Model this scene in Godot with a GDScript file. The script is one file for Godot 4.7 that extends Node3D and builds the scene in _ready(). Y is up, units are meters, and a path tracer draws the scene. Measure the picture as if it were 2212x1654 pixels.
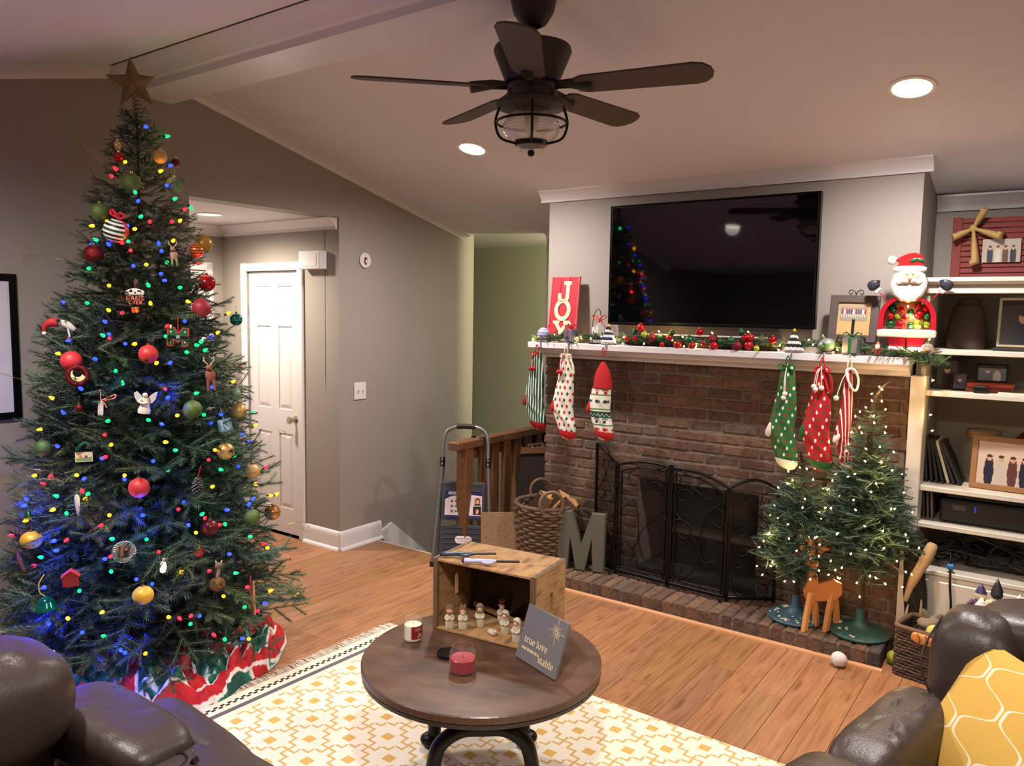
extends Node3D

var rng := RandomNumberGenerator.new()
var mats := {}
var meshes := {}
var used := {}
const ID := Transform3D.IDENTITY


class MB:
	var v := PackedVector3Array()
	var n := PackedVector3Array()
	var t := PackedVector2Array()
	var ix := PackedInt32Array()

	# a, b, c, d run counter-clockwise seen from outside
	func quad(a: Vector3, b: Vector3, c: Vector3, d: Vector3, uvs = null) -> MB:
		var m := (b - a).cross(d - a)
		if m.length_squared() < 1e-16: m = (c - b).cross(d - b)
		m = m.normalized()
		var s := v.size()
		v.append_array([a, b, c, d])
		n.append_array([m, m, m, m])
		if uvs == null:
			t.append_array([Vector2(0, 1), Vector2(1, 1), Vector2(1, 0), Vector2(0, 0)])
		else:
			t.append_array(uvs)
		ix.append_array([s, s + 2, s + 1, s, s + 3, s + 2])
		return self

	func tri(a: Vector3, b: Vector3, c: Vector3) -> MB:
		var m := (b - a).cross(c - a).normalized()
		var s := v.size()
		v.append_array([a, b, c])
		n.append_array([m, m, m])
		t.append_array([Vector2(0, 1), Vector2(1, 1), Vector2(.5, 0)])
		ix.append_array([s, s + 2, s + 1])
		return self

	# convex polygon turned so that it faces away from o
	func away(p: Array, o: Vector3) -> void:
		var m: Vector3 = (p[1] - p[0]).cross(p[2] - p[0])
		var mid := Vector3.ZERO
		for q in p: mid += q / p.size()
		if m.dot(mid - o) < 0: p.reverse()
		m = (p[1] - p[0]).cross(p[2] - p[0]).normalized()
		var ax := m.abs()
		var s := v.size()
		for q in p:
			v.append(q)
			n.append(m)
			t.append(Vector2(q.z, -q.y) if ax.x > ax.y and ax.x > ax.z else (Vector2(q.x, q.z) if ax.y > ax.z else Vector2(q.x, -q.y)))
		for i in range(1, p.size() - 1): ix.append_array([s, s + i + 1, s + i])

	# rows of points; the outside is on the side of du x dv
	func grid(P: Array, wrap := false, loop := false, us := 1.0, vs := 1.0) -> MB:
		var R := P.size()
		var K: int = P[0].size()
		var s := v.size()
		for i in R:
			var up: PackedVector3Array = P[min(i + 1, R - 1)]
			var dn: PackedVector3Array = P[max(i - 1, 0)]
			if loop and i == R - 1: up = P[1]
			if loop and i == 0: dn = P[R - 2]
			var row: PackedVector3Array = P[i]
			for j in K:
				var r := j + 1
				var l := j - 1
				if wrap:
					if r >= K: r = 1
					if l < 0: l = K - 2
				else:
					r = min(r, K - 1)
					l = max(l, 0)
				var m := (up[j] - dn[j]).cross(row[r] - row[l])
				v.append(row[j])
				n.append(m.normalized() if m.length_squared() > 1e-20 else Vector3.ZERO)
				t.append(Vector2(us * j / float(K - 1), vs * (1.0 - i / float(R - 1))))
		for i in R:
			for j in K:
				var k := s + i * K + j
				if n[k] == Vector3.ZERO:
					var a := Vector3.ZERO
					for q in K: a += n[s + (i + 1 if i == 0 else i - 1) * K + q] if R > 1 else Vector3.UP
					n[k] = a.normalized() if a.length_squared() > 1e-12 else Vector3.UP
		for i in R - 1:
			for j in K - 1:
				var a := s + i * K + j
				var b := a + K
				ix.append_array([a, b + 1, b, a, a + 1, b + 1])
		return self

	func lathe(prof: Array, seg := 24, xf := Transform3D.IDENTITY, sx := 1.0, sz := 1.0) -> MB:
		var runs := [[prof[0]]]
		for i in range(1, prof.size()):
			runs[-1].append(prof[i])
			if i < prof.size() - 1:
				var a: Vector2 = (prof[i] - prof[i - 1])
				var b: Vector2 = (prof[i + 1] - prof[i])
				if absf(a.angle_to(b)) > .75: runs.append([prof[i]])
		for run in runs:
			var P := []
			for p in run:
				var row := PackedVector3Array()
				for j in seg + 1:
					var a := TAU * (j % seg) / seg
					row.append(xf * Vector3(p.x * cos(a) * sx, p.y, p.x * sin(a) * sz))
				P.append(row)
			grid(P, true)
		return self

	func ball(r: Vector3, xf := Transform3D.IDENTITY, seg := 20, rings := 12) -> MB:
		var P := []
		for i in rings + 1:
			var b := PI * (i / float(rings) - .5)
			var row := PackedVector3Array()
			for j in seg + 1:
				var a := TAU * (j % seg) / seg
				row.append(xf * Vector3(r.x * cos(b) * cos(a), r.y * sin(b), r.z * cos(b) * sin(a)))
			P.append(row)
		return grid(P, true)

	func tube(path: Array, rad, sides := 8, closed := false, caps := true, flat := 1.0) -> MB:
		var N := path.size()
		var P := []
		var T0: Vector3 = (path[1] - path[0]).normalized()
		var up := Vector3.UP if absf(T0.y) < .9 else Vector3.RIGHT
		var side := T0.cross(up).normalized()
		for i in N:
			var T: Vector3
			if closed: T = (path[(i + 1) % (N - 1)] - path[(i - 1 + N - 1) % (N - 1)]).normalized()
			else: T = (path[min(i + 1, N - 1)] - path[max(i - 1, 0)]).normalized()
			side = (side - T * side.dot(T)).normalized()
			var B := T.cross(side)
			var r: float = rad[i] if rad is Array or rad is PackedFloat32Array else rad
			var row := PackedVector3Array()
			for j in sides + 1:
				var a := TAU * (j % sides) / sides
				row.append(path[i] + (side * cos(a) - B * sin(a) * flat) * r)
			P.append(row)
		grid(P, true, closed, 1.0, N * .2)
		if caps and not closed:
			for e in [0, N - 1]:
				var c: Array = []
				for j in sides: c.append(P[e][j])
				away(c, path[1] if e == 0 else path[N - 2])
		return self

	func box(s: Vector3, xf := Transform3D.IDENTITY, b := 0.0) -> MB:
		var h := s / 2
		var o := xf.origin
		b = min(b, min(h.x, min(h.y, h.z)) * .9)
		var px := {}
		for i in 8:
			var g := Vector3(1 if i & 1 else -1, 1 if i & 2 else -1, 1 if i & 4 else -1)
			px[i] = [xf * (g * Vector3(h.x, h.y - b, h.z - b)), xf * (g * Vector3(h.x - b, h.y, h.z - b)), xf * (g * Vector3(h.x - b, h.y - b, h.z))]
		var loops := [[0, 2, 6, 4], [0, 1, 5, 4], [0, 1, 3, 2]]
		for k in 3:
			for side in 2:
				var f := []
				for c in loops[k]: f.append(px[c + (1 << k) * side][k])
				_boxface(f, o, k, h, xf, b)
		if b > 0:
			for k in 3:
				var k1 := (k + 1) % 3
				var k2 := (k + 2) % 3
				for a in [0, 1 << k1]:
					for c in [0, 1 << k2]:
						var i0: int = a + c
						var i1: int = i0 + (1 << k)
						away([px[i0][k1], px[i1][k1], px[i1][k2], px[i0][k2]], o)
			for i in 8: away([px[i][0], px[i][1], px[i][2]], o)
		return self

	func _boxface(f: Array, o: Vector3, k: int, h: Vector3, xf: Transform3D, b: float) -> void:
		var s := v.size()
		away(f, o)
		var inv := xf.affine_inverse()
		for i in 4:
			var q := inv * v[s + i]
			t[s + i] = Vector2(q.z, -q.y) if k == 0 else (Vector2(q.x, q.z) if k == 1 else Vector2(q.x, -q.y))

	# polygon in xy, from z = 0 to z = d
	func prism(poly: PackedVector2Array, d: float, xf := Transform3D.IDENTITY, bev := 0.0, smooth := .6, uvs := 1.0, twin := true) -> MB:
		var area := 0.0
		var N := poly.size()
		for i in N: area += poly[i].cross(poly[(i + 1) % N])
		if area < 0: poly.reverse()
		var e := []
		for i in N: e.append((poly[(i + 1) % N] - poly[i]).normalized())
		var inn := PackedVector2Array()
		for i in N:
			var a: Vector2 = e[(i - 1 + N) % N]
			var b: Vector2 = e[i]
			var na := Vector2(-a.y, a.x)
			var nb := Vector2(-b.y, b.x)
			var k := 1.0 + na.dot(nb)
			inn.append(poly[i] + (na + nb) / max(k, .35) * bev)
		var tris := Geometry2D.triangulate_polygon(inn if bev > 0 else poly)
		var cap := inn if bev > 0 else poly
		for side in ([0, 1] if twin else [1]):
			var s := v.size()
			for p in cap:
				v.append(xf * Vector3(p.x, p.y, d if side else 0.0))
				n.append((xf.basis * Vector3(0, 0, 1 if side else -1)).normalized())
				t.append(Vector2(p.x, -p.y) * uvs)
			for i in range(0, tris.size(), 3):
				var q := cap[tris[i + 1]] - cap[tris[i]]
				var w := cap[tris[i + 2]] - cap[tris[i]]
				var ccw := q.cross(w) > 0
				if ccw == (side == 1): ix.append_array([s + tris[i], s + tris[i + 2], s + tris[i + 1]])
				else: ix.append_array([s + tris[i], s + tris[i + 1], s + tris[i + 2]])
		var lev := [[cap, 0.0], [poly, bev], [poly, d - bev], [cap, d]] if bev > 0 else [[poly, 0.0], [poly, d]]
		for l in lev.size() - 1:
			for i in N:
				var j := (i + 1) % N
				var a3: Vector3 = xf * Vector3(lev[l][0][i].x, lev[l][0][i].y, lev[l][1])
				var b3: Vector3 = xf * Vector3(lev[l][0][j].x, lev[l][0][j].y, lev[l][1])
				var c3: Vector3 = xf * Vector3(lev[l + 1][0][j].x, lev[l + 1][0][j].y, lev[l + 1][1])
				var d3: Vector3 = xf * Vector3(lev[l + 1][0][i].x, lev[l + 1][0][i].y, lev[l + 1][1])
				var s := v.size()
				quad(a3, b3, c3, d3, [Vector2(0, lev[l][1]), Vector2(.1, lev[l][1]), Vector2(.1, lev[l + 1][1]), Vector2(0, lev[l + 1][1])])
				if smooth > 0:
					var pe: Vector2 = e[(i - 1 + N) % N]
					var ne: Vector2 = e[j]
					var fn := n[s]
					if absf(pe.angle_to(e[i])) < smooth:
						var m := (fn + (xf.basis * Vector3(pe.y, -pe.x, 0)).normalized()).normalized() if l == (1 if bev > 0 else 0) else fn
						n[s] = m
						n[s + 3] = m
					if absf(ne.angle_to(e[i])) < smooth:
						var m := (fn + (xf.basis * Vector3(ne.y, -ne.x, 0)).normalized()).normalized() if l == (1 if bev > 0 else 0) else fn
						n[s + 1] = m
						n[s + 2] = m
		return self

	func add(o: MB, xf := Transform3D.IDENTITY) -> MB:
		var s := v.size()
		for i in o.v.size():
			v.append(xf * o.v[i])
			n.append((xf.basis * o.n[i]).normalized())
		t.append_array(o.t)
		for i in o.ix: ix.append(s + i)
		return self

	func mesh() -> ArrayMesh:
		var a := []
		a.resize(Mesh.ARRAY_MAX)
		a[Mesh.ARRAY_VERTEX] = v
		a[Mesh.ARRAY_NORMAL] = n
		a[Mesh.ARRAY_TEX_UV] = t
		a[Mesh.ARRAY_INDEX] = ix
		var m := ArrayMesh.new()
		m.add_surface_from_arrays(Mesh.PRIMITIVE_TRIANGLES, a)
		return m


func at(x: float, y: float, z: float) -> Transform3D:
	return Transform3D(Basis.IDENTITY, Vector3(x, y, z))


func rot(p: Vector3, e: Vector3, s := Vector3.ONE) -> Transform3D:
	return Transform3D(Basis.from_euler(e * PI / 180.0) * Basis.from_scale(s), p)


func V(x: float, y: float, z: float) -> Vector3:
	return Vector3(x, y, z)


func numbered(called: String) -> String:
	var k: int = used.get(called, 0)
	used[called] = k + 1
	return called if k == 0 else "%s_%03d" % [called, k]


func tag(o: Node, label: String, category: String, group := "", kind := ""):
	if label: o.set_meta("label", label)
	if category: o.set_meta("category", category)
	if group: o.set_meta("group", group)
	if kind: o.set_meta("kind", kind)
	return o


func thing(called: String, label: String, category: String, xf := ID, group := "") -> Node3D:
	var o := Node3D.new()
	o.name = numbered(called)
	o.transform = xf
	add_child(o, true)
	return tag(o, label, category, group)


func part(p: Node3D, called: String, m, mt: Material, xf := ID) -> MeshInstance3D:
	var o := MeshInstance3D.new()
	o.mesh = m.mesh() if m is MB else m
	o.material_override = mt
	o.transform = xf
	o.name = called
	p.add_child(o, true)
	if o.name != called: o.name = _partname(p, called, o)
	return o


func _partname(p: Node3D, called: String, o: Node) -> String:
	var key := str(p.get_instance_id()) + called
	var k: int = used.get(key, 0) + 1
	used[key] = k
	return "%s_%03d" % [called, k]


func solo(called: String, label: String, category: String, m, mt: Material, xf := ID, group := "") -> MeshInstance3D:
	return tag(part(self, numbered(called), m, mt, xf), label, category, group)


func struct(called: String, m, mt: Material, xf := ID) -> MeshInstance3D:
	var o := part(self, called, m, mt, xf)
	o.set_meta("kind", "structure")
	return o


func copy(o: Node3D, label: String, xf: Transform3D, group := "") -> Node3D:
	var base := o.name.rstrip("0123456789").trim_suffix("_")
	var c: Node3D = o.duplicate()
	c.name = numbered(base)
	c.transform = xf
	add_child(c, true)
	c.set_meta("label", label)
	if group: c.set_meta("group", group)
	return c


func C(r: int, g: int, b: int) -> Color:
	return Color8(r, g, b)


func M(c: Color, rough := .6, metal := 0.0) -> StandardMaterial3D:
	var key := "%s %.2f %.2f" % [c.to_html(), rough, metal]
	if mats.has(key): return mats[key]
	var m := StandardMaterial3D.new()
	m.albedo_color = c
	m.roughness = rough
	m.metallic = metal
	mats[key] = m
	return m


func glow(c: Color, e: float) -> StandardMaterial3D:
	var m := StandardMaterial3D.new()
	m.albedo_color = c
	m.roughness = .3
	m.emission_enabled = true
	m.emission = c
	m.emission_energy_multiplier = e
	return m


func glass(c: Color, a := .12, rough := .05) -> StandardMaterial3D:
	var m := StandardMaterial3D.new()
	m.albedo_color = Color(c, a)
	m.roughness = rough
	m.transparency = BaseMaterial3D.TRANSPARENCY_ALPHA
	return m


func noisetex(freq: float, colors: Array, seed_ := 1, size := 256, oct := 4, kind := FastNoiseLite.TYPE_SIMPLEX_SMOOTH) -> NoiseTexture2D:
	var f := FastNoiseLite.new()
	f.noise_type = kind
	f.frequency = freq
	f.fractal_octaves = oct
	f.seed = seed_
	var t := NoiseTexture2D.new()
	t.width = size
	t.height = size
	t.seamless = true
	t.noise = f
	if colors:
		var g := Gradient.new()
		var off := PackedFloat32Array()
		for i in colors.size(): off.append(i / float(colors.size() - 1))
		g.offsets = off
		g.colors = PackedColorArray(colors)
		t.color_ramp = g
	return t


# a material whose colour and relief come from noise in the object's own axes
func noisy(c: Color, tex: Texture2D, scale: Vector3, rough: float, bump: Texture2D = null, depth := 0.0, off := Vector3.ZERO) -> StandardMaterial3D:
	var m := StandardMaterial3D.new()
	m.albedo_color = c
	m.albedo_texture = tex
	m.uv1_triplanar = true
	m.uv1_scale = scale
	m.uv1_offset = off
	m.roughness = rough
	if bump:
		m.heightmap_enabled = true
		m.heightmap_texture = bump
		m.heightmap_scale = depth
	return m


func printed(im: Image, rough := .6) -> StandardMaterial3D:
	var m := StandardMaterial3D.new()
	m.albedo_texture = ImageTexture.create_from_image(im)
	m.roughness = rough
	return m


func text_mesh(s: String, size: float, deep: float, font := "Droid Sans", bold := true, italic := false) -> TextMesh:
	var f := SystemFont.new()
	f.font_names = PackedStringArray([font])
	f.font_weight = 700 if bold else 400
	f.font_italic = italic
	var m := TextMesh.new()
	m.font = f
	m.text = s
	m.font_size = 64
	m.pixel_size = size / 64.0
	m.depth = deep
	m.curve_step = 2.0
	return m


# picture helpers: soft discs and rods, laid on an image
func disc(im: Image, cx: float, cy: float, rx: float, ry: float, c: Color) -> void:
	for y in range(max(0, int(cy - ry)), min(im.get_height(), int(cy + ry) + 1)):
		for x in range(max(0, int(cx - rx)), min(im.get_width(), int(cx + rx) + 1)):
			var d := Vector2((x - cx) / rx, (y - cy) / ry).length_squared()
			if d <= 1.0: im.set_pixel(x, y, c)


func fillpoly(im: Image, pts: Array, c: Color) -> void:
	var pv := PackedVector2Array(pts)
	var lo := Vector2(1e9, 1e9)
	var hi := -lo
	for p in pv:
		lo = lo.min(p)
		hi = hi.max(p)
	for y in range(max(0, int(lo.y)), min(im.get_height(), int(hi.y) + 1)):
		for x in range(max(0, int(lo.x)), min(im.get_width(), int(hi.x) + 1)):
			if Geometry2D.is_point_in_polygon(Vector2(x + .5, y + .5), pv): im.set_pixel(x, y, c)


func blank(w: int, h: int, c: Color) -> Image:
	var im := Image.create(w, h, false, Image.FORMAT_RGB8)
	im.fill(c)
	return im


func circle(r: float, n := 24, rx := 1.0, ry := 1.0) -> PackedVector2Array:
	var p := PackedVector2Array()
	for i in n: p.append(Vector2(cos(TAU * i / n) * r * rx, sin(TAU * i / n) * r * ry))
	return p


func rrect(w: float, h: float, r: float, n := 4) -> PackedVector2Array:
	var p := PackedVector2Array()
	for q in 4:
		var c := Vector2((w / 2 - r) * (1 if q in [0, 3] else -1), (h / 2 - r) * (1 if q < 2 else -1))
		for i in n + 1: p.append(c + Vector2.from_angle(PI / 2 * (q + i / float(n))) * r)
	return p


# smooth path through points
func curve(pts: Array, per := 6) -> Array:
	var out := []
	for i in pts.size() - 1:
		var a = pts[max(i - 1, 0)]
		var b = pts[i]
		var c = pts[i + 1]
		var d = pts[min(i + 2, pts.size() - 1)]
		for k in per: out.append(b.cubic_interpolate(c, a, d, k / float(per)))
	out.append(pts[-1])
	return out


const RIDGE := -2.416


func yc(z: float) -> float:   # the ceiling's height along the room
	if z < -5.14: return 2.4
	if z < RIDGE: return 3.003 + .243 * (z + 2.655)
	return max(3.061 - .25 * (z - RIDGE), 2.345)


func zy() -> Basis:   # lays a polygon drawn as (z, y) upright across the room; it is extruded towards -x
	return Basis(V(0, 0, 1), V(0, 1, 0), V(-1, 0, 0))


func _ready() -> void:
	rng.seed = 7
	var cam := Camera3D.new()
	cam.name = "camera"
	cam.position = V(0, 1.755, 0)
	cam.basis = Basis.from_euler(Vector3(-5.255, 35.551, .8806) * PI / 180.0, EULER_ORDER_YXZ)
	cam.fov = 52.47
	cam.near = .05
	cam.far = 60
	add_child(cam)
	var we := WorldEnvironment.new()
	we.name = "environment"
	var env := Environment.new()
	env.background_mode = Environment.BG_COLOR
	env.background_color = Color(.004, .005, .008)
	env.tonemap_mode = Environment.TONE_MAPPER_LINEAR
	env.tonemap_exposure = 1.02
	env.sdfgi_enabled = true
	env.ssao_enabled = true
	env.ssil_enabled = true
	we.environment = env
	add_child(we)
	# the recessed lamps: two in the slope over the fireplace, the rest over and behind the camera
	var warm := Color(1.0, .955, .925)
	downlight(-3.01, -3.76, warm, 5.2, "lit round recessed ceiling light left of the ceiling fan")
	downlight(-.615, -3.76, warm, 5.2, "lit round recessed ceiling light right of the fan above the shelves")
	downlight(-2.91, -.87, warm, 5.2, "lit round recessed ceiling light behind the ridge, mirrored in the television")
	downlight(-.615, -.9, warm, 5.6, "lit round recessed ceiling light above the photographer")
	downlight(1.75, -.9, warm, 4.5, "lit round recessed ceiling light right of the photographer")
	downlight(-4.93, -3.24, Color(1, .93, .84), 4.6, "lit round flat ceiling light in the hall by the white door", 2.4)
	hall_lamp()
	materials()
	room()
	hall()
	stairs()
	fireplace()
	shelves()
	furnish()


func lamp_at(p: Vector3, c: Color, e: float, size: float, parent: Node3D, cone := 0.0) -> void:
	var l: Light3D = SpotLight3D.new() if cone > 0 else OmniLight3D.new()
	l.name = "glow_of_lamp"
	l.light_color = c
	l.light_energy = e
	l.light_size = size
	l.shadow_enabled = true
	if l is SpotLight3D:
		l.spot_range = 14
		l.spot_attenuation = 2
		l.spot_angle = cone
		l.spot_angle_attenuation = 1.0
		l.rotation_degrees = V(-90, 0, 0)
	else:
		l.omni_range = 12
		l.omni_attenuation = 2
	parent.add_child(l, true)
	l.position = p


func downlight(x: float, z: float, c: Color, e: float, label: String, y := 0.0) -> void:
	var h: float = y if y else yc(z)
	var tilt := 0.0 if y else (atan(.243) if z < RIDGE else -atan(.25))
	var t := thing("recessed_light", label, "ceiling light", rot(V(x, h, z), V(-rad_to_deg(tilt), 0, 0)), "recessed ceiling lights")
	part(t, "trim_ring", MB.new().lathe([Vector2(.076, -.001), Vector2(.08, -.008), Vector2(.094, -.006), Vector2(.097, 0)], 40), M(Color(.93, .92, .9), .5))
	part(t, "lens", MB.new().lathe([Vector2(0, -.004), Vector2(.075, -.004), Vector2(.076, -.001)], 40), glow(Color(1, .93, .84), 3.0))
	lamp_at(V(0, -.03, 0), c, e, .07, t, 86.0)
	t.get_child(2).global_rotation_degrees = V(-90, 0, 0)


func hall_lamp() -> void:
	var t := thing("hall_lamp", "round flush lamp lighting the green stair hall behind the chimney", "lamp", at(-2.5, 2.4, -5.85))
	part(t, "base", MB.new().lathe([Vector2(.15, -.02), Vector2(.15, 0)], 28), M(Color(.8, .8, .78), .4))
	part(t, "shade", MB.new().lathe([Vector2(0, -.1), Vector2(.08, -.09), Vector2(.13, -.05), Vector2(.14, -.02)], 28), glow(Color(1, .95, .78), 2.0))
	lamp_at(V(0, -.13, 0), Color(1, .95, .76), 4.6, .1, t)


func materials() -> void:
	var fine := noisetex(.05, [], 3, 256, 3)
	mats.wall = M(Color(.60, .575, .55), .6)
	mats.green = M(Color(.60, .615, .545), .65)
	mats.ceiling = M(Color(.85, .84, .865), .7)
	mats.trim = M(Color(.86, .85, .86), .32)
	mats.shelf = M(Color(.85, .83, .78), .4)
	mats.iron = M(Color(.045, .038, .036), .42, .5)
	mats.black = M(Color(.02, .02, .022), .35)
	mats.steel = M(Color(.62, .63, .65), .38, .85)
	mats.leather = noisy(Color(.225, .18, .16), null, Vector3.ONE * 7, .42, noisetex(.05, [], 8, 256, 3), .06)
	mats.mortar = noisy(Color(.52, .47, .415), noisetex(.03, [Color(.75, .75, .75), Color(1, 1, 1)], 5), Vector3.ONE * 3, .95, fine, .3)


func crown(called: String, a: Vector3, b: Vector3, out: Vector3, h: float, p: float) -> void:
	var dir := (b - a).normalized()
	var up := dir.cross(out)
	if up.y < 0:
		var q := a
		a = b
		b = q
		dir = -dir
		up = -up
	var poly := PackedVector2Array([Vector2(0, 0), Vector2(p, 0), Vector2(p, -.010), Vector2(p * .86, -.016), Vector2(p * .74, -h * .3), Vector2(p * .5, -h * .52), Vector2(p * .3, -h * .68), Vector2(p * .22, -h * .84), Vector2(.016, -h * .86), Vector2(.014, -h), Vector2(0, -h)])
	struct(called, MB.new().prism(poly, a.distance_to(b), Transform3D(Basis(out, up, dir), a), 0.0, .9), mats.trim)


func baseboard(called: String, a: Vector3, b: Vector3, out: Vector3, shoe := true) -> void:
	var dir := (b - a).normalized()
	if out.cross(Vector3.UP).dot(dir) < 0:
		var q := a
		a = b
		b = q
		dir = -dir
	var poly := PackedVector2Array([Vector2(0, 0), Vector2(.016, 0), Vector2(.016, .105), Vector2(.013, .122), Vector2(.006, .137), Vector2(0, .14)])
	var m := MB.new().prism(poly, a.distance_to(b), Transform3D(Basis(out, Vector3.UP, dir), a), 0.0, .7)
	var s := struct(called, m, mats.trim)
	if shoe:
		part(s, "shoe_moulding", MB.new().prism(PackedVector2Array([Vector2(.016, 0), Vector2(.034, 0), Vector2(.032, .012), Vector2(.024, .02), Vector2(.016, .022)]), a.distance_to(b), Transform3D(Basis(out, Vector3.UP, dir), a), 0.0, 1.0), mats.trim)


func room() -> void:
	# gable wall with the hall opening; it goes on below the floor beside the stairs
	var g := PackedVector2Array([Vector2(2.2, 0), Vector2(2.2, 2.345), Vector2(.45, 2.345), Vector2(RIDGE, 3.061), Vector2(-5.14, 2.4), Vector2(-5.31, 2.4), Vector2(-5.31, -1.6), Vector2(-4.15, -1.6), Vector2(-4.15, 0), Vector2(-3.785, 0), Vector2(-3.785, 2.395), Vector2(-2.64, 2.395), Vector2(-2.64, 0)])
	struct("wall_left", MB.new().prism(g, .15, Transform3D(zy(), V(-4.22, 0, 0)), 0.0, 0.0), mats.wall)
	struct("wall_right", MB.new().box(V(.15, 3.3, 8.0), at(2.675, 1.5, -1.6)), mats.wall)
	struct("wall_front", MB.new().box(V(7.2, 2.6, .15), at(-.85, 1.2, 2.275)), mats.wall)
	struct("wall_back", MB.new().box(V(6.07, 4.0, .15), at(-.435, .4, -5.385)), mats.wall)
	# ceiling: slope, ridge, slope
	var s := PackedVector2Array([Vector2(-5.14, 2.4), Vector2(RIDGE, 3.061), Vector2(RIDGE, 3.25), Vector2(-5.14, 2.6)])
	struct("ceiling", MB.new().prism(s, 7.05, Transform3D(zy(), V(2.7, 0, 0)), 0.0, 0.0), mats.ceiling)
	var s2 := PackedVector2Array([Vector2(RIDGE, 3.061), Vector2(.45, 2.345), Vector2(2.3, 2.345), Vector2(2.3, 2.55), Vector2(.45, 2.55), Vector2(RIDGE, 3.25)])
	struct("ceiling_near", MB.new().prism(s2, 7.05, Transform3D(zy(), V(2.7, 0, 0)), 0.0, 0.0), mats.ceiling)
	struct("ceiling_stair", MB.new().box(V(7.3, .2, 1.6), at(-3.6, 2.5, -5.94)), mats.ceiling)
	# the boxed ridge beam with its crown moulding on both sides
	var b := PackedVector2Array([Vector2(-2.16, 2.99), Vector2(-2.175, 2.977), Vector2(-2.2, 2.97), Vector2(-2.245, 2.945), Vector2(-2.262, 2.928), Vector2(-2.29, 2.925), Vector2(-2.30, 2.895), Vector2(-2.545, 2.895), Vector2(-2.55, 2.908), Vector2(-2.60, 2.93), Vector2(-2.63, 2.96), Vector2(-2.66, 2.975), Vector2(-2.668, 2.995), Vector2(RIDGE, 3.055)])
	struct("trim_1", MB.new().prism(b, 6.85, Transform3D(zy(), V(2.6, 0, 0)), 0.0, .5), mats.trim)
	# crown along both gable slopes and above the chimney breast
	crown("trim_2", V(-4.22, yc(-2.66), -2.66), V(-4.22, yc(-5.2) - .008, -5.172), V(1, 0, 0), .045, .08)
	crown("trim_3", V(-4.22, yc(-2.17), -2.17), V(-4.22, yc(.45), .45), V(1, 0, 0), .055, .08)
	crown("trim_4", V(-2.985, yc(-4.45) + .004, -4.5), V(-.61, yc(-4.45) + .004, -4.5), V(0, 0, 1), .078, .055)
	crown("trim_5", V(-3.47, 2.4, -5.31), V(-2.94, 2.4, -5.31), V(0, 0, 1), .06, .05)
	# chimney breast above the mantel
	var c := PackedVector2Array([Vector2(-4.5, 1.46), Vector2(-4.5, yc(-4.5)), Vector2(-5.14, 2.4), Vector2(-5.31, 2.4), Vector2(-5.31, 1.46)])
	struct("wall_chimney", MB.new().prism(c, 2.27, Transform3D(zy(), V(-.653, 0, 0)), 0.0, 0.0), mats.wall)
	struct("wall_alcove", MB.new().box(V(3.25, 3.0, .3), at(.972, .9, -5.155)), mats.wall)
	crown("trim_6", V(-.65, yc(-5.0), -5.005), V(2.6, yc(-5.0), -5.005), V(0, 0, 1), .085, .06)
	baseboard("baseboard_left", V(-4.22, 0, -3.769), V(-4.22, 0, -4.19), V(1, 0, 0))
	baseboard("baseboard_gable", V(-4.22, 0, -2.64), V(-4.22, 0, 2.2), V(1, 0, 0))
	floor_planks()


func wood_image(w: int, h: int, seed_: int, dark: Color, mid: Color, light: Color, knots := 5) -> Image:
	var f := FastNoiseLite.new()
	f.seed = seed_
	f.frequency = 1.0
	f.fractal_octaves = 3
	var im := blank(w, h, mid)
	var r := RandomNumberGenerator.new()
	r.seed = seed_ * 11 + 3
	var kn := []
	for k in knots: kn.append([r.randf() * w, r.randf() * h, r.randf_range(3, 8)])
	for y in h:
		for x in w:
			var u := float(x) / w
			var q := float(y) / h
			var a := f.get_noise_2d(u * 9.0, q * 3.0)
			var b := f.get_noise_2d(u * 3.0 + 40, q * 3.2)
			var d := f.get_noise_2d(u * 34.0, q * 5.0 + 90)
			var s := .55 + a * .42 + b * .4 + d * .16
			for k in kn:
				var e := Vector2((x - k[0]) / k[2], (y - k[1]) / (k[2] * 2.6)).length()
				if e < 2.2: s -= .5 * (1.0 - e / 2.2)
			im.set_pixel(x, y, dark.lerp(mid, clampf(s * 2, 0, 1)).lerp(light, clampf(s * 2 - 1, 0, 1)))
	return im


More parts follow.
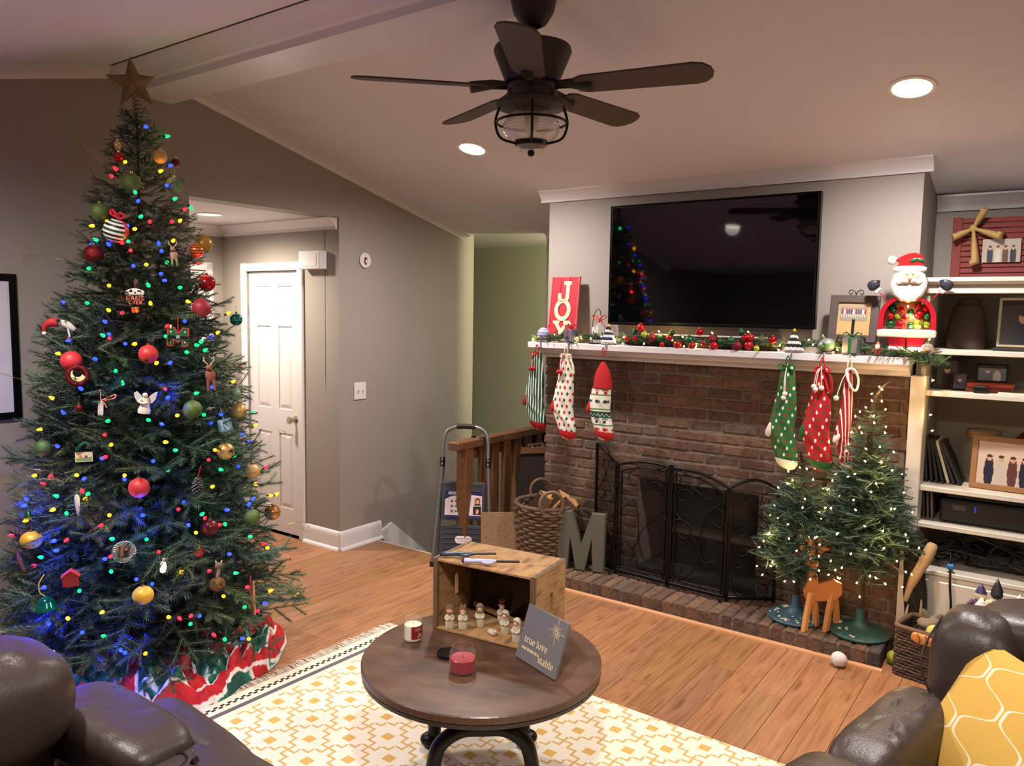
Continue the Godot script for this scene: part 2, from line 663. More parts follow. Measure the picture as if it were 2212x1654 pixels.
func floor_planks() -> void:
	var slab := PackedVector2Array([Vector2(-5.7, -2.3), Vector2(2.65, -2.3), Vector2(2.65, 5.3), Vector2(-3.28, 5.3), Vector2(-3.28, 4.13), Vector2(-5.7, 4.13)])
	var fl := struct("floor", MB.new().prism(slab, .2, Transform3D(Basis(V(1, 0, 0), V(0, 0, -1), V(0, 1, 0)), V(0, -.212, 0)), 0.0, 0.0), M(Color(.16, .09, .05), .6))
	var tex := []
	for k in 3: tex.append(ImageTexture.create_from_image(wood_image(160, 640, 20 + k, Color(.53, .365, .25), Color(.65, .475, .335), Color(.715, .54, .385), 5)))
	var wm := []
	for k in 9:
		var m := StandardMaterial3D.new()
		m.albedo_texture = tex[k % 3]
		var s := rng.randf_range(.84, 1.0)
		m.albedo_color = Color(s, s * rng.randf_range(.955, 1.0), s * rng.randf_range(.9, 1.0))
		m.roughness = .42
		m.uv1_scale = V(7.0, .78, 1) * (1.0 if k < 5 else -1.0)
		m.uv1_offset = V(rng.randf(), rng.randf(), 0)
		wm.append(m)
	var cache := {}
	var w := .137
	for i in range(-36, 10):
		var x0 := -.69 + i * w
		var z := -5.0 + rng.randf_range(-1.1, 0)
		while z < -1.0:
			var z0 := maxf(z, -3.78 if x0 < -4.3 else (-4.13 if x0 < -3.3 else -5.0))
			var z1 := z + 1.2
			z = z1
			if z1 - z0 < .05: continue
			if x0 > -3.0 and x0 < -.7: z0 = maxf(z0, -4.105)
			if z1 - z0 < .05: continue
			var key := "%.2f" % (z1 - z0)
			if not cache.has(key): cache[key] = MB.new().box(V(w - .0016, .012, z1 - z0 - .0016), ID, .0012).mesh()
			part(fl, "plank", cache[key], wm[rng.randi() % 9], at(x0 + w / 2, -.006, (z0 + z1) / 2))
	# the part of the floor behind the camera, which the photograph does not show
	part(fl, "plank_field", MB.new().box(V(6.9, .012, 3.1), at(-.8, -.0065, .72)), wm[0])


func hall() -> void:
	struct("floor_hall_edge", MB.new().box(V(.16, .012, 1.14), at(-4.3, -.0065, -3.21)), M(Color(.16, .09, .05), .6))
	# wall with the closet door: it has the doorway cut out
	var d := PackedVector2Array([Vector2(-5.6, 0), Vector2(-5.275, 0), Vector2(-5.275, 2.035), Vector2(-4.66, 2.035), Vector2(-4.66, 0), Vector2(-4.365, 0), Vector2(-4.365, 2.4), Vector2(-5.6, 2.4)])
	struct("wall_hall", MB.new().prism(d, .12, at(0, 0, -3.905), 0.0, 0.0), mats.wall)
	struct("wall_hall_far", MB.new().box(V(.12, 2.4, 2.6), at(-5.66, 1.2, -2.6)), mats.wall)
	struct("wall_hall_near", MB.new().box(V(1.3, 2.4, .12), at(-4.98, 1.2, -1.5)), mats.wall)
	struct("ceiling_hall", MB.new().box(V(1.36, .12, 2.6), at(-5.05, 2.46, -2.6)), mats.ceiling)
	crown("trim_7", V(-5.6, 2.4, -3.785), V(-4.24, 2.4, -3.785), V(0, 0, 1), .085, .07)
	crown("trim_8", V(-5.6, 2.4, -3.785), V(-5.6, 2.4, -1.56), V(1, 0, 0), .085, .07)
	baseboard("baseboard_hall", V(-4.604, 0, -3.785), V(-4.22, 0, -3.785), V(0, 0, 1))
	# casing
	var cas := MB.new()
	cas.box(V(.062, 2.1, .022), at(-4.629, 1.05, -3.774), .006)
	cas.box(V(.062, 2.1, .022), at(-5.306, 1.05, -3.774), .006)
	cas.box(V(.739, .062, .022), at(-4.9675, 2.066, -3.7735), .006)
	struct("trim_9", cas, mats.trim)
	# six-panel door
	var door := six_panel("door_1", .612, 2.018, Transform3D(Basis.IDENTITY, V(-4.9675, .014, -3.80)))
	var kn := part(door, "knob", MB.new().lathe([Vector2(.03, 0), Vector2(.03, .006), Vector2(.012, .012), Vector2(.011, .034), Vector2(.024, .046), Vector2(.029, .058), Vector2(.027, .066), Vector2(0, .069)], 24, Transform3D(Basis(V(1, 0, 0), V(0, 0, 1), V(0, -1, 0)), V(.243, .9, .0))), M(Color(.72, .68, .6), .22, 1.0))
	kn.set_meta("label", "satin nickel round door knob")
	for y in [.25, 1.02, 1.72]: part(door, "hinge", MB.new().box(V(.012, .09, .014), at(-.308, y, .004), .003), mats.steel)
	# second door on the far hall wall, half hidden by the tree
	var d2 := six_panel("door_2", .74, 2.02, Transform3D(Basis(V(0, 0, -1), V(0, 1, 0), V(1, 0, 0)), V(-5.59, .014, -3.25)))
	var c2 := MB.new()
	for s in [-1, 1]: c2.box(V(.062, 2.1, .022), at(s * .405, 1.04, .005), .006)
	c2.box(V(.872, .062, .022), at(0, 2.06, .005), .006)
	part(d2, "casing", c2, mats.trim)


func six_panel(called: String, w: float, h: float, xf: Transform3D) -> MeshInstance3D:
	var slab := MB.new()
	slab.box(V(w, h, .03), at(0, h / 2, -.022))
	# stiles and rails stand proud of the recessed panels
	var st := .1
	var rows := [[.2, .78], [.97, 1.6], [1.69, 1.905]]
	var pw := (w - st * 3) / 2
	for x in [-w / 2 + st / 2, 0.0, w / 2 - st / 2]: slab.box(V(st, h, .012), at(x, h / 2, -.003), .003)
	var ys := [0.0, .2, .78, .97, 1.6, 1.69, 1.905, h]
	for k in range(0, 8, 2): slab.box(V(w, ys[k + 1] - ys[k], .012), at(0, (ys[k] + ys[k + 1]) / 2, -.0031), .003)
	var o := struct(called, slab, mats.trim, xf)
	for r in rows:
		for sx in [-1, 1]:
			var cw: float = pw
			var ch: float = r[1] - r[0]
			var m := MB.new()
			var cx: float = sx * (st / 2 + pw / 2)
			var cy: float = (r[0] + r[1]) / 2
			# sloped field
			var P := [Vector2(cw / 2, ch / 2), Vector2(-cw / 2, ch / 2), Vector2(-cw / 2, -ch / 2), Vector2(cw / 2, -ch / 2)]
			for i in 4:
				var p: Vector2 = P[i]
				var q: Vector2 = P[(i + 1) % 4]
				var pi_ := p - p.sign() * .034
				var qi := q - q.sign() * .034
				m.quad(V(cx + p.x, cy + p.y, -.0065), V(cx + q.x, cy + q.y, -.0065), V(cx + qi.x, cy + qi.y, .002), V(cx + pi_.x, cy + pi_.y, .002))
			m.box(V(cw - .068, ch - .068, .008), at(cx, cy, -.002))
			part(o, "panel", m, mats.trim)
	return o


func stairs() -> void:
	struct("wall_stair_far", MB.new().box(V(7.4, 4.2, .15), at(-3.5, .4, -6.475)), mats.green)
	struct("wall_stair_left", MB.new().box(V(.15, 4.2, 1.2), at(-6.6, .4, -5.9)), mats.green)
	struct("wall_stair_right", MB.new().box(V(.15, 4.2, 1.0), at(-.95, .4, -5.93)), mats.green)
	struct("wall_stair_hall", MB.new().box(V(2.2, 4.0, .12), at(-5.47, .4, -5.25)), mats.green)
	struct("wall_stair_side", MB.new().box(V(.08, 1.6, 1.18), at(-3.24, -.8, -4.72)), mats.wall)
	struct("floor_below", MB.new().box(V(6, .1, 2.6), at(-4, -1.65, -5.2)), M(Color(.35, .25, .18)))
	var t := thing("staircase", "narrow flight of wooden steps going down beside the gable wall", "stairs", at(-3.75, 0, -4.13))
	for k in 5: part(t, "step", MB.new().box(V(.86, .04, .28), at(0, -.2 * (k + 1), -.14 - .2 * k), .01), M(Color(.5, .32, .2), .45))
	for k in 5: part(t, "riser", MB.new().box(V(.86, .2, .02), at(0, -.1 - .2 * k, -.01 - .2 * k)), M(Color(.75, .72, .68), .5))
	var sk := PackedVector2Array([Vector2(-4.19, 0), Vector2(-4.19, .06), Vector2(-4.30, .10), Vector2(-5.3, -.72), Vector2(-5.3, -.98)])
	struct("trim_10", MB.new().prism(sk, .02, Transform3D(zy(), V(-4.2, 0, 0)), 0.0, 0.0), mats.trim)


func brickmats() -> Array:
	if mats.has("bricks"): return mats.bricks
	var stain := noisetex(.03, [Color(.74, .71, .7), Color(.92, .89, .88), Color(1, 1, 1), Color(1.0, .98, .94)], 31)
	var bump := noisetex(.045, [], 32, 256, 5)
	var out := []
	var tones := [C(104, 82, 69), C(108, 82, 67), C(114, 88, 71), C(98, 76, 65), C(106, 88, 75), C(94, 75, 66), C(101, 87, 77), C(112, 90, 73), C(116, 91, 73), C(78, 72, 70), C(72, 68, 68), C(124, 95, 73), C(106, 76, 65)]
	for k in tones.size(): out.append(noisy(tones[k], stain, Vector3.ONE * 2.2, .9, bump, .35, Vector3(rng.randf(), rng.randf(), rng.randf())))
	mats.bricks = out
	return out


func brickmesh(s: Vector3, k: int) -> ArrayMesh:
	var key := "%s %d" % [s, k]
	if meshes.has(key): return meshes[key]
	# a worn brick: box corners nudged, edges rounded
	var m := MB.new().box(s, ID, .006)
	var r := RandomNumberGenerator.new()
	r.seed = 50 + k
	for i in m.v.size():
		var q := m.v[i]
		var h := absi(int(q.x * 900) * 7 + int(q.y * 900) * 13 + int(q.z * 900) * 29 + k * 101) % 17
		m.v[i] = q + Vector3(h % 5 - 2, h % 3 - 1, h % 4 - 1.5) * .0013
	meshes[key] = m.mesh()
	return meshes[key]


func pickbrick() -> Material:
	var b := brickmats()
	var k := rng.randf()
	if k < .045: return b[9 + rng.randi() % 2]
	if k < .1: return b[11]
	return b[[0, 1, 2, 3, 4, 5, 6, 7, 8, 12][rng.randi() % 10]]


func fireplace() -> void:
	var f := thing("fireplace", "wide brown brick fireplace wall under the white mantel", "fireplace", at(0, 0, -4.5))
	var x0 := -2.93
	var x1 := -.655
	# core with the firebox cut out
	var core := PackedVector2Array([Vector2(x0 + .01, 0), Vector2(-2.2, 0), Vector2(-2.2, .7), Vector2(-1.42, .7), Vector2(-1.42, 0), Vector2(x1 - .01, 0), Vector2(x1 - .01, 1.455), Vector2(x0 + .01, 1.455)])
	part(f, "mortar", MB.new().prism(core, .78, at(0, 0, -.786), 0.0, 0.0), mats.mortar)
	var fb := MB.new()
	fb.box(V(.8, .72, .05), at(-1.81, .36, -.5))
	fb.box(V(.8, .03, .5), at(-1.81, .1, -.25))
	part(f, "firebox", fb, noisy(Color(.13, .11, .1), null, Vector3.ONE * 4, .95, noisetex(.05, [], 4), .5))
	part(f, "firebox_ledge", MB.new().box(V(.62, .035, .12), at(-1.74, .36, -.2), .006), M(Color(.42, .36, .3), .8))
	var ch := .0677
	var bl := .2032
	for row in 20:
		var y := .098 + ch * (row + .5)
		if y > 1.45: break
		var x := x0 - (bl / 2 + .005 if row % 2 else 0.0) + rng.randf_range(-.012, .012)
		if row == 9 or row == 10: x -= .05
		while x < x1 - .012:
			var a := maxf(x, x0 + rng.randf_range(-.006, .004))
			var b := minf(x + bl, x1)
			x += bl + .0105
			if b - a < .03: continue
			if y < .72 and b > -2.2 and a < -1.42:
				if a < -2.2: b = -2.2
				elif b > -1.42: a = -1.42
				else: continue
			if b - a < .03: continue
			var q := snappedf(b - a, .012)
			part(f, "brick", brickmesh(V(q, .057, .09), rng.randi() % 3), pickbrick(), at((a + b) / 2, y + rng.randf_range(-.0015, .0015), -.045 + rng.randf_range(-.004, .004)))
	# hearth of bricks set on edge
	var h := thing("hearth", "low raised hearth of bricks set on edge along the floor", "hearth", at(0, 0, -4.105))
	part(h, "mortar", MB.new().box(V(x1 - x0 - .02, .082, .385), at((x0 + x1) / 2, .041, -.2)), mats.mortar)
	var n := 33
	var step := (x1 - x0) / n
	for k in n:
		var x := x0 + step * (k + .5)
		var yy := .0475 + rng.randf_range(-.003, .002)
		part(h, "brick", brickmesh(V(.0585, .091, .195), rng.randi() % 3), pickbrick(), rot(V(x, yy, -.0985 + rng.randf_range(-.005, .004)), V(0, rng.randf_range(-1.2, 1.2), 0)))
		part(h, "brick", brickmesh(V(.0585, .09, .185), rng.randi() % 3), pickbrick(), rot(V(x + .01, yy - .001, -.297), V(0, rng.randf_range(-1, 1), 0)))
	part(h, "edge_strip", MB.new().prism(PackedVector2Array([Vector2(0, 0), Vector2(.019, 0), Vector2(.0175, .008), Vector2(.012, .0145), Vector2(0, .018)]), x1 - x0 + .02, Transform3D(Basis(V(0, 0, 1), V(0, 1, 0), V(-1, 0, 0)), V(x1 + .01, 0, .001)), 0.0, 1.2), M(C(196, 140, 92), .45))
	# mantel shelf
	var m := thing("mantel_shelf", "long white wooden mantel shelf with moulded underside", "mantel", at(-1.77, 1.517, -4.5))
	part(m, "shelf_board", MB.new().box(V(2.31, .038, .2), at(-.025, .019, .1), .003), mats.trim)
	var prof := PackedVector2Array([Vector2(0, 0), Vector2(.165, 0), Vector2(.165, -.014), Vector2(.135, -.016), Vector2(.128, -.032), Vector2(.1, -.042), Vector2(.08, -.05), Vector2(.07, -.056), Vector2(.07, -.062), Vector2(.055, -.064), Vector2(.045, -.068), Vector2(0, -.068)])
	part(m, "moulding", MB.new().prism(prof, 2.24, Transform3D(Basis(V(0, 0, 1), V(0, 1, 0), V(-1, 0, 0)), V(1.12, 0, 0)), 0.0, .7), mats.trim)


func shelves() -> void:
	var wht: Material = mats.shelf
	# pilaster at the right end of the brick and the ledge across the top
	struct("trim_11", MB.new().box(V(.07, 1.46, .14), at(-.612, .73, -4.49), .004), wht)
	struct("trim_12", MB.new().box(V(.05, .48, .1), at(-.612, 1.70, -4.55), .003), wht)
	var b := thing("built_in_bookcase", "white built-in bookcase to the right of the fireplace", "bookcase", at(.2, 0, -4.45))
	part(b, "top_board", MB.new().box(V(1.66, .036, .56), at(.0, 1.958 - .018, -.27), .003), wht)
	part(b, "top_rail", MB.new().box(V(1.66, .045, .02), at(0, 1.90, -.0), .003), wht)
	var cr := PackedVector2Array([Vector2(0, 0), Vector2(.03, 0), Vector2(.028, -.02), Vector2(.012, -.032), Vector2(0, -.036)])
	part(b, "top_moulding", MB.new().prism(cr, 1.66, Transform3D(Basis(V(0, 0, 1), V(0, 1, 0), V(-1, 0, 0)), V(.83, 1.957, .012)), 0.0, .8), wht)
	for y in [1.596, 1.383, .892, .70]:
		part(b, "shelf", MB.new().box(V(1.62, .024, .5), at(-.0, y - .012, -.25), .002), wht)
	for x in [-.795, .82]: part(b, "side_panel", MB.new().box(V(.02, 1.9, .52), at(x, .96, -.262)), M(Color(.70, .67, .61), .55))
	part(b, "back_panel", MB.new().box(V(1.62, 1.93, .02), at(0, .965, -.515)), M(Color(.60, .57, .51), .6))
	part(b, "base_cabinet", MB.new().box(V(1.62, .44, .5), at(0, .22, -.252), .003), wht)
	part(b, "counter", MB.new().box(V(1.64, .022, .52), at(0, .451, -.245), .003), wht)
	for k in 3: part(b, "cabinet_door", MB.new().box(V(.5, .36, .018), at(-.53 + .53 * k, .23, .006), .005), wht)


const TREE := Vector3(-3.632, 0, -2.014)


func tree_r(h: float) -> float:
	var hs = [.1, .2, .4, .64, .9, 1.17, 1.45, 1.66, 1.9, 2.14, 2.31, 2.46, 2.59, 2.75]
	var rs = [.6, .68, .67, .60, .56, .47, .43, .38, .29, .235, .195, .145, .09, .03]
	for i in hs.size() - 1:
		if h <= hs[i + 1]: return lerpf(rs[i], rs[i + 1], clampf((h - hs[i]) / (hs[i + 1] - hs[i]), 0, 1))
	return .02


func on_tree(h: float, deg: float, r: float) -> Vector3:
	return TREE + V(cos(deg_to_rad(deg)) * r, h, sin(deg_to_rad(deg)) * r)


# needles round a twig that runs from a to b
func sprig(m: MB, a: Vector3, b: Vector3, dens: float, nl: float, w: float, lift := .85) -> void:
	var d = b - a
	var L = d.length()
	d /= L
	var s = d.cross(Vector3.UP if absf(d.y) < .9 else Vector3.RIGHT).normalized()
	var u = s.cross(d)
	m.tube([a, b], .0022, 3, false, false)
	var n = int(L * dens)
	for i in n:
		var q = i / float(n)
		var ang = i * 2.399 + rng.randf() * .5
		var o = s * cos(ang) + u * sin(ang)
		var k = nl * (1.0 if q < .75 else lerpf(1.0, .7, (q - .75) * 4)) * rng.randf_range(.8, 1.15)
		var base = a + d * L * q
		var dir = (o + d * rng.randf_range(lift * .8, lift * 1.3)).normalized()
		var cr = dir.cross(d).normalized() * w
		var s0 = m.v.size()
		var nn = (o + d * .2 + cr.normalized() * rng.randf_range(-.5, .5)).normalized()
		m.v.append_array([base - cr, base + cr, base + dir * k])
		m.n.append_array([nn, nn, nn])
		m.t.append_array([Vector2.ZERO, Vector2.ZERO, Vector2.ZERO])
		var fn = (2.0 * cr).cross(dir)
		if fn.dot(nn) > 0: m.ix.append_array([s0, s0 + 2, s0 + 1])
		else: m.ix.append_array([s0, s0 + 1, s0 + 2])


# a fir branch along +z, .42 long, with side twigs
func branch(k: int, dens: float, nl: float, w: float) -> ArrayMesh:
	var m = MB.new()
	var sway = rng.randf_range(-.03, .03)
	var droop: float = [-.02, .03, .05, -.05, .01][k % 5]
	var P = curve([V(0, 0, 0), V(sway, .01, .16), V(sway * 1.6, droop * .5 + .01, .30), V(sway * 2, droop, .42)], 3)
	for i in P.size() - 1: sprig(m, P[i], P[i + 1], dens * (.5 if i < 3 else 1.0), nl, w)
	for i in 8:
		var q = .2 + .78 * i / 8.0
		var a: Vector3 = P[int(q * (P.size() - 1))]
		var sd = 1.0 if i % 2 else -1.0
		var L = lerpf(.17, .085, q) * rng.randf_range(.85, 1.15)
		var dir = V(sd * rng.randf_range(.65, .95), rng.randf_range(-.3, .35), rng.randf_range(.6, .9)).normalized()
		sprig(m, a, a + dir * L, dens, nl, w)
	return m.mesh()


func green_mat(c: Color) -> StandardMaterial3D:
	var m = M(c, .5)
	return m


func christmas_tree() -> void:
	var t = thing("christmas_tree", "tall decorated artificial fir tree standing on a red and green skirt at the left wall", "christmas tree", Transform3D(Basis.IDENTITY, TREE))
	part(t, "trunk", MB.new().tube([V(0, .02, 0), V(0, 1.4, 0), V(0, 2.66, 0)], [.035, .016, .003], 10), M(Color(.16, .12, .09), .8))
	var st = MB.new()
	for k in 4: st.tube(curve([V(0, .14, 0), V(.12, .11, 0).rotated(Vector3.UP, k * PI / 2), V(.3, .012, 0).rotated(Vector3.UP, k * PI / 2)], 4), .012, 6)
	part(t, "stand", st, mats.black)
	var vm = []
	for k in 6: vm.append(branch(k, 560.0, .026, .0015))
	var gm = [green_mat(Color(.33, .43, .33)), green_mat(Color(.42, .51, .35)), green_mat(Color(.31, .42, .37))]
	var rear = [[], [], []]
	var h = .2
	var front = 0
	while h < 2.62:
		var R = tree_r(h)
		var n = int(6 + R * 14.5)
		var off = rng.randf() * 360
		for i in n:
			var az = off + 360.0 * i / n + rng.randf_range(-9, 9)
			var reach = R * rng.randf_range(.93, 1.16)
			var dx = cos(deg_to_rad(az))
			if dx < 0 and TREE.x + dx * reach < -4.18: reach = (TREE.x + 4.18) / -dx
			var s = clampf(R / .5, .36, 1.0) * rng.randf_range(.9, 1.12)
			var r0 = maxf(reach - .42 * s, .0)
			s = (reach - r0) / .42
			var pitch = rng.randf_range(-14, 12) + (-30 if h > 2.3 else 0)
			var y = h + rng.randf_range(-.03, .03)
			var b = Basis.from_euler(V(deg_to_rad(pitch), deg_to_rad(90 - az), deg_to_rad(rng.randf_range(-40, 40)))).scaled_local(V(maxf(s, .45), maxf(s, .45), s))
			var xf = Transform3D(b, V(dx * r0, y, sin(deg_to_rad(az)) * r0))
			var facing = cos(deg_to_rad(az - 29.0))
			if facing > -.12 and front < 292:
				front += 1
				part(t, "branch", vm[rng.randi() % 6], gm[[0, 0, 0, 1, 2, 2][rng.randi() % 6]], xf)
			else: rear[rng.randi() % 3].append(xf)
		h += .068
	# branches at the back of the tree
	var mm = MultiMesh.new()
	mm.transform_format = MultiMesh.TRANSFORM_3D
	mm.mesh = vm[0]
	var all: Array = rear[0] + rear[1] + rear[2]
	mm.instance_count = all.size()
	for i in all.size(): mm.set_instance_transform(i, all[i])
	var mi = MultiMeshInstance3D.new()
	mi.name = "rear_foliage"
	mi.multimesh = mm
	mi.material_override = gm[0]
	mi.set_meta("kind", "stuff")
	t.add_child(mi)
	# dense inner greenery round the trunk
	var tw = MB.new()
	sprig(tw, V(0, 0, 0), V(0, .02, .2), 420, .03, .0018)
	sprig(tw, V(0, 0, .03), V(.09, .01, .13), 380, .03, .0018)
	sprig(tw, V(0, 0, .03), V(-.09, .02, .13), 380, .03, .0018)
	var m2 = MultiMesh.new()
	m2.transform_format = MultiMesh.TRANSFORM_3D
	m2.mesh = tw.mesh()
	var N = 1500
	m2.instance_count = N
	for i in N:
		var hh = .18 + 2.42 * (1.0 - pow(rng.randf(), .62))
		var az = rng.randf() * TAU
		var rr = tree_r(hh) * rng.randf_range(.1, .72)
		var b = Basis.from_euler(V(rng.randf_range(-.6, .5), PI / 2 - az + rng.randf_range(-.5, .5), rng.randf_range(-.8, .8)))
		m2.set_instance_transform(i, Transform3D(b.scaled(Vector3.ONE * clampf(tree_r(hh) / .4, .35, 1.1)), V(cos(az) * rr, hh, sin(az) * rr)))
	var mi2 = MultiMeshInstance3D.new()
	mi2.name = "inner_foliage"
	mi2.multimesh = m2
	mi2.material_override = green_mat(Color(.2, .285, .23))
	mi2.set_meta("kind", "stuff")
	t.add_child(mi2)
	tree_bulbs()
	tree_ornaments()
	tree_skirt()


func bulb_mesh(s := 1.0) -> MB:
	return MB.new().lathe([Vector2(.0001, -.001), Vector2(.0062, .002), Vector2(.0072, .007), Vector2(.0058, .014), Vector2(.003, .019), Vector2(.0002, .0225)], 10, Transform3D(Basis.from_scale(Vector3.ONE * s)))


func socket_mesh() -> MB:
	return MB.new().lathe([Vector2(.0002, -.013), Vector2(.0036, -.013), Vector2(.0044, -.002), Vector2(.0044, .002)], 8)


func tree_bulbs() -> void:
	var t = thing("string_lights", "string of red, green, blue and yellow bulbs wound round the tall tree", "string lights", Transform3D(Basis.IDENTITY, TREE))
	var wire = []
	for i in 300:
		var h = .2 + 2.4 * i / 299.0
		var a = i * .31
		wire.append(V(cos(a), 0, sin(a)) * tree_r(h) * (.8 + .08 * sin(i * 1.7)) + V(0, h, 0))
	part(t, "wire", MB.new().tube(wire, .0018, 3, false, false), M(Color(.03, .1, .05), .5))
	var bm = bulb_mesh(1.15).mesh()
	var sm = socket_mesh().mesh()
	var blue = [
		[[258, 11, 10], [241, 335, 16], [231, 352, 19], [222, 31, 21], [211, 42, 23], [202, 58, 25], [202, 80, 25], [203, 11, 25], [200, 10, 26], [190, 13, 28], [187, 11, 29], [176, 101, 33], [204, 55, 25], [193, 36, 27], [168, 52, 36], [163, 50, 37], [160, 80, 37], [169, 359, 35]],
		[[159, 40, 38], [152, 57, 39], [150, 14, 40], [161, 338, 37], [139, 64, 42], [135, 17, 42], [138, 347, 42], [128, 76, 43], [124, 21, 43], [125, 342, 43], [122, 351, 44], [114, 77, 46], [113, 323, 46], [108, 309, 47], [108, 26, 47], [102, 58, 49], [101, 39, 49], [100, 338, 50], [91, 91, 53], [90, 13, 53]],
		[[86, 31, 53], [83, 353, 54], [83, 332, 54], [81, 336, 54], [80, 12, 54], [76, 69, 55], [72, 67, 56], [69, 46, 56], [63, 354, 57], [88, 93, 53], [110, 50, 47], [57, 71, 59], [60, 34, 58], [57, 28, 58], [32, 40, 63], [40, 53, 63], [42, 67, 62], [41, 11, 63], [35, 339, 63], [24, 353, 63], [30, 38, 63]]]
	var green = [
		[[256, 305, 12], [226, 33, 20], [225, 343, 20], [224, 303, 22], [215, 29, 23], [204, 72, 25], [204, 40, 25], [192, 79, 27], [195, 6, 27], [184, 23, 30], [184, 358, 30], [176, 69, 33], [162, 53, 37], [162, 15, 37], [159, 351, 38], [158, 355, 38]],
		[[155, 3, 39], [155, 349, 39], [147, 45, 40], [141, 41, 41], [136, 0, 42], [126, 28, 43], [126, 48, 43], [126, 355, 43], [122, 305, 49], [112, 15, 46], [104, 19, 49], [101, 351, 49], [94, 70, 52], [96, 55, 51], [87, 65, 53]],
		[[83, 6, 54], [77, 354, 55], [77, 43, 55], [76, 30, 55], [67, 339, 56], [68, 76, 56], [105, 339, 48], [54, 353, 59], [38, 351, 63], [38, 15, 63], [27, 1, 63], [38, 45, 63], [64, 44, 57], [56, 56, 59]]]
	var red = [
		[[236, 57, 18], [233, 65, 18], [221, 326, 21], [214, 354, 23], [213, 19, 23], [203, 45, 25], [200, 38, 26], [196, 328, 27], [172, 43, 34], [161, 50, 37], [145, 304, 43], [139, 17, 41], [120, 50, 44], [111, 48, 47], [106, 357, 48], [93, 303, 55], [102, 78, 49]],
		[[98, 80, 51], [96, 58, 51], [83, 48, 54], [77, 358, 55], [81, 4, 54], [73, 104, 56], [77, 63, 55], [70, 25, 56], [70, 44, 56], [61, 330, 58], [87, 16, 53], [64, 79, 57], [58, 5, 58], [46, 348, 61], [33, 343, 63], [42, 19, 62], [31, 6, 63], [42, 14, 63]]]
	var yellow = [
		[[240, 49, 16], [237, 359, 17], [215, 340, 22], [211, 82, 23], [213, 64, 23], [210, 33, 23], [205, 357, 25], [194, 25, 27], [184, 54, 30], [178, 354, 32], [173, 51, 34], [176, 23, 33], [172, 304, 38], [159, 33, 38], [154, 86, 39], [150, 22, 39], [163, 330, 37], [158, 3, 38]],
		[[141, 67, 41], [139, 323, 42], [127, 12, 43], [131, 32, 43], [125, 316, 43], [120, 100, 44], [115, 304, 50], [134, 88, 42], [116, 20, 45], [116, 46, 45], [110, 352, 47], [101, 90, 50], [103, 62, 49], [103, 39, 49], [94, 358, 51], [90, 326, 53], [79, 305, 57], [79, 305, 60]],
		[[89, 71, 53], [94, 56, 52], [87, 45, 53], [82, 90, 54], [81, 46, 54], [76, 9, 55], [57, 324, 58], [60, 16, 58], [46, 360, 61], [48, 46, 61], [43, 23, 62], [39, 334, 63], [26, 309, 69], [31, 65, 63], [29, 31, 63], [22, 349, 63], [45, 59, 62]]]
	var sets = [[blue, Color(.09, .16, 1), 8.0, .02], [green, Color(.05, .85, .42), 2.4, .0012], [red, Color(1, .13, .2), 2.6, .0016], [yellow, Color(1, .68, .12), 2.6, .0012]]
	var soc = M(Color(.02, .09, .04), .5)
	for s in sets:
		var gm = glow(s[1], s[2])
		var lc: Color = s[1]
		for rows in s[0]:
			for p in rows:
				var pos = on_tree(p[0] * .01, p[1], p[2] * .01) - TREE
				var out = V(cos(deg_to_rad(p[1])), rng.randf_range(-.3, .9), sin(deg_to_rad(p[1]))) + V(rng.randf_range(-.6, .6), 0, rng.randf_range(-.6, .6))
				var y = out.normalized()
				var x = y.cross(V(.3, .5, .8)).normalized()
				var xf = Transform3D(Basis(x, y, x.cross(y)), pos)
				var b = part(t, "bulb", bm, gm, xf)
				part(b, "socket", sm, soc)
				# one bulb in five carries a lamp that is five times as strong
				if rng.randf() < .2: lamp_at(V(0, .009, 0), lc, s[3] * 5.0, .006, b)


func hook(m: MB, y: float) -> MB:
	return m.tube(curve([V(0, y, 0), V(.002, y + .012, 0), V(.006, y + .02, 0), V(.003, y + .028, 0), V(-.004, y + .026, 0)], 3), .0008, 4)


func bauble(label: String, p: Vector3, r: float, mt: Material, squash := 1.0, group := "") -> Node3D:
	var t = thing("bauble", label, "ornament", Transform3D(Basis.IDENTITY, p), group)
	part(t, "ball", MB.new().ball(V(r, r * squash, r)), mt)
	part(t, "cap", MB.new().lathe([Vector2(.0072, r * squash - .003), Vector2(.0074, r * squash + .006), Vector2(.004, r * squash + .008), Vector2(0, r * squash + .008)], 12), M(Color(.8, .72, .5), .25, 1.0))
	part(t, "hook", hook(MB.new(), r * squash + .007), M(Color(.7, .65, .5), .3, 1.0))
	return t


func glitter(c: Color, metal := .7) -> StandardMaterial3D:
	var key = "glit" + c.to_html()
	if mats.has(key): return mats[key]
	if not mats.has("glit_tex"): mats["glit_tex"] = noisetex(.16, [Color(.35, .35, .35), Color(.6, .6, .6), Color(1, 1, 1)], 12, 256, 1, FastNoiseLite.TYPE_CELLULAR)
	var m = noisy(c, mats["glit_tex"], Vector3.ONE * 14, .35, mats["glit_tex"], .25)
	m.metallic = metal
	mats[key] = m
	return m


func striped(a: Color, b: Color, rows := 5, metal := .6) -> StandardMaterial3D:
	var im = blank(4, 64, a)
	for k in rows: im.fill_rect(Rect2i(0, 10 + k * 44 / rows, 4, 3), b)
	var m = printed(im, .22)
	m.metallic = metal
	return m


